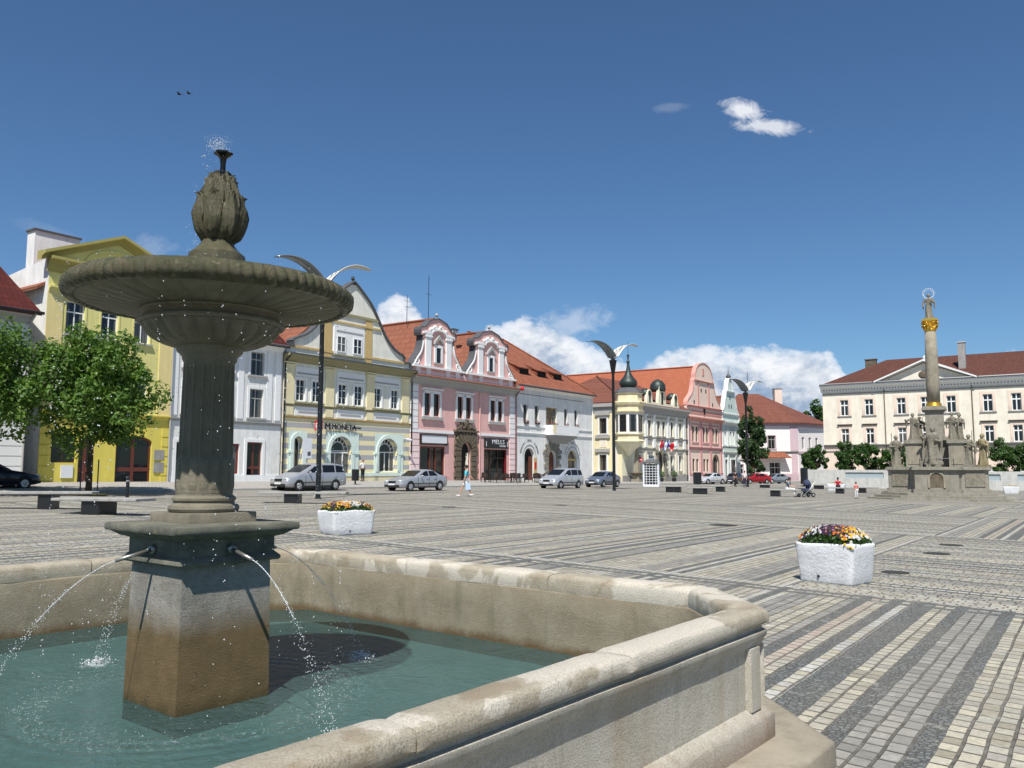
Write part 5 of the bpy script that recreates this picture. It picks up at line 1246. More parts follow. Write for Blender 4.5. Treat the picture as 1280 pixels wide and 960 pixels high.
hs=[(1.4,2.4,5.2,7.4),(4.0,5.0,5.2,7.4),(6.6,7.6,5.2,7.4)]
sw_=wall(0,11,-1.5,10,hs); ca,sa=cos(ang),sin(ang); sw_.v=[(L+x*ca-y*sa,x*sa+y*ca,z) for x,y,z in sw_.v]; sw_.build('right_wall',M['lined'],B)
for h in hs:
    w_=window(B,*h,cols=2,rows=1); xx=(h[0]+h[1])/2; w_.location=(L+xx*ca-.2*sa,xx*sa+.2*ca,h[2]); w_.rotation_euler=(0,0,ang)
for z0_,z1_,nm_ in ((9.2,10,'frieze'),(4.4,4.8,'string_course')):
    m=MB().box(0,11,-.14,0,z0_,z1_); m.v=[(L+x*ca-y*sa,x*sa+y*ca,z) for x,y,z in m.v]; m.build(nm_,M['lilac'],B)
ex,ey=L+11*ca,11*sa
slab(B,'roof','roof_brown',[[(-.6,-.7,10),(L+.3,-.7,10),(8.3,7,15.8),(4.5,7,15.8)],[(L+.3,-.7,10),(ex+.8,ey,10),(8.3,7,15.8)],[(ex+.8,ey,10),(ex-6,ey+9,10),(4.5,7,15.8),(8.3,7,15.8)],[(ex-6,ey+9,10),(-.6,10,10),(4.5,7,15.8)],[(-.6,10,10),(-.6,-.7,10),(4.5,7,15.8)]],.2)
chimney(B,12.6,9,12,16.9,1.4,1.4,'tanwall','slab'); antenna(B,6.4,7,15.5,4.6,6)
# ======= long school-like block on the right
B=thing('office_block','long cream three-storey office block with central pediment and dark red roof on the right side','building',(47,125,0),TH_B); L=44; D=16
cs=[3.1,6.55,10.9,14.05,17.3,21.75,25.1,28.5,32.0,35.5,39]
holes=[(c-.58,c+.58,9.5,11.87) for c in cs]+[(c-.55,c+.55,5.35,7.6) for c in cs]+[(c-.6,c+.6,.1,2.0) for c in cs]
wall(0,L,4.9,13.3,[h for h in holes if h[2]>4]).build('upper_wall',M['cream'],B); wall(0,L,-1.5,4.9,[h for h in holes if h[2]<4]).build('ground_floor_wall',M['tanwall'],B); body(B,L,D,-1.5,13.3,M['cream'])
for h in holes:
    w_=window(B,*h,cols=2,rows=1,trans=.66,bar=.09,fr=.09)
    if h[2]>9: surround(w_,*h,mat='tanwall',t=.38,p=.05,sillmat='slab')
    elif h[2]>4: surround(w_,*h,mat='tanwall',t=.36,p=.05,head=.1,headmat='rustic',sillmat='slab')
bx(B,'projecting_bay','cream',*[]) if 0 else None
cornice(B,0,L,4.85,.4,.35,'slab','string_course'); bx(B,'string_course','slab',0,L,-.1,0,4.2,4.35); cornice(B,-.2,L,13.1,1.0,.8,'trimwhite'); bx(B,'frieze_band','slab',0,L,-.06,0,12.75,12.9)
m=MB()
for k in range(110): m.box(.2+k*.4,.38+k*.4,-.3,0,13.3,13.48)
o=m.build('dentils',M['slab'],B)
gable(B,[(7.9,14.15),(20.3,14.15),(14.1,16.65)],-.3,.2,'cream','pediment'); m=MB()
for a,b in (((7.5,14.1),(14.1,16.85)),((14.1,16.85),(20.7,14.1))):
    m.add([(a[0],-1.05,a[1]+.05),(b[0],-1.05,b[1]+.05),(b[0],-1.05,b[1]+.25),(a[0],-1.05,a[1]+.25),(a[0],.2,a[1]-.1),(b[0],.2,b[1]-.1),(b[0],.2,b[1]+.4),(a[0],.2,a[1]+.4)],[(0,1,2,3),(4,7,6,5),(0,4,5,1),(3,2,6,7),(0,3,7,4),(1,5,6,2)])
m.build('raking_cornice',M['trimwhite'],B); MB().ball((14.1,-.32,15.0),.75,10,6,sc=(1,.15,.8)).build('emblem_relief',M['rustic'],B,True)
slab(B,'pediment_roof','roof_dkred',[[(7.3,-1.0,14.35),(14.1,-1.0,17.1),(14.1,6,17.1),(7.3,3,14.35)],[(14.1,-1.0,17.1),(20.9,-1.0,14.35),(20.9,3,14.35),(14.1,6,17.1)]],.1)
roofX(B,L,D,14.15,4.3,'roof_dkred',.75,8,8.0); gutter(B,-.2,L,14.25,-.9,'alu')
pipe(B,8.7,-.5,13.2,-.12,'rustic'); pipe(B,19.9,-.5,13.2,-.12,'rustic'); chimney(B,18.6,3.2,15.3,19.6,.9,.9,'slab','concrete'); chimney(B,5.5,8,17.0,18.6,1.6,.8,'rustic','rustic'); antenna(B,13.9,5.5,17.0,4.0,3)
MB().lathe([(.42,0),(.36,.15),(.1,.22)],16,0,0).build('satellite_dish',M['signwhite'],B).matrix_local=Matrix.Translation((13.7,4.8,18.0))@Matrix.Rotation(R(80),4,'X')
MB().lathe([(.36,0),(.3,.12),(.1,.18)],16,0,0).build('satellite_dish',M['signwhite'],B).matrix_local=Matrix.Translation((14.0,4.8,20.0))@Matrix.Rotation(R(80),4,'X')
# ------------------------------------------------------------- street lamps with wings
def lamp(x,y,label,h=10.9):
    T=thing('street_lamp',label,'street lamp',(x,y,gh(x,y)),TH_B,'tall winged street lamps')
    return T
LH=10.9
proto=None
LB=[('dark pole street lamp with two curved wings, the one half hidden behind the fountain bowl',-9.5,40.9),
    ('dark winged street lamp in front of the yellow corner town hall',8.1,66.1),
    ('dark winged street lamp beside the red car and the big tree',25.96,91.8)]
T=thing('street_lamp',LB[0][0],'street lamp',(LB[0][1],LB[0][2],gh(LB[0][1],LB[0][2])),R(34),'tall winged street lamps')
MB().lathe([(.16,-.3),(.16,.05),(.125,.08),(.125,5),(.11,LH-1.6),(.14,LH-1.55),(.3,LH-.55),(.33,LH-.5),(.12,LH-.45)],16).build('pole',M['pole'],T,'a')
MB().lathe([(.08,LH-.5),(.09,LH-.1),(.05,LH+.15)],12).build('lamp_head',M['alu'],T,True)
def wing(s_,mat,wid):
    P=[(0,.0),(.36,.48),(.85,.90),(1.4,1.15),(1.95,1.22),(2.45,1.15)]; P=smooth(P,4); n=len(P); v=[]
    for i,(a,b) in enumerate(P):
        t=i/(n-1); w_=wid*(1-.85*t**2.2)+.03; c=.10*(1-t)
        for k,(yy,dz) in enumerate(((-w_,c),(0,-.02),(w_,c))): v.append((s_*(a+.05),yy,LH-.3+b+dz))
    for i,(a,b) in enumerate(P):
        t=i/(n-1); w_=wid*(1-.85*t**2.2)+.03; c=.10*(1-t)
        for k,(yy,dz) in enumerate(((-w_,c),(0,-.02),(w_,c))): v.append((s_*(a+.05)+.02*s_,yy,LH-.34+b+dz))
    f=[];o=n*3
    for i in range(n-1):
        for k in range(2):
            q_=(i*3+k,i*3+k+1,(i+1)*3+k+1,(i+1)*3+k); f.append(q_); f.append(tuple(o+a for a in reversed(q_)))
        for k in (0,2): f.append((i*3+k,(i+1)*3+k,o+(i+1)*3+k,o+i*3+k))
    return MB().add(v,f).build('wing',mat,T,True)
wing(1,M['wing'],.62); wing(-1,M['glassblue'],.55)
m=MB()
for s_ in (-1,1):
    for yy in (-.3,.3): m.tube((s_*.1,yy*.3,LH-.45),(s_*.62,yy,LH+.55),.022,.018,6)
    m.tube((s_*.05,0,LH-.5),(s_*1.0,0,LH+.82),.03,.02,6)
m.build('wing_struts',M['glassblue'],T)
for lb,x,y in LB[1:]: dup(T,(x,y,gh(x,y)),R(30),lb)
# ------------------------------------------------------------- concrete flower troughs
def trough_mesh(lx,ly,h,seed):
    m=MB(); n=56; prof=[(.0,.0,.82),(.02,.0,.86),(.06,.03,.885),(.35,.0,.93),(.7,0,.97),(.94,.0,1.),(1.,.0,.985),(1.0,.0,.90),(.93,.0,.87),(.86,.0,.86)]
    v=[]
    for t,_,k in prof:
        for i in range(n):
            a=2*PI*i/n; c,s_=cos(a),sin(a); e=.17
            x=lx/2*k*(abs(c)**e)*(1 if c>0 else -1); y=ly/2*k*(abs(s_)**e)*(1 if s_>0 else -1)
            w=noise.noise_vector(Vector((x*3+seed,y*3,t*2)))*.022+noise.noise_vector(Vector((x*11+seed,y*11,t*8)))*.009
            v.append((x+w.x,y+w.y,max(0,h*t)+(w.z*1.5 if t>.5 else 0)))
    f=[(j*n+i,j*n+(i+1)%n,(j+1)*n+(i+1)%n,(j+1)*n+i) for j in range(len(prof)-1) for i in range(n)]
    f.append([(len(prof)-1)*n+i for i in range(n)])
    m.add(v,f); return m
white_c=N('whitewashed_concrete'); f_=white_c.noise(3,6,.6); g2=white_c.noise(45,6,.7)
cc=white_c.mix(white_c.ramp(f_,[(.3,0),(.75,1)]),rgb(206,207,208),rgb(226,227,228)); cc=white_c.mix(white_c.ramp(g2,[(.3,.55),(.42,0)]),cc,rgb(150,150,150)); cc=white_c.mix(white_c.ramp(white_c.noise(6,5,.7),[(.62,0),(.72,.5)]),cc,rgb(168,168,170))
M['trough']=white_c.done(cc,.85,white_c.bump(g2,.9,.012,white_c.bump(white_c.noise(14,5,.7),.7,.03)),0,.25)
petal={k:plain('petals_'+k,tuple(v_*.6 for v_ in c[:3])+(1,),.6,var=.2,scale=30) for k,c in {'yellow':rgb(250,200,20),'orange':rgb(226,120,20),'white':rgb(240,240,236),'purple':rgb(66,34,92),'maroon':rgb(92,22,40),'pinkp':rgb(190,120,150),'dark':rgb(36,22,44)}.items()}
def leafmat(name,a,b,trans=.25):
    n=N(name); oi=n.n('ShaderNodeNewGeometry'); f=n.n('ShaderNodeTexWhiteNoise') 
    c=n.mix(oi.outputs['Random Per Island'],a,b)
    n.l(c,n.b.inputs['Base Color']); n.b.inputs['Roughness'].default_value=.5; n.b.inputs['Specular IOR Level'].default_value=.35
    tr=n.n('ShaderNodeBsdfTranslucent'); c2=n.mix(.5,c,(b[0]*1.6,b[1]*1.7,b[2]*.8,1)); n.l(c2,tr.inputs['Color'])
    mx=n.n('ShaderNodeMixShader'); mx.inputs[0].default_value=trans; n.l(n.b.outputs[0],mx.inputs[1]); n.l(tr.outputs[0],mx.inputs[2]); n.l(mx.outputs[0],n.out.inputs['Surface'])
    return n.mat
M['bedleaf']=leafmat('pansy_leaves',(.03,.07,.015,1),(.07,.14,.03,1))
def trough(x,y,rz,lx,ly,h,label,cols,dome,n=520,seed=1,group='concrete flower troughs'):
    T=thing('flower_planter',label,'flower planter',(x,y,gh(x,y)-.01),rz,group)
    t_=trough_mesh(lx,ly,h,seed).build('tub',M['trough'],T,True)
    MB().tube((-.1*lx,-ly/2*.90-.02,h*.18),(-.1*lx,-ly/2*.85,h*.18),.02,.02,8).build('drain_hole',M['dark'],T)
    rd=random.Random(seed); lf=MB(); pt=MB(); names=list(petal)
    hx,hy=lx*.47,ly*.45
    for k in range(n*2):
        a=rd.uniform(-1,1);b=rd.uniform(-1,1); zt=dome*math.sqrt(max(0,1-.75*(a*a)**1.2-.6*(b*b)**1.2)); z=h*.93+zt*rd.uniform(.2,.95)
        p=Vector((a*hx*1.04,b*hy*1.08,z)); d=Vector((rd.gauss(0,1),rd.gauss(0,1),rd.gauss(.6,.6))).normalized(); u=d.orthogonal().normalized()*rd.uniform(.018,.04); w_=d.cross(u)*.6
        lf.add([p-u,p-w_,p+u,p+w_],[(0,1,2,3)])
    for k in range(n):
        a=rd.uniform(-1,1);b=rd.uniform(-1,1); zt=dome*math.sqrt(max(0,1-.75*(a*a)**1.2-.6*(b*b)**1.2)); z=h*.96+zt+rd.gauss(0,.012)
        ci=cols(a+rd.gauss(0,.12),b,rd); p=Vector((a*hx*1.05,b*hy*1.1,z)); d=Vector((a*.8+rd.gauss(0,.3),b*.9-.35+rd.gauss(0,.3),.75)).normalized()
        u=d.orthogonal().normalized(); w_=d.cross(u); r=rd.uniform(.014,.026)
        vs=[p+d*.006]; 
        for q_ in range(5):
            for rr,da in ((.55,-.62),(1.,-.3),(1.,.3)):
                an=2*PI*q_/5+da; vs.append(p+(u*cos(an)+w_*sin(an))*r*rr)
        pt.add(vs,[(0,i,i+1 if i<15 else 1) for i in range(1,16)],names.index(ci))
    o=lf.build('foliage',M['bedleaf'],T); o['kind']='stuff'
    o=pt.build('blossoms',[petal[k] for k in names],T); o['kind']='stuff'
    return T
def colR(a,b,rd):
    if a<-.72: return rd.choice(['orange','orange','maroon','yellow'])
    if a<-.1: return rd.choice(['white','white','purple','dark']) if b<.2 else rd.choice(['purple','dark','dark','maroon'])
    if a<.3: return rd.choice(['purple','dark','maroon','pinkp'])
    if a<.78: return rd.choice(['yellow','yellow','orange','dark','purple']) if b<.35 else rd.choice(['pinkp','white','yellow'])
    return rd.choice(['white','white','yellow'])
def colL(a,b,rd):
    if a<-.6: return rd.choice(['yellow','maroon','maroon','dark'])
    if a<-.15: return rd.choice(['orange','yellow','yellow','pinkp']) if b<.3 else rd.choice(['maroon','pinkp','purple'])
    if a<.3: return rd.choice(['white','white','white','yellow'])
    if a<.5: return rd.choice(['dark','maroon','white'])
    return rd.choice(['yellow','orange','yellow','maroon'])
trough(4.98,12.95,R(-50),.96,.74,.60,'white concrete trough heaped with purple, white and yellow pansies, the larger one at right',colR,.27,760,3)
trough(-4.02,20.35,R(38),1.16,.92,.58,'white concrete trough of yellow and white pansies beyond the basin, near the fountain',colL,.22,760,9)
trough(30.1,77.4,R(-30),1.6,.9,.7,'distant concrete trough with a few yellow flowers left of the column monument',lambda a,b,r:'yellow',.2,90,4)
trough(46.6,77.9,R(-30),1.3,.9,.7,'distant concrete trough with a few yellow flowers right of the column monument',lambda a,b,r:'yellow',.2,90,5)
# ------------------------------------------------------------- benches: pale slab on black blocks
def bench(x,y,rz,label,lx=2.6,ly=.75,blocks=((0,1.0),),h=.44):
    T=thing('bench',label,'bench',(x,y,gh(x,y)),rz,'slab benches on black blocks')
    o=MB().box(-lx/2,lx/2,-ly/2,ly/2,h-.02,h+.07).build('seat',M['slab'],T)
    b=o.modifiers.new('bevel','BEVEL'); b.width=.015
    for c,w_ in blocks: MB().box(c-w_/2,c+w_/2,-ly/2+.08,ly/2-.08,-.15,h-.02).build('support',M['black'],T)
    return T
bench(-17.5,28.2,R(8),'slab bench at the left edge on two narrow black supports',6.5,.7,((-2.2,.5),(1.75,.5)),.5)
bench(-12.75,26.1,R(-12),'oblong slab bench on one black block in front of the round tree at left',3.0,1.0,((-.15,.62),))
bench(-8.9,35.7,R(2),'slab bench on a black block in front of the silver people carrier',3.7,.8,((-.45,.62),),.42)
bench(12.4,64,R(-20),'slab bench on two black blocks just right of the middle lamp',2.0,.8,((-.3,.5),(.3,.5)))
bench(13.6,60.3,R(-15),'slab bench on a wide black block, nearest of the group right of the middle lamp',1.9,1.0,((0,1.0),))
bench(17.1,68.4,R(-25),'slab bench on a small black block left of the far lamp',1.7,.8,((0,.65),))
bench(18.75,57.4,R(-25),'slab bench where a person sits beside the pushchair',2.2,.8,((-.6,.62),))
bench(27.0,68.7,R(-30),'slab bench on a black block left of the monument, next to the far trough',2.2,.8,((0,.6),))
bench(30.7,72.6,R(-30),'slab bench on a black block right beside the monument steps',2.2,.8,((-.2,.6),))
# ------------------------------------------------------------- cars
def car(name,label,x,y,rz,kind,mat,L=4.7,Wd=1.78,plate=True,group='parked cars'):
    T=thing(name,label,'car',(x,y,gh(x,y)),rz,group); hw=Wd/2
    if kind=='sedan':
        st=[(0,.50,.52,.72,.5),(.05,.64,.66,.84,.55),(.35,.74,.77,.95,.62),(.95,.86,.90,.99,.68),(1.42,.93,.97,1,.72),(2.2,.96,1.38,1,.66),(2.7,.97,1.455,1,.64),(3.3,.98,1.43,1,.64),(4.0,1.0,1.10,1,.70),(4.45,1.0,1.04,.97,.70),(4.62,.95,.98,.9,.66),(4.7,.70,.72,.82,.6)]; gi=(4,8); bp=(1.55,2.25,2.72,3.3,3.92); bl=.98
    elif kind=='hatch':
        st=[(0,.50,.52,.72,.5),(.05,.64,.66,.84,.55),(.35,.76,.79,.95,.62),(.95,.90,.94,.99,.68),(1.2,.95,.99,1,.72),(1.95,.98,1.42,1,.66),(2.5,.99,1.50,1,.64),(3.3,1.0,1.47,1,.64),(4.15,1.02,1.16,1,.68),(4.5,1.0,1.04,.96,.68),(4.64,.9,.93,.9,.64),(4.7,.65,.67,.84,.6)]; gi=(4,8); bp=(1.35,2.0,2.55,3.3,4.05); bl=1.0
    else:
        st=[(0,.52,.54,.74,.55),(.05,.70,.72,.85,.6),(.3,.82,.85,.95,.66),(.8,.98,1.02,.99,.72),(1.05,1.05,1.10,1,.76),(2.05,1.07,1.62,1,.72),(2.6,1.08,1.70,1,.71),(3.8,1.09,1.70,1,.71),(4.5,1.09,1.62,1,.70),(4.64,1.06,1.12,.98,.74),(4.7,.9,.94,.95,.7),(4.72,.6,.62,.9,.66)]; gi=(4,9); bp=(1.3,2.05,2.7,3.75,4.5); bl=1.09
    k=L/4.7; m=MB(); rows=[]
    for (xx,be,top,w_,wr) in st:
        w_*=hw; wr*=hw/.9; zb=.24 if .2<xx<4.5 else .30
        half=[(w_*.90,zb),(w_*.985,zb+.12),(w_,(zb+be)/2),(w_*.985,be-.1),(w_*.94,be)]
        if top>be+.1: half+=[(wr+(w_*.94-wr)*.25,be+(top-be)*.78),(wr*.93,top-.035),(wr*.6,top)]
        else: half+=[(w_*.86,be+(top-be)*.5),(w_*.74,top-.01),(w_*.5,top)]
        rows+= [(xx*k-L/2,-a,b) for a,b in half]+[(xx*k-L/2,a,b) for a,b in half[::-1]]
    P=16; n=len(st)
    m.add(rows,[(i*P+c,i*P+(c+1)%P,(i+1)*P+(c+1)%P,(i+1)*P+c) for i in range(n-1) for c in range(P)]+[list(range(P-1,-1,-1)),[(n-1)*P+c for c in range(P)]])
    b=m.build('body',mat,T,'a'); b.data.set_sharp_from_angle(angle=R(50))
    def yat(xx,z,s_):
        for a,c in zip(st,st[1:]):
            if a[0]<=xx<=c[0]:
                t=(xx-a[0])/(c[0]-a[0]); be,top,w_,wr=[a[i]+(c[i]-a[i])*t for i in (1,2,3,4)]; w_*=hw;wr*=hw/.9
                u=max(0,min(1,(z-be)/max(.01,(top-be)*.78))); y0=w_*.94; y1=wr+(w_*.94-wr)*.25; return s_*(y0+(y1-y0)*u+.012)
    def topz(xx):
        for a,c in zip(st,st[1:]):
            if a[0]<=xx<=c[0]: t=(xx-a[0])/(c[0]-a[0]); return a[2]+(c[2]-a[2])*t,a[1]+(c[1]-a[1])*t
    for s_ in (-1,1):
        panes=[[(bp[0]+.18,0),(bp[1]+.12,1),(bp[2]-.06,1),(bp[2]-.06,0)],[(bp[2]+.04,0),(bp[2]+.04,1),(bp[3]-.02,1),(bp[3]+(.32 if kind!='mpv' else -.02),0)]]
        if kind=='mpv': panes.append([(bp[3]+.08,0),(bp[3]+.08,1),(bp[4]-.1,1),(bp[4]+.0,0)])
        for pn in panes:
            pts=[]
            for xx,u in pn:
                tz,be=topz(xx); z=be+.05 if not u else max(be+.08,be+(tz-be)*.80); pts.append(((xx*k-L/2),yat(xx,z,s_),z))
            MB().add(pts,[(0,1,2,3)]).build('side_window',M['carglass'],T)
        for wx in (.86,3.78):
            X=wx*k-L/2; wl=MB().tube((X,s_*(hw-.2),.31),(X,s_*(hw+.005),.31),.315,.30,20).build('wheel',M['tyre'],T)
            mm=MB().tube((0,0,0),(0,s_*.012,0),.195,.185,14)
            for q_ in range(5): a=2*PI*q_/5; mm.tube((0,s_*.015,0),(.18*cos(a),s_*.015,.18*sin(a)),.03,.022,5)
            r_=mm.build('rim',M['rim'],wl); r_.location=(X,s_*(hw+.006),.31)
            mm=MB(); v=[(X+.375*cos(a),s_*(hw*1.0+.001),.33+.375*sin(a)) for a in [PI*i/12 for i in range(13)]]+[(X-.375,s_*(hw+.001),.25),(X+.375,s_*(hw+.001),.25)]
            mm.add(v,[list(range(15))]); mm.build('wheel_arch',M['tyre'],T)
        mx_=bp[0]+.3; tz,be=topz(mx_); MB().ball((mx_*k-L/2,s_*(hw+.1),be+.06),.1,8,6,sc=(.6,1,.75)).build('wing_mirror',mat,T,True)
        h0=MB(); h0.ball((.17*k-L/2,s_*hw*.66,.68 if kind!='mpv' else .74),.14,10,6,sc=(1.25,1.35,.6)); h0.build('headlight',M['lamp'],T,True)
        MB().ball((L/2-.1,s_*hw*.78,.88),.12,8,6,sc=(.6,1.0,1.1)).build('tail_light',M['red'],T,True)
        m=MB()
        for xx_,zt_ in ((bp[0]+.05,.92),(bp[2]-.01,.92),(bp[3]+.12,.92)): m.box(xx_*k-L/2-.008,xx_*k-L/2+.008,min(s_*(hw*.97),s_*(hw+.003)),max(s_*(hw*.97),s_*(hw+.003)),.34,zt_)
        m.box(-L/2+1.25,L/2-1.3,min(s_*(hw*.95),s_*(hw*.99)),max(s_*(hw*.95),s_*(hw*.99)),.22,.30); m.build('door_seams',M['tyre'],T)
        for xx_ in (bp[2]-.22,bp[3]-.05): MB().box(xx_*k-L/2-.09,xx_*k-L/2+.09,min(s_*(hw*.97),s_*(hw+.02)),max(s_*(hw*.97),s_*(hw+.02)),.80,.83).build('door_handle',M['rim'],T)
        MB().box(-L/2+1.2,L/2-1.25,min(s_*(hw*.99),s_*(hw+.012)),max(s_*(hw*.99),s_*(hw+.012)),.50,.545).build('rub_strip',M['tyre'],T)
    def screen(i0,i1,name,f0=.06,f1=.93):
        a,c=st[i0],st[i1]; P_=[]
        for t,w_ in ((f0,1),(f1,0)):
            xx=a[0]+(c[0]-a[0])*t; z=a[2]+(c[2]-a[2])*t; ww=(a[3]*.74*hw+(c[4]*hw/.9*.93-a[3]*.74*hw)*t)*.93 if c[2]>a[2] else (a[4]*hw/.9*.93+(c[3]*.74*hw-a[4]*hw/.9*.93)*t)*.93
            P_+= [(xx*k-L/2,-ww,z+.016),(xx*k-L/2,ww,z+.016)]
        MB().add([P_[0],P_[1],P_[3],P_[2]],[(0,1,2,3)]).build(name,M['carglass'],T)
    screen(gi[0],gi[0]+1,'windscreen'); screen(gi[1]-1,gi[1],'rear_window')
    zb=.62 if kind!='mpv' else .68
    MB().box(-L/2-.012,-L/2+.1,-hw*.34,hw*.34,zb-.07,zb+.07).build('grille',M['black'],T)
    MB().box(-L/2-.03,-L/2+.12,-hw*.72,hw*.72,.30,.44).build('bumper_vent',M['tyre'],T)
    if plate: MB().box(-L/2-.045,-L/2+.0,-.26,.26,.42,.53).build('number_plate',M['signwhite'],T)
    return T
silver=paint('silver_paint',(.42,.43,.45,1)); silver2=paint('pale_silver_paint',(.50,.52,.55,1)); bluegrey=paint('blue_grey_paint',(.17,.20,.25,1)); navy=paint('navy_paint',(.012,.015,.03,1)); whitep=paint('white_paint',(.75,.75,.75,1)); darkg=paint('dark_grey_paint',(.05,.055,.06,1)); redp=paint('red_car_paint',(.42,.015,.02,1)); yel=paint('yellow_car_paint',(.75,.6,.02,1)); skyb=paint('steel_blue_paint',(.26,.31,.37,1))
ca_=TH_A
car('people_carrier','silver people carrier parked left of the striped bank, partly behind a lamp pole',-12.75,52.2,ca_,'mpv',silver,4.75,1.85)
car('parked_saloon','silver saloon car parked in front of the pink twin-gabled house',-6.5,56.6,ca_,'sedan',silver,4.8,1.77)
car('people_carrier','pale silver people carrier parked in front of the white inn',4.15,70.6,ca_,'mpv',silver2,4.65,1.82)
car('parked_hatchback','blue-grey hatchback parked directly behind the pale people carrier by the middle lamp',8.5,78.0,ca_,'hatch',bluegrey,4.3,1.72)
car('parked_saloon','dark navy saloon car at the far left edge',-25.5,40.3,ca_+R(180),'sedan',navy,4.6,1.75)
for a,lb,px,mt,kd in ((0,'white saloon parked before the peach gabled house',(891,603.5),whitep,'sedan'),(1,'dark grey car parked between the white saloon and the red car',(913,603.5),darkg,'hatch'),(2,'red car parked behind the far winged lamp',(934,602.8),redp,'hatch'),(3,'steel blue car parked at the right end of the row before the trees',(954,602.6),skyb,'hatch')):
    car('parked_car',lb,*[(25.6,107.5),(30.2,113.2),(34.3,117.5),(38.6,122)][a],R([35,60,18,25][a]),kd,mt,4.4,1.75)
car('parked_car','yellow and black car beyond the concrete wall beside the monument base',45.2,101.0,R(75),'hatch',yel,4.2,1.8)
# ------------------------------------------------------------- people (one skinned body each, clothes as parts)
def skinmesh(name,pts,edges,mat,parent,sub=1,root=0):
    me=bpy.data.meshes.new(name); me.from_pydata([p[0] for p in pts],edges,[]); me.materials.append(mat)
    o=bpy.data.objects.new(name,me); COL.objects.link(o); o.parent=parent
    sk=o.modifiers.new('skin','SKIN'); sk.use_smooth_shade=True
    for i,p in enumerate(pts):
        r=p[1]; me.skin_vertices[0].data[i].radius=r if isinstance(r,tuple) else (r,r)
    me.skin_vertices[0].data[root].use_root=True
    s_=o.modifiers.new('sub','SUBSURF'); s_.levels=sub; s_.render_levels=sub
    return o
def person(label,x,y,rz,J,top,bottom,hairm=None,scale=1.,z=None,shoes=None,legs='trousers',group=None):
    """J: joints in metres, facing -y"""
    T=thing('person',label,'person',(x,y,gh(x,y) if z is None else z),rz,group); T.scale=(scale,)*3
    hip,chest,neck,head=J['hip'],J['chest'],J['neck'],J['head']
    V=lambda p:Vector(p); P=[(hip,.11),(V(hip).lerp(V(chest),.5),(.12,.095)),(chest,(.145,.10)),(neck,.05),(V(neck).lerp(V(head),.55),.062),(head,(.078,.095)),(V(head)+Vector((0,.0,.1)),(.06,.07))]
    E_=[(0,1),(1,2),(2,3),(3,4),(4,5),(5,6)]
    for s_,k in ((-1,'r'),(1,'l')):
        sh,el,ha=J['sh'+k],J['el'+k],J['ha'+k]; b=len(P); P+=[(sh,.055),(el,.04),(ha,.03)]; E_+=[(2,b),(b,b+1),(b+1,b+2)]
        d=(V(ha)-V(el)).normalized(); pa=V(ha)+d*.07; P.append((pa,(.032,.018))); E_.append((b+2,b+3))
        sd=d.orthogonal().normalized()
        for q_,(o_,l_) in enumerate(((-.03,.075),(-.01,.085),(.012,.08),(.032,.06))): P.append((pa+sd*o_+d*l_,.008)); E_.append((b+3,b+4+q_))
        P.append((V(ha)+sd*.055+d*.05,.010)); E_.append((b+2,b+8))
        hj,kn,an,to=J['hj'+k],J['kn'+k],J['an'+k],J['to'+k]; b=len(P); P+=[(hj,.085),(kn,.055),(an,.035),(to,(.035,.022))]; E_+=[(0,b),(b,b+1),(b+1,b+2),(b+2,b+3)]
    skinmesh('body',P,E_,M['skin'],T)
    # shirt and legs
    S_=[(V(hip)+Vector((0,0,.02)),.128),(V(hip).lerp(V(chest),.5),(.138,.112)),(chest,(.162,.118)),(V(chest).lerp(V(neck),.7),(.07,.06))]; E2=[(0,1),(1,2),(2,3)]
    for k in 'rl': b=len(S_); S_+=[(J['sh'+k],.07),(V(J['sh'+k]).lerp(V(J['el'+k]),.8),.055)]; E2+=[(2,b),(b,b+1)]
    skinmesh('shirt',S_,E2,top,T)
    f=1.0 if legs=='trousers' else .45
    S_=[(hip,.135)];E2=[]
    for k in 'rl':
        b=len(S_); S_.append((J['hj'+k],.105)); E2.append((0,b))
        if legs=='trousers': S_+=[(J['kn'+k],.07),(J['an'+k],.055)]; E2+=[(b,b+1),(b+1,b+2)]
        else: S_+=[(V(J['hj'+k]).lerp(V(J['kn'+k]),.8),.08)]; E2+=[(b,b+1)]
    skinmesh('trousers' if legs=='trousers' else 'shorts',S_,E2,bottom,T)
    h=V(head); hm=hairm or M['hair']
    mm=MB().ball(h+Vector((0,.022,.035)),.105,14,10,sc=(.88,1,1.05)); mm.build('hair',hm,T,True)
    fm=MB().ball(h+Vector((0,-.088,-.01)),.018,6,5,sc=(.7,1,1.2)); fm.build('nose',M['skin'],T,True)
    e_=MB()
    for s_ in(-1,1): MB().ball(h+Vector((s_*.03,-.078,.015)),.009,6,4).build('eye',M['hair'],T,True); MB().ball(h+Vector((s_*.08,.0,.0)),.022,6,5,sc=(.4,.8,1.3)).build('ear',M['skin'],T,True)
    MB().box(h.x-.022,h.x+.022,h.y-.088,h.y-.078,h.z-.055,h.z-.047).build('mouth',plain('lips',(.3,.08,.07,1)) if 'lips' not in bpy.data.materials else bpy.data.materials['lips'],T)
    for k in 'rl':
        a,t=V(J['an'+k]),V(J['to'+k]); MB().ball((a+t)/2+Vector((0,0,-.02)),.1,10,6,sc=(.45,1.35,.42)).build('shoe',shoes or M['black'],T,True)
    return T
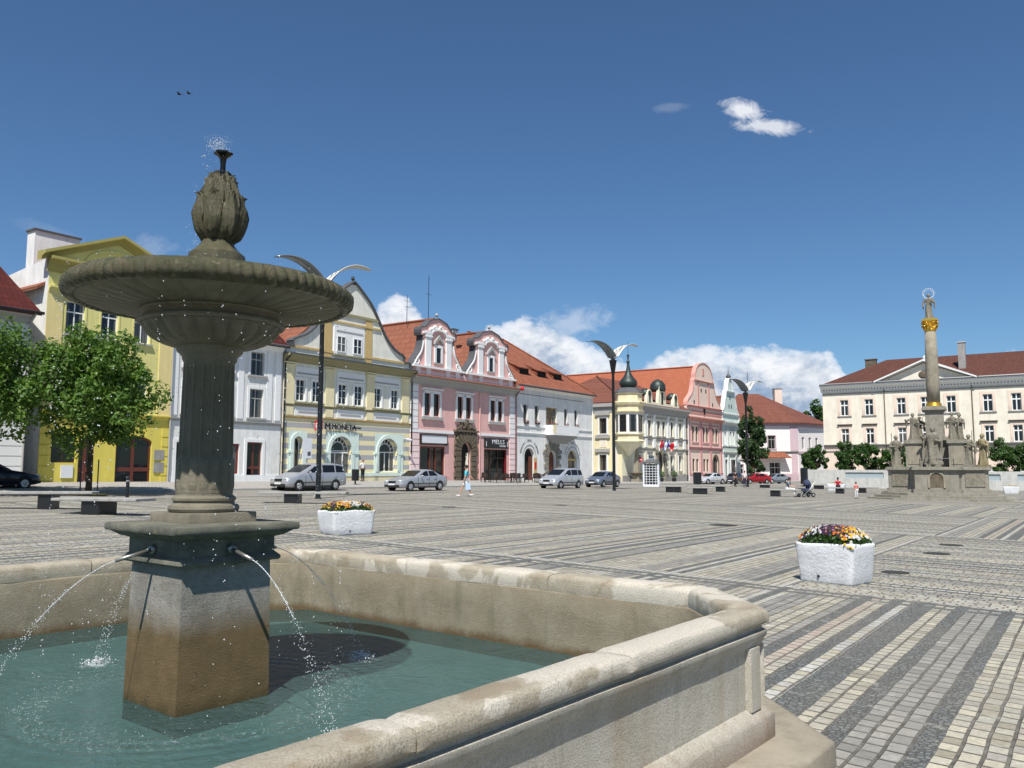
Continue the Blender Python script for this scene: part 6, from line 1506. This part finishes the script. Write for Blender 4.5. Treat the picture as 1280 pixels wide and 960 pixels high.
STAND=dict(hip=(0,0,.98),chest=(0,0,1.32),neck=(0,0,1.5),head=(0,-.01,1.65),shr=(-.19,0,1.43),elr=(-.25,.02,1.14),har=(-.24,-.06,.9),shl=(.19,0,1.43),ell=(.25,.02,1.14),hal=(.24,-.06,.9),hjr=(-.09,0,.92),knr=(-.1,-.02,.5),anr=(-.1,.03,.09),tor=(-.11,-.12,.04),hjl=(.09,0,.92),knl=(.1,-.02,.5),anl=(.1,.03,.09),tol=(.11,-.12,.04))
def pose(**k): d=dict(STAND); d.update(k); return d
cy=plain('turquoise_cloth',rgb(80,190,205),.8); wt_=plain('white_cloth',(.7,.7,.7,1),.8); bk=plain('black_cloth',(.015,.015,.018,1),.85); pk=plain('pink_cloth',rgb(220,120,120),.8); rd_=plain('red_cloth',rgb(190,30,50),.8); bl_=plain('blue_grey_cloth',rgb(90,110,130),.8); dn=plain('denim',rgb(50,60,85),.85)
walk=pose(anl=(.08,.36,.16),knl=(.1,.06,.52),tol=(.08,.28,.05),anr=(-.08,-.36,.08),knr=(-.1,-.22,.5),tor=(-.08,-.52,.05),elr=(-.27,.2,1.18),har=(-.3,.34,1.02),ell=(.26,-.02,1.12),hal=(.26,-.12,.88))
pw=person('woman in a turquoise top and light shorts walking with a pale bag past the cafe',-2.62,47.6,R(-90),walk,cy,wt_,legs='shorts',shoes=wt_)
o=MB().cbox(-2.5,47.42,gh(-2.6,47.6)+.38,.3,.12,.36,R(5),0,.8,.8).build('shopping_bag',plain('bag_cloth',rgb(170,190,220),.8)); tag(o,'pale blue shopping bag hanging from the walking woman\'s hand','bag')
xm,ym=world(6.9,1.4)
person('man in white shirt and black trousers standing at the bank entrance, back turned',xm,ym,TH_A+PI,pose(ell=(.27,-.1,1.2),hal=(.12,-.3,1.25)),wt_,bk,hairm=plain('greying_hair',(.2,.17,.15,1),.8),scale=1.0,z=gh(xm,ym)+.13)
person('small child in pink standing on the paving before the monument',23.1,56.0,R(10),STAND,pk,wt_,scale=.62)
sit=pose(hip=(0,0,.55),chest=(0,-.06,.88),neck=(0,-.1,1.05),head=(0,-.16,1.2),shr=(-.19,-.08,.98),elr=(-.24,-.2,.74),har=(-.2,-.42,.72),shl=(.19,-.08,.98),ell=(.24,-.2,.74),hal=(.2,-.42,.72),hjr=(-.1,-.02,.55),knr=(-.12,-.45,.53),anr=(-.12,-.48,.1),tor=(-.12,-.62,.04),hjl=(.1,-.02,.55),knl=(.12,-.45,.53),anl=(.12,-.48,.1),tol=(.12,-.62,.04))
person('person in a grey-blue top and white trousers sitting on the bench by the pushchair',18.9,57.2,R(60),sit,bl_,wt_,scale=1.)
person('person in a red top sitting low beyond the bench left of the monument',27.6,70.6,R(-20),sit,rd_,bk,scale=1.)
person('person in dark clothes standing near the parked white and grey cars',24.8,92.6,R(40),STAND,bk,bk)
person('person in a pale top and dark trousers standing left of the far lamp',25.0,89.5,R(-40),STAND,wt_,dn)
# pushchair
T=thing('pushchair','dark blue pushchair with white canopy lining beside the seated person','pushchair',(20.2,57.3,gh(20.2,57.3)),R(-75))
for sx in (-.28,.28):
    for sy,r in ((-.38,.13),(.36,.16)):
        w_=MB().tube((sx-.025,sy,r),(sx+.025,sy,r),r,r,16).build('wheel',M['tyre'],T); MB().tube((sx-.03,sy,r),(sx+.03,sy,r),r*.55,r*.55,10).build('hub',M['alu'],w_)
MB().path([(-.26,-.38,.16),(-.26,.1,.5),(-.26,.5,1.02),(.26,.5,1.02),(.26,.1,.5),(.26,-.38,.16)],.018,6).path([(-.26,.36,.18),(-.26,-.1,.55)],.016,6).path([(.26,.36,.18),(.26,-.1,.55)],.016,6).build('frame',M['alu'],T)
MB().xz([(-.24,.42),(.24,.42),(.24,.6),(-.24,.6)],-.42,.2).xz([(-.24,.5),(.24,.5),(.24,.98),(-.24,.98)],.12,.24).build('seat',dn,T)
m=MB(); v=[]
for i in range(7):
    a=PI*i/7*.8
    for j in range(7): b=PI*j/6; v.append((-.28*cos(b),.16-.34*sin(a)*sin(b)-.0,.92+.30*cos(a)*sin(b)))
m.add(v,[(i*7+j,i*7+j+1,(i+1)*7+j+1,(i+1)*7+j) for i in range(6) for j in range(6)]); m.build('canopy',dn,T,True)
MB().box(-.2,.2,-.1,.3,.2,.4).build('basket',bk,T)
# ------------------------------------------------------------- small street things
x,y=world(4.4,7.0); 
T=thing('litter_bin','dark upright litter bin on the pavement before the striped bank','litter bin',(-11.3,60.1,gh(-11.3,60.1)+.1),R(10)); MB().lathe([(.26,.3),(.27,1.1),(.24,1.12)],12).build('bin_body',M['pole'],T); MB().tube((0,0,0),(0,0,.32),.06,.06,8).build('post',M['pole'],T)
T=thing('litter_bin','dark litter bin left of the parked white saloon','litter bin',(22.9,103.0,gh(23,103)),0); MB().box(-.45,.45,-.3,.3,.1,1.5).build('bin_body',M['pole'],T); MB().box(-.3,.3,-.2,.2,0,.1).build('foot',M['black'],T)
T=thing('bollard','slim steel bollard post on the kerb right of the round tree','bollard',(-16.4,35.6,gh(-16.4,35.6)),0); MB().lathe([(.07,-.05),(.07,.98),(.055,1.02),(.02,1.03)],12).build('post',M['pole'],T); MB().lathe([(.075,.8),(.075,.86)],12).build('band',M['alu'],T)
T=thing('post_sign','white information sign on a pole before the bank doorway','sign',(-15.1,61.2,gh(-15,61)+.1),TH_A); MB().tube((0,0,0),(0,0,2.9),.035,.035,8).build('post',M['alu'],T); MB().box(-.45,.4,-.05,-.02,1.75,3.25).build('panel',M['signwhite'],T); MB().box(.0,.3,-.056,-.05,1.95,2.25).build('pictogram',M['slate'],T)
x,y=world(56.6,1.6); T=thing('traffic_sign','round red no-entry sign on the corner of the town hall','traffic sign',(x,y,gh(x,y)),TH_B+R(20)); MB().tube((0,0,0),(0,0,3.2),.035,.035,8).build('post',M['alu'],T); MB().lathe([(.34,0),(.34,.03)],24).build('disc',M['red'],T).matrix_local=Matrix.Translation((0,-.04,3.0))@Matrix.Rotation(PI/2,4,'X'); MB().box(-.24,.24,-.085,-.075,2.94,3.06).build('bar',M['signwhite'],T)
# phone-booth like kiosk
T=thing('kiosk','white glazed kiosk booth with a small roof lantern before the town hall','kiosk',(14.1,84.2,gh(14.1,84.2)),R(-14)); w2=.72
for sx in(-1,1):
    for sy in(-1,1): MB().box(sx*w2-.07,sx*w2+.07,sy*w2-.07,sy*w2+.07,0,2.35).build('corner_post',M['signwhite'],T)
MB().box(-w2-.05,w2+.05,-w2-.05,w2+.05,0,.25).build('base',M['signwhite'],T); MB().box(w2-.02,w2+.03,-w2+.07,w2-.07,.25,2.3).box(-w2+.07,w2-.07,w2-.02,w2+.03,.25,2.3).build('solid_panel',plain('booth_panel',rgb(214,222,238),.6),T)
MB().box(-w2+.07,w2-.07,-w2+.01,-w2+.03,.25,2.3).box(-w2+.01,-w2+.03,-w2+.07,w2-.07,.25,2.3).build('glazing',M['glass'],T)
m=MB()
for k in range(1,5): m.box(-w2+k*.29-.016,-w2+k*.29+.016,-w2-.035,-w2+.01,.25,2.3); m.box(-w2-.035,-w2+.01,-w2+k*.29-.016,-w2+k*.29+.016,.25,2.3)
for k in range(1,8): m.box(-w2+.07,w2-.07,-w2-.03,-w2+.01,.25+k*.26-.02,.25+k*.26+.02); m.box(-w2-.03,-w2+.01,-w2+.07,w2-.07,.25+k*.26-.02,.25+k*.26+.02)
m.build('glazing_bars',M['signwhite'],T); MB().cbox(0,0,2.35,1.75,1.75,.10).cbox(0,0,2.45,1.6,1.6,.3,0,0,.55,.55).build('roof',M['slate'],T); MB().cbox(0,0,2.72,.55,.55,.32,0,0,.85,.85).build('lantern',plain('lantern_metal',(.2,.25,.25,1),.4,.3),T); MB().cbox(0,0,3.04,.7,.7,.16,0,0,.2,.2).build('lantern_cap',M['slate'],T)
for t_,w_,lb in ((64.3,1.0,'clipped round shrub in a dark pot left of the portal'),(68.6,1.0,'clipped round shrub in a dark pot right of the portal')):
    x,y=world(t_,w_); T=thing('potted_shrub',lb,'potted plant',(x,y,gh(x,y)+.1),0,'shrubs flanking the portal'); MB().lathe([(.28,0),(.36,.5),(.38,.52)],12).build('pot',M['black'],T)
    m=MB(); rd=random.Random(2)
    for k in range(420):
        d=Vector((rd.gauss(0,1),rd.gauss(0,1),rd.gauss(0,1))).normalized(); p=d*rd.uniform(.35,.52)+Vector((0,0,1.05)); u=d.orthogonal().normalized()*.06; v_=d.cross(u)*.7+d*.02; m.add([p-u,p-v_,p+u,p+v_],[(0,1,2,3)])
    m.build('foliage',M['bedleaf'],T)
# cafe tables and chairs
def cafe_chair():
    T=thing('cafe_chair','brown wicker cafe chair outside the pink house','chair',(0,0,0),0,'wicker chairs of the street cafe')
    MB().box(-.27,.27,-.25,.25,.40,.48).build('seat',M['chair'],T); m=MB(); v=[]
    for i in range(9):
        a=PI*i/8; 
        for z in (.48,.70+.18*sin(a)**.5): v.append((-.29*cos(a),.02+.27*sin(a),z))
    m.add(v,[(2*i,2*i+2,2*i+3,2*i+1) for i in range(8)]); m.build('backrest',M['chair'],T)
    for a in(-1,1):
        for b in(-1,1): MB().tube((a*.24,b*.22,.42),(a*.26,b*.25,0),.022,.018,6).build('leg',M['chair'],T)
    return T
cp=None; rd=random.Random(21); grp='round tables of the street cafe'
spots=[(19.9,4.6),(22.0,5.4),(24.4,4.7),(26.6,5.6),(28.4,4.6),(30.4,5.5)]
for i,(t_,w_) in enumerate(spots):
    x,y=world(t_,w_); z=gh(x,y)+.14
    T=thing('cafe_table','small round dark cafe table outside the pink house','table',(x,y,z),0,grp); MB().lathe([(.36,.71),(.37,.74)],18).build('tabletop',M['chair'],T); MB().lathe([(.24,0),(.04,.04),(.035,.71)],10).build('leg',M['chair'],T)
    for k in range(4):
        a=PI/4+k*PI/2+rd.uniform(-.3,.3); px,py=x+.72*cos(a),y+.72*sin(a)
        if cp is None: cp=cafe_chair(); cp.location=(px,py,z); cp.rotation_euler=(0,0,a-PI/2)
        else: dup(cp,(px,py,z),a-PI/2)
# wall with glass panels in front of the office block
def segwall(label,x,y,rz,L,panels):
    T=thing('concrete_wall',label,'wall',(x,y,gh(x,y)),rz,'low concrete walls with glass panels')
    xs_=[0]; H_=2.05; m=MB(); holes=[(a,b,1.05,1.75) for a,b in panels]; wall(0,L,-.6,H_,holes,dep=.3,m=m); m.add([(0,.3,-.6),(L,.3,-.6),(L,.3,1.0),(0,.3,1.0),(0,0,H_),(L,0,H_),(L,.3,H_),(0,.3,H_),(0,0,-.6),(0,.3,H_)],[(0,3,2,1),(4,5,6,7)])
    m.add([(0,0,-.6),(0,.3,-.6),(0,.3,H_),(0,0,H_)],[(0,1,2,3)]).add([(L,0,-.6),(L,.3,-.6),(L,.3,H_),(L,0,H_)],[(0,3,2,1)]); m.build('wall_body',M['concrete'],T)
    for a,b,c,d in holes: MB().box(a,b,.12,.16,c,d).build('glass_panel',plain('frosted_glass',(.36,.42,.44,1),.25) if 'frosted_glass' not in bpy.data.materials else bpy.data.materials['frosted_glass'],T)
    return T
segwall('pale concrete wall with a glass panel left of the monument, before the office block',36.6,103,TH_B,12.2,[(4.4,8.7)])
segwall('pale concrete wall with glass panels right of the monument, before the office block',50.2,93.5,TH_B,20,[(1,4.0),(5.6,9.5),(11,14.5)])
T=thing('bench','long low slab bench beside the black block before the concrete wall','bench',(29.5,88,gh(29.5,88)),R(-20)); MB().box(-3.5,3.5,-.5,.5,.35,.45).build('seat',M['slab'],T); MB().box(-3.2,-2.2,-.4,.4,-.1,.35).build('support',M['black'],T); MB().box(2.2,3.2,-.4,.4,-.1,.35).build('support',M['black'],T)
T=thing('litter_bin','slim dark bin at the left end of the concrete wall','litter bin',(35.6,101.5,gh(35.6,101.5)),0); MB().lathe([(.45,.1),(.45,2.2),(.3,2.25)],10).build('bin_body',M['pole'],T); MB().lathe([(.3,0),(.3,.1)],10).build('foot',M['black'],T)
# ------------------------------------------------------------- column monument
mx,my=29.1,57.0; MZ=-.40
T=thing('column_monument','tall stone column monument with saint statues, gilded capital and haloed figure on top','monument',(mx,my,0),-math.atan2(mx,my))
def octo(hw,hd,ch): return [(-hw+ch,-hd),(hw-ch,-hd),(hw,-hd+ch),(hw,hd-ch),(hw-ch,hd),(-hw+ch,hd),(-hw,hd-ch),(-hw,-hd+ch)]
for k in range(4):
    MB().xy(octo(4.75-k*.42,4.2-k*.42,1.7),MZ-.25+k*.15+(.1 if k else 0),MZ+k*.16+.0).build('step',M['greystone'],T)
base=[(-3.1,.8),(-3.0,-1.0),(-1.5,-1.55),(-1.35,-2.2),(1.25,-2.2),(1.4,-1.6),(3.0,-1.1),(3.1,.8),(2.4,2.4),(-2.4,2.4)]
def off(p,d): return offset(p,d)
MB().xy(off(base,.12),.05,.32).build('plinth',M['greystone'],T); o=MB().xy(base,.30,1.55).build('base_block',M['greystone'],T)
m=MB(); m.xy(off(base,.08),1.52,1.6).xy(off(base,.2),1.6,1.72).xy(off(base,.12),1.72,1.80); m.build('base_cornice',M['greystone'],T)
m=MB(); c=-.05; m.add([(x_,-2.215,z_) for x_,z_ in [(c-.4,.45)]+arc(c-.4,c+.4,.45,1.4,10,1.)+[(c+.4,.45)]],[list(range(13))]); m.build('niche',M['rustic'],T); coping_line(T,[(c-.4,.42)]+arc(c-.4,c+.4,.45,1.4,10,1.)+[(c+.4,.42)],-2.27,-2.2,.12,'column','niche_frame')
for x0,x1 in ((-2.85,-1.7),(1.6,2.85)):
    a=Vector((-3.0,-1.0)) if x0<0 else Vector((1.4,-1.6)); b=Vector((-1.5,-1.55)) if x0<0 else Vector((3.0,-1.1)); d=(b-a); an=math.atan2(d.y,d.x); mid=(a+b)/2; MB().cbox(mid.x,mid.y-.0,.5,d.length*.72,.1,.88,an).build('panel',M['statue'],T)
MB().box(-1.85,-.85,-1.3,1.3,1.78,3.38).build('pier',M['greystone'],T); MB().box(.75,1.7,-1.25,1.3,1.78,3.38).build('pier',M['greystone'],T); MB().box(-.87,.77,-.35,1.2,1.78,3.38).build('core',M['greystone'],T)
for a in ((-1.72,-.98,-1.33,-1.3,1.98,3.2),(.87,1.58,-1.28,-1.25,1.98,3.2)): MB().box(*a).build('panel',M['column'],T)
MB().box(-1.97,-.75,-1.42,1.4,3.38,3.6).box(.65,1.82,-1.37,1.4,3.38,3.6).box(-.77,.67,-.47,1.3,3.38,3.6).build('upper_cornice',M['greystone'],T)
MB().cbox(0,.1,3.6,1.5,1.5,.25).build('pedestal_plinth',M['greystone'],T); MB().cbox(0,.1,3.85,1.15,1.15,1.75).build('pedestal',M['greystone'],T); MB().cbox(0,.1,5.58,1.3,1.3,.1).cbox(0,.1,5.68,1.55,1.55,.16).cbox(0,.1,5.84,1.35,1.35,.1).build('pedestal_cap',M['greystone'],T)
MB().lathe([(.50,5.94),(.52,6.0),(.48,6.06),(.50,6.12),(.44,6.2)],28,0,.1).build('gilded_ring',M['gold'],T,'a')
MB().lathe([(.41,6.18),(.425,7.5),(.40,9.5),(.345,11.25)],32,0,.1).build('column_shaft',M['column'],T,True)
m=MB().lathe([(.37,11.2),(.39,11.28),(.35,11.34),(.36,11.55),(.46,11.85),(.5,11.9)],20,0,.1)
for t_,n_,r0 in ((11.45,8,.38),(11.68,8,.42)):
    for k in range(n_):
        a=2*PI*(k+(.5 if t_>11.5 else 0))/n_; m.path([(r0*cos(a),.1+r0*sin(a),t_-.12),((r0+.06)*cos(a),.1+(r0+.06)*sin(a),t_+.06),((r0+.15)*cos(a),.1+(r0+.15)*sin(a),t_+.13)],.06,6)
m.build('gilded_capital',M['gold'],T,True); MB().cbox(0,.1,11.9,1.02,1.02,.13,PI/4*0).build('abacus',M['gold'],T)
def statue(name,x,y,z,h,rz,seed,arm='fold',mat='statue',wide=.86,label=None):
    rd=random.Random(seed); m=MB(); k=h/1.8; lean=rd.uniform(-.05,.05); prof=[(.30,0),(.29,.08),(.25,.35),(.22,.7),(.205,.95),(.215,1.15),(.24,1.35),(.20,1.47),(.09,1.53),(.07,1.56)]
    ph=rd.random()*6
    def fold(a,r,z_,i): 
        f_=1+.13*sin(a*5+ph+z_*2.5)*(1 if z_<1.1 else .4)+.06*sin(a*11+ph*2-z_*3); return r*wide*f_*(1. if 1 else 1)
    o=MB(); n_=32; v=[]
    for i,(r,zz) in enumerate(smooth(prof,3)):
        for q_ in range(n_):
            a=2*PI*q_/n_; rr=fold(a,r,zz,i); sx=lean*sin(zz*2.2); v.append(((rr*cos(a)*1.05+sx)*k,rr*sin(a)*.78*k,zz*k))
    nn=len(v)//n_; m.add(v,[(i*n_+q_,i*n_+(q_+1)%n_,(i+1)*n_+(q_+1)%n_,(i+1)*n_+q_) for i in range(nn-1) for q_ in range(n_)])
    m.ball((lean*.2*k,-.02*k,1.68*k),.125*k,12,8,sc=(.85,.95,1.12)); m.ball((lean*.2*k,-.13*k,1.67*k),.025*k,6,4); m.ball((lean*.2*k,.03*k,1.70*k),.13*k,10,7,sc=(.95,1,1.05)) ; m.ball((lean*.2*k,-.09*k,1.6*k),.05*k,6,4)
    A=[(-.25,0,1.38),(-.36,-.06,1.12),(-.12,-.26,1.12)],[(.25,0,1.38),(.35,-.08,1.1),(.12,-.26,1.2)]
    if arm=='out': A=[(-.25,0,1.38),(-.42,-.05,1.2),(-.5,-.25,1.35)],[(.25,0,1.38),(.36,-.08,1.1),(.14,-.26,1.15)]
    if arm=='down': A=[(-.25,0,1.38),(-.38,-.0,1.1),(-.40,-.12,.85)],[(.25,0,1.38),(.35,-.08,1.1),(.1,-.26,1.25)]
    for a in A: 
        m.tube(*[tuple(c_*k for c_ in p) for p in a[:2]],.085*k,.075*k,8); m.tube(*[tuple(c_*k for c_ in p) for p in a[1:]],.08*k,.05*k,8); m.ball(tuple(c_*k for c_ in a[2]),.055*k,8,5)
        m.tube(tuple(c_*k for c_ in a[1]),(a[1][0]*k,a[1][1]*k,(a[1][2]-.45)*k),.075*k,.03*k,6)
    m.cbox(0,0,-.12*k,.66*k,.5*k,.13*k)
    o=m.build('statue',M[mat],T,True); o.location=(x,y,z+.12*k); o.rotation_euler=(0,0,rz); o.data.set_sharp_from_angle(angle=R(60))
    if label: o['label']=label
    return o
M['sandstatue']=stone('yellowish_statue_stone',rgb(158,146,112),rgb(120,110,84),5,30,.5)
statue('s',0,.1,12.03,1.72,.1,1,'down',label='haloed figure on top of the column')
tp=bpy.data.objects.new('halo_stars',None)
m=MB()
for q_ in range(16): a=2*PI*q_/16; m.octa((.0+.36*cos(a),.02,13.86+.36*sin(a)),.055)
bpy.data.objects.remove(tp); m.path([(.30*cos(a),.02,13.82+.30*sin(a)) for a in [2*PI*i/24 for i in range(25)]],.010,5); m.build('halo',M['signwhite'],T)
statue('s',-2.45,-.9,1.8,2.0,.3,2,'fold',label='statue holding an object at the left end of the lower tier')
statue('s',-.15,-1.75,1.8,2.5,-.1,3,'out',wide=1.25,label='large robed statue with spread arm at the front centre')
statue('s',1.95,-1.05,1.8,2.0,-.2,4,'fold',label='statue right of the front centre'); statue('s',2.75,-.6,1.8,2.05,-.5,5,'down','sandstatue',label='yellowish statue at the right end of the lower tier')
MB().tube((-2.75,-1.1,1.8),(-2.7,-1.1,4.1),.03,.025,6).build('staff',M['statue'],T); MB().tube((2.15,-1.3,1.8),(2.15,-1.3,4.2),.025,.02,6).build('staff',M['statue'],T)
statue('s',-1.35,-.6,3.6,1.75,.1,6,'out',label='statue on the left upper pier'); statue('s',-.95,.1,3.6,1.55,-.2,7,'fold'); statue('s',1.05,-.75,3.6,1.75,-.1,8,'fold',label='statue on the right upper pier'); statue('s',1.5,.3,3.6,1.72,-.4,9,'down')
for cx_,cz_ in ((-.95,5.0),(.0-.55,5.05)): MB().path([(cx_+.24*cos(a),-.0,cz_+.24*sin(a)) for a in [2*PI*i/20 for i in range(21)]],.014,5).build('halo_ring',M['gold'],T)
m=MB()
for k in range(5): m.tube((-1.0+k*.5,-2.05,1.8),(-1.0+k*.5,-2.05,2.35),.02,.02,5)
m.tube((-1.1,-2.05,2.35),(1.1,-2.05,2.35),.02,.02,5); m.build('wrought_lamp_rail',M['pole'],T)
# ------------------------------------------------------------- trees
def tree(label,x,y,zb,cz,rx,rz,nl,leafm,leaf=.16,seed=1,trunk=.12,clumps=60,name='broadleaf_tree',group=None,zg=None,guard=False,flat=1.):
    g=gh(x,y) if zg is None else zg
    T=thing(name,label,'tree',(x,y,g),0,group); rd=random.Random(seed); m=MB(); cl=[]
    for k in range(clumps):
        d=Vector((rd.gauss(0,1),rd.gauss(0,1),rd.gauss(0,1))).normalized(); r=rd.random()**.45
        lump=1+.16*noise.noise(d*2.3+Vector((seed,0,0)))*2
        kk=1-.28*max(0,d.z); cl.append((Vector((d.x*rx*r*lump*.9*kk,d.y*rx*r*lump*.9*flat*kk,cz-g+d.z*rz*r*lump*.92)),rx*rd.uniform(.13,.27)))
    for k in range(nl):
        c,s_=cl[rd.randrange(clumps)]; d=Vector((rd.gauss(0,1),rd.gauss(0,1),rd.gauss(0,1))).normalized()
        p=c+d*s_*rd.uniform(.45,1.05)*Vector((1,1,.85)).length/1.65
        n_=(d+Vector((rd.gauss(0,.6),rd.gauss(0,.6),rd.gauss(.5,.5)))).normalized(); u=n_.orthogonal().normalized(); u.rotate(Matrix.Rotation(rd.random()*6.3,3,n_)); v_=n_.cross(u); l=leaf*rd.uniform(.6,1.25)
        m.add([p-u*l,p-v_*l*.55-u*l*.1,p+u*l*.95-n_*l*.25,p+v_*l*.55-u*l*.1],[(0,1,2,3)])
    m.build('crown',leafm,T)
    b=MB(); H_=cz-g; b.path([(0,0,-.2),(.03,0,H_*.35),(-.02,.04,H_*.7),(0,0,H_*1.05)],lambda p:trunk*(1.1-.75*p[2]/(H_*1.1)),9)
    for k in range(9):
        a=2*PI*k/9+rd.random(); z0=H_*rd.uniform(.5,.85); q_=Vector((cos(a)*rx*.6,sin(a)*rx*.6,z0+rz*rd.uniform(.25,.6))); mid=Vector((q_.x*.45,q_.y*.45,z0+(q_.z-z0)*.65)); b.tube((0,0,z0),mid,trunk*.45,trunk*.3,6); b.tube(mid,q_,trunk*.3,trunk*.1,6)
    b.build('trunk',bark,T,True)
    if guard:
        for a in (0,2.1,4.2): MB().tube((.42*cos(a),.42*sin(a),0),(.42*cos(a),.42*sin(a),1.7),.03,.03,6).build('guard_stake',M['pole'],T)
        MB().lathe([(.9,.02),(.9,.05),(.3,.06)],20).build('tree_grate',M['pole'],T)
    return T
bark=stone('bark',rgb(92,78,62),rgb(64,54,44),6,40,.9,False,bd=.03)
lf1=leafmat('maple_leaves',(.05,.115,.018,1),(.14,.235,.04,1),.34); lf2=leafmat('dark_leaves',(.028,.07,.014,1),(.065,.135,.026,1),.25); lf3=leafmat('far_leaves',(.022,.05,.015,1),(.05,.10,.028,1),.2)
tree('round-crowned young tree before the yellow house, second from the left edge',-20.1,39.6,2.6,5.5,3.4,3.05,21000,lf1,.12,11,.14,120,guard=True,group='young round trees in the square')
tree('round-crowned young tree cut by the left edge, before the red-roofed house',-24.3,36.8,2.6,5.6,3.8,3.1,21000,lf1,.12,12,.14,120,guard=True,group='young round trees in the square')
g_='clipped trees along the concrete wall'
for i,(px,lb,ww,tp_) in enumerate(((1018,'leftmost clipped round tree behind the concrete wall by the mauve-trimmed house',2.0,551),(1057,'clipped tree behind the glass panel wall left of the monument, left of the touching pair',2.1,548),(1084,'clipped tree behind the glass panel wall left of the monument, right of the touching pair',2.1,549),(1116,'clipped tree half hidden behind the left side of the monument',2.0,552),(1252,'clipped round tree behind the wall right of the monument',2.2,546),(1286,'clipped tree cut by the right edge behind the concrete wall',2.2,548))):
    Yd=109-i*2.2 if i<4 else 99-(i-4)*2; X_=(px-640)/1035*Yd; top=1.65+(585-tp_)/1035*Yd; bot=.6
    tree(lb,X_,Yd,bot,(top+bot)/2,ww,(top-bot)/2,6000,lf2,.15,20+i,.12,45,group=g_,zg=-.6)
tree('big leafy tree rising behind the far lamp between the mint and corner houses',39.4,136,1,6.3,2.5,6.3,14000,lf3,.22,37,.3,150)
tree('tall tree behind the mint house spire',43.6,158,3,9.6,3.6,6.6,9000,lf3,.28,32,.35,70)
tree('dark wide tree in the gap between the corner house and the office block',66,178,4,9,6.5,7.2,10000,lf2,.34,33,.4,80)
tree('dark tree peeking over the concrete wall between the two right-hand buildings',60.5,168,3,5.5,5.0,5.5,8000,lf2,.34,34,.4,60)
tree('tree hidden low behind the street beside the town hall',5,150,3,6,5,5,4000,lf3,.45,35,.4,60)
# birds
def bird(px,py,label,Yd=60):
    p=math.atan(105/1035); a,e=raydir(px,py); T=MB(); 
    T.ball((0,0,0),.07,8,5,sc=(2.2,1,.9)); T.add([(-.1,0,0),(.1,0,0),(.02,.33,.12),(-.1,.30,.1)],[(0,1,2,3)]).add([(-.1,0,0),(.1,0,0),(.02,-.33,.06),(-.1,-.30,.05)],[(0,3,2,1)]).add([(.12,0,0),(.3,.05,0),(.3,-.05,0)],[(0,1,2)])
    o=T.build('bird',M['black']); o.location=(a*Yd,Yd,1.65+e*Yd); tag(o,label,'bird',"small birds in the sky"); return o
bird(223,119,'small dark bird high in the sky, left of the pair',60); bird(235,118,'small dark bird high in the sky, right of the pair',62)
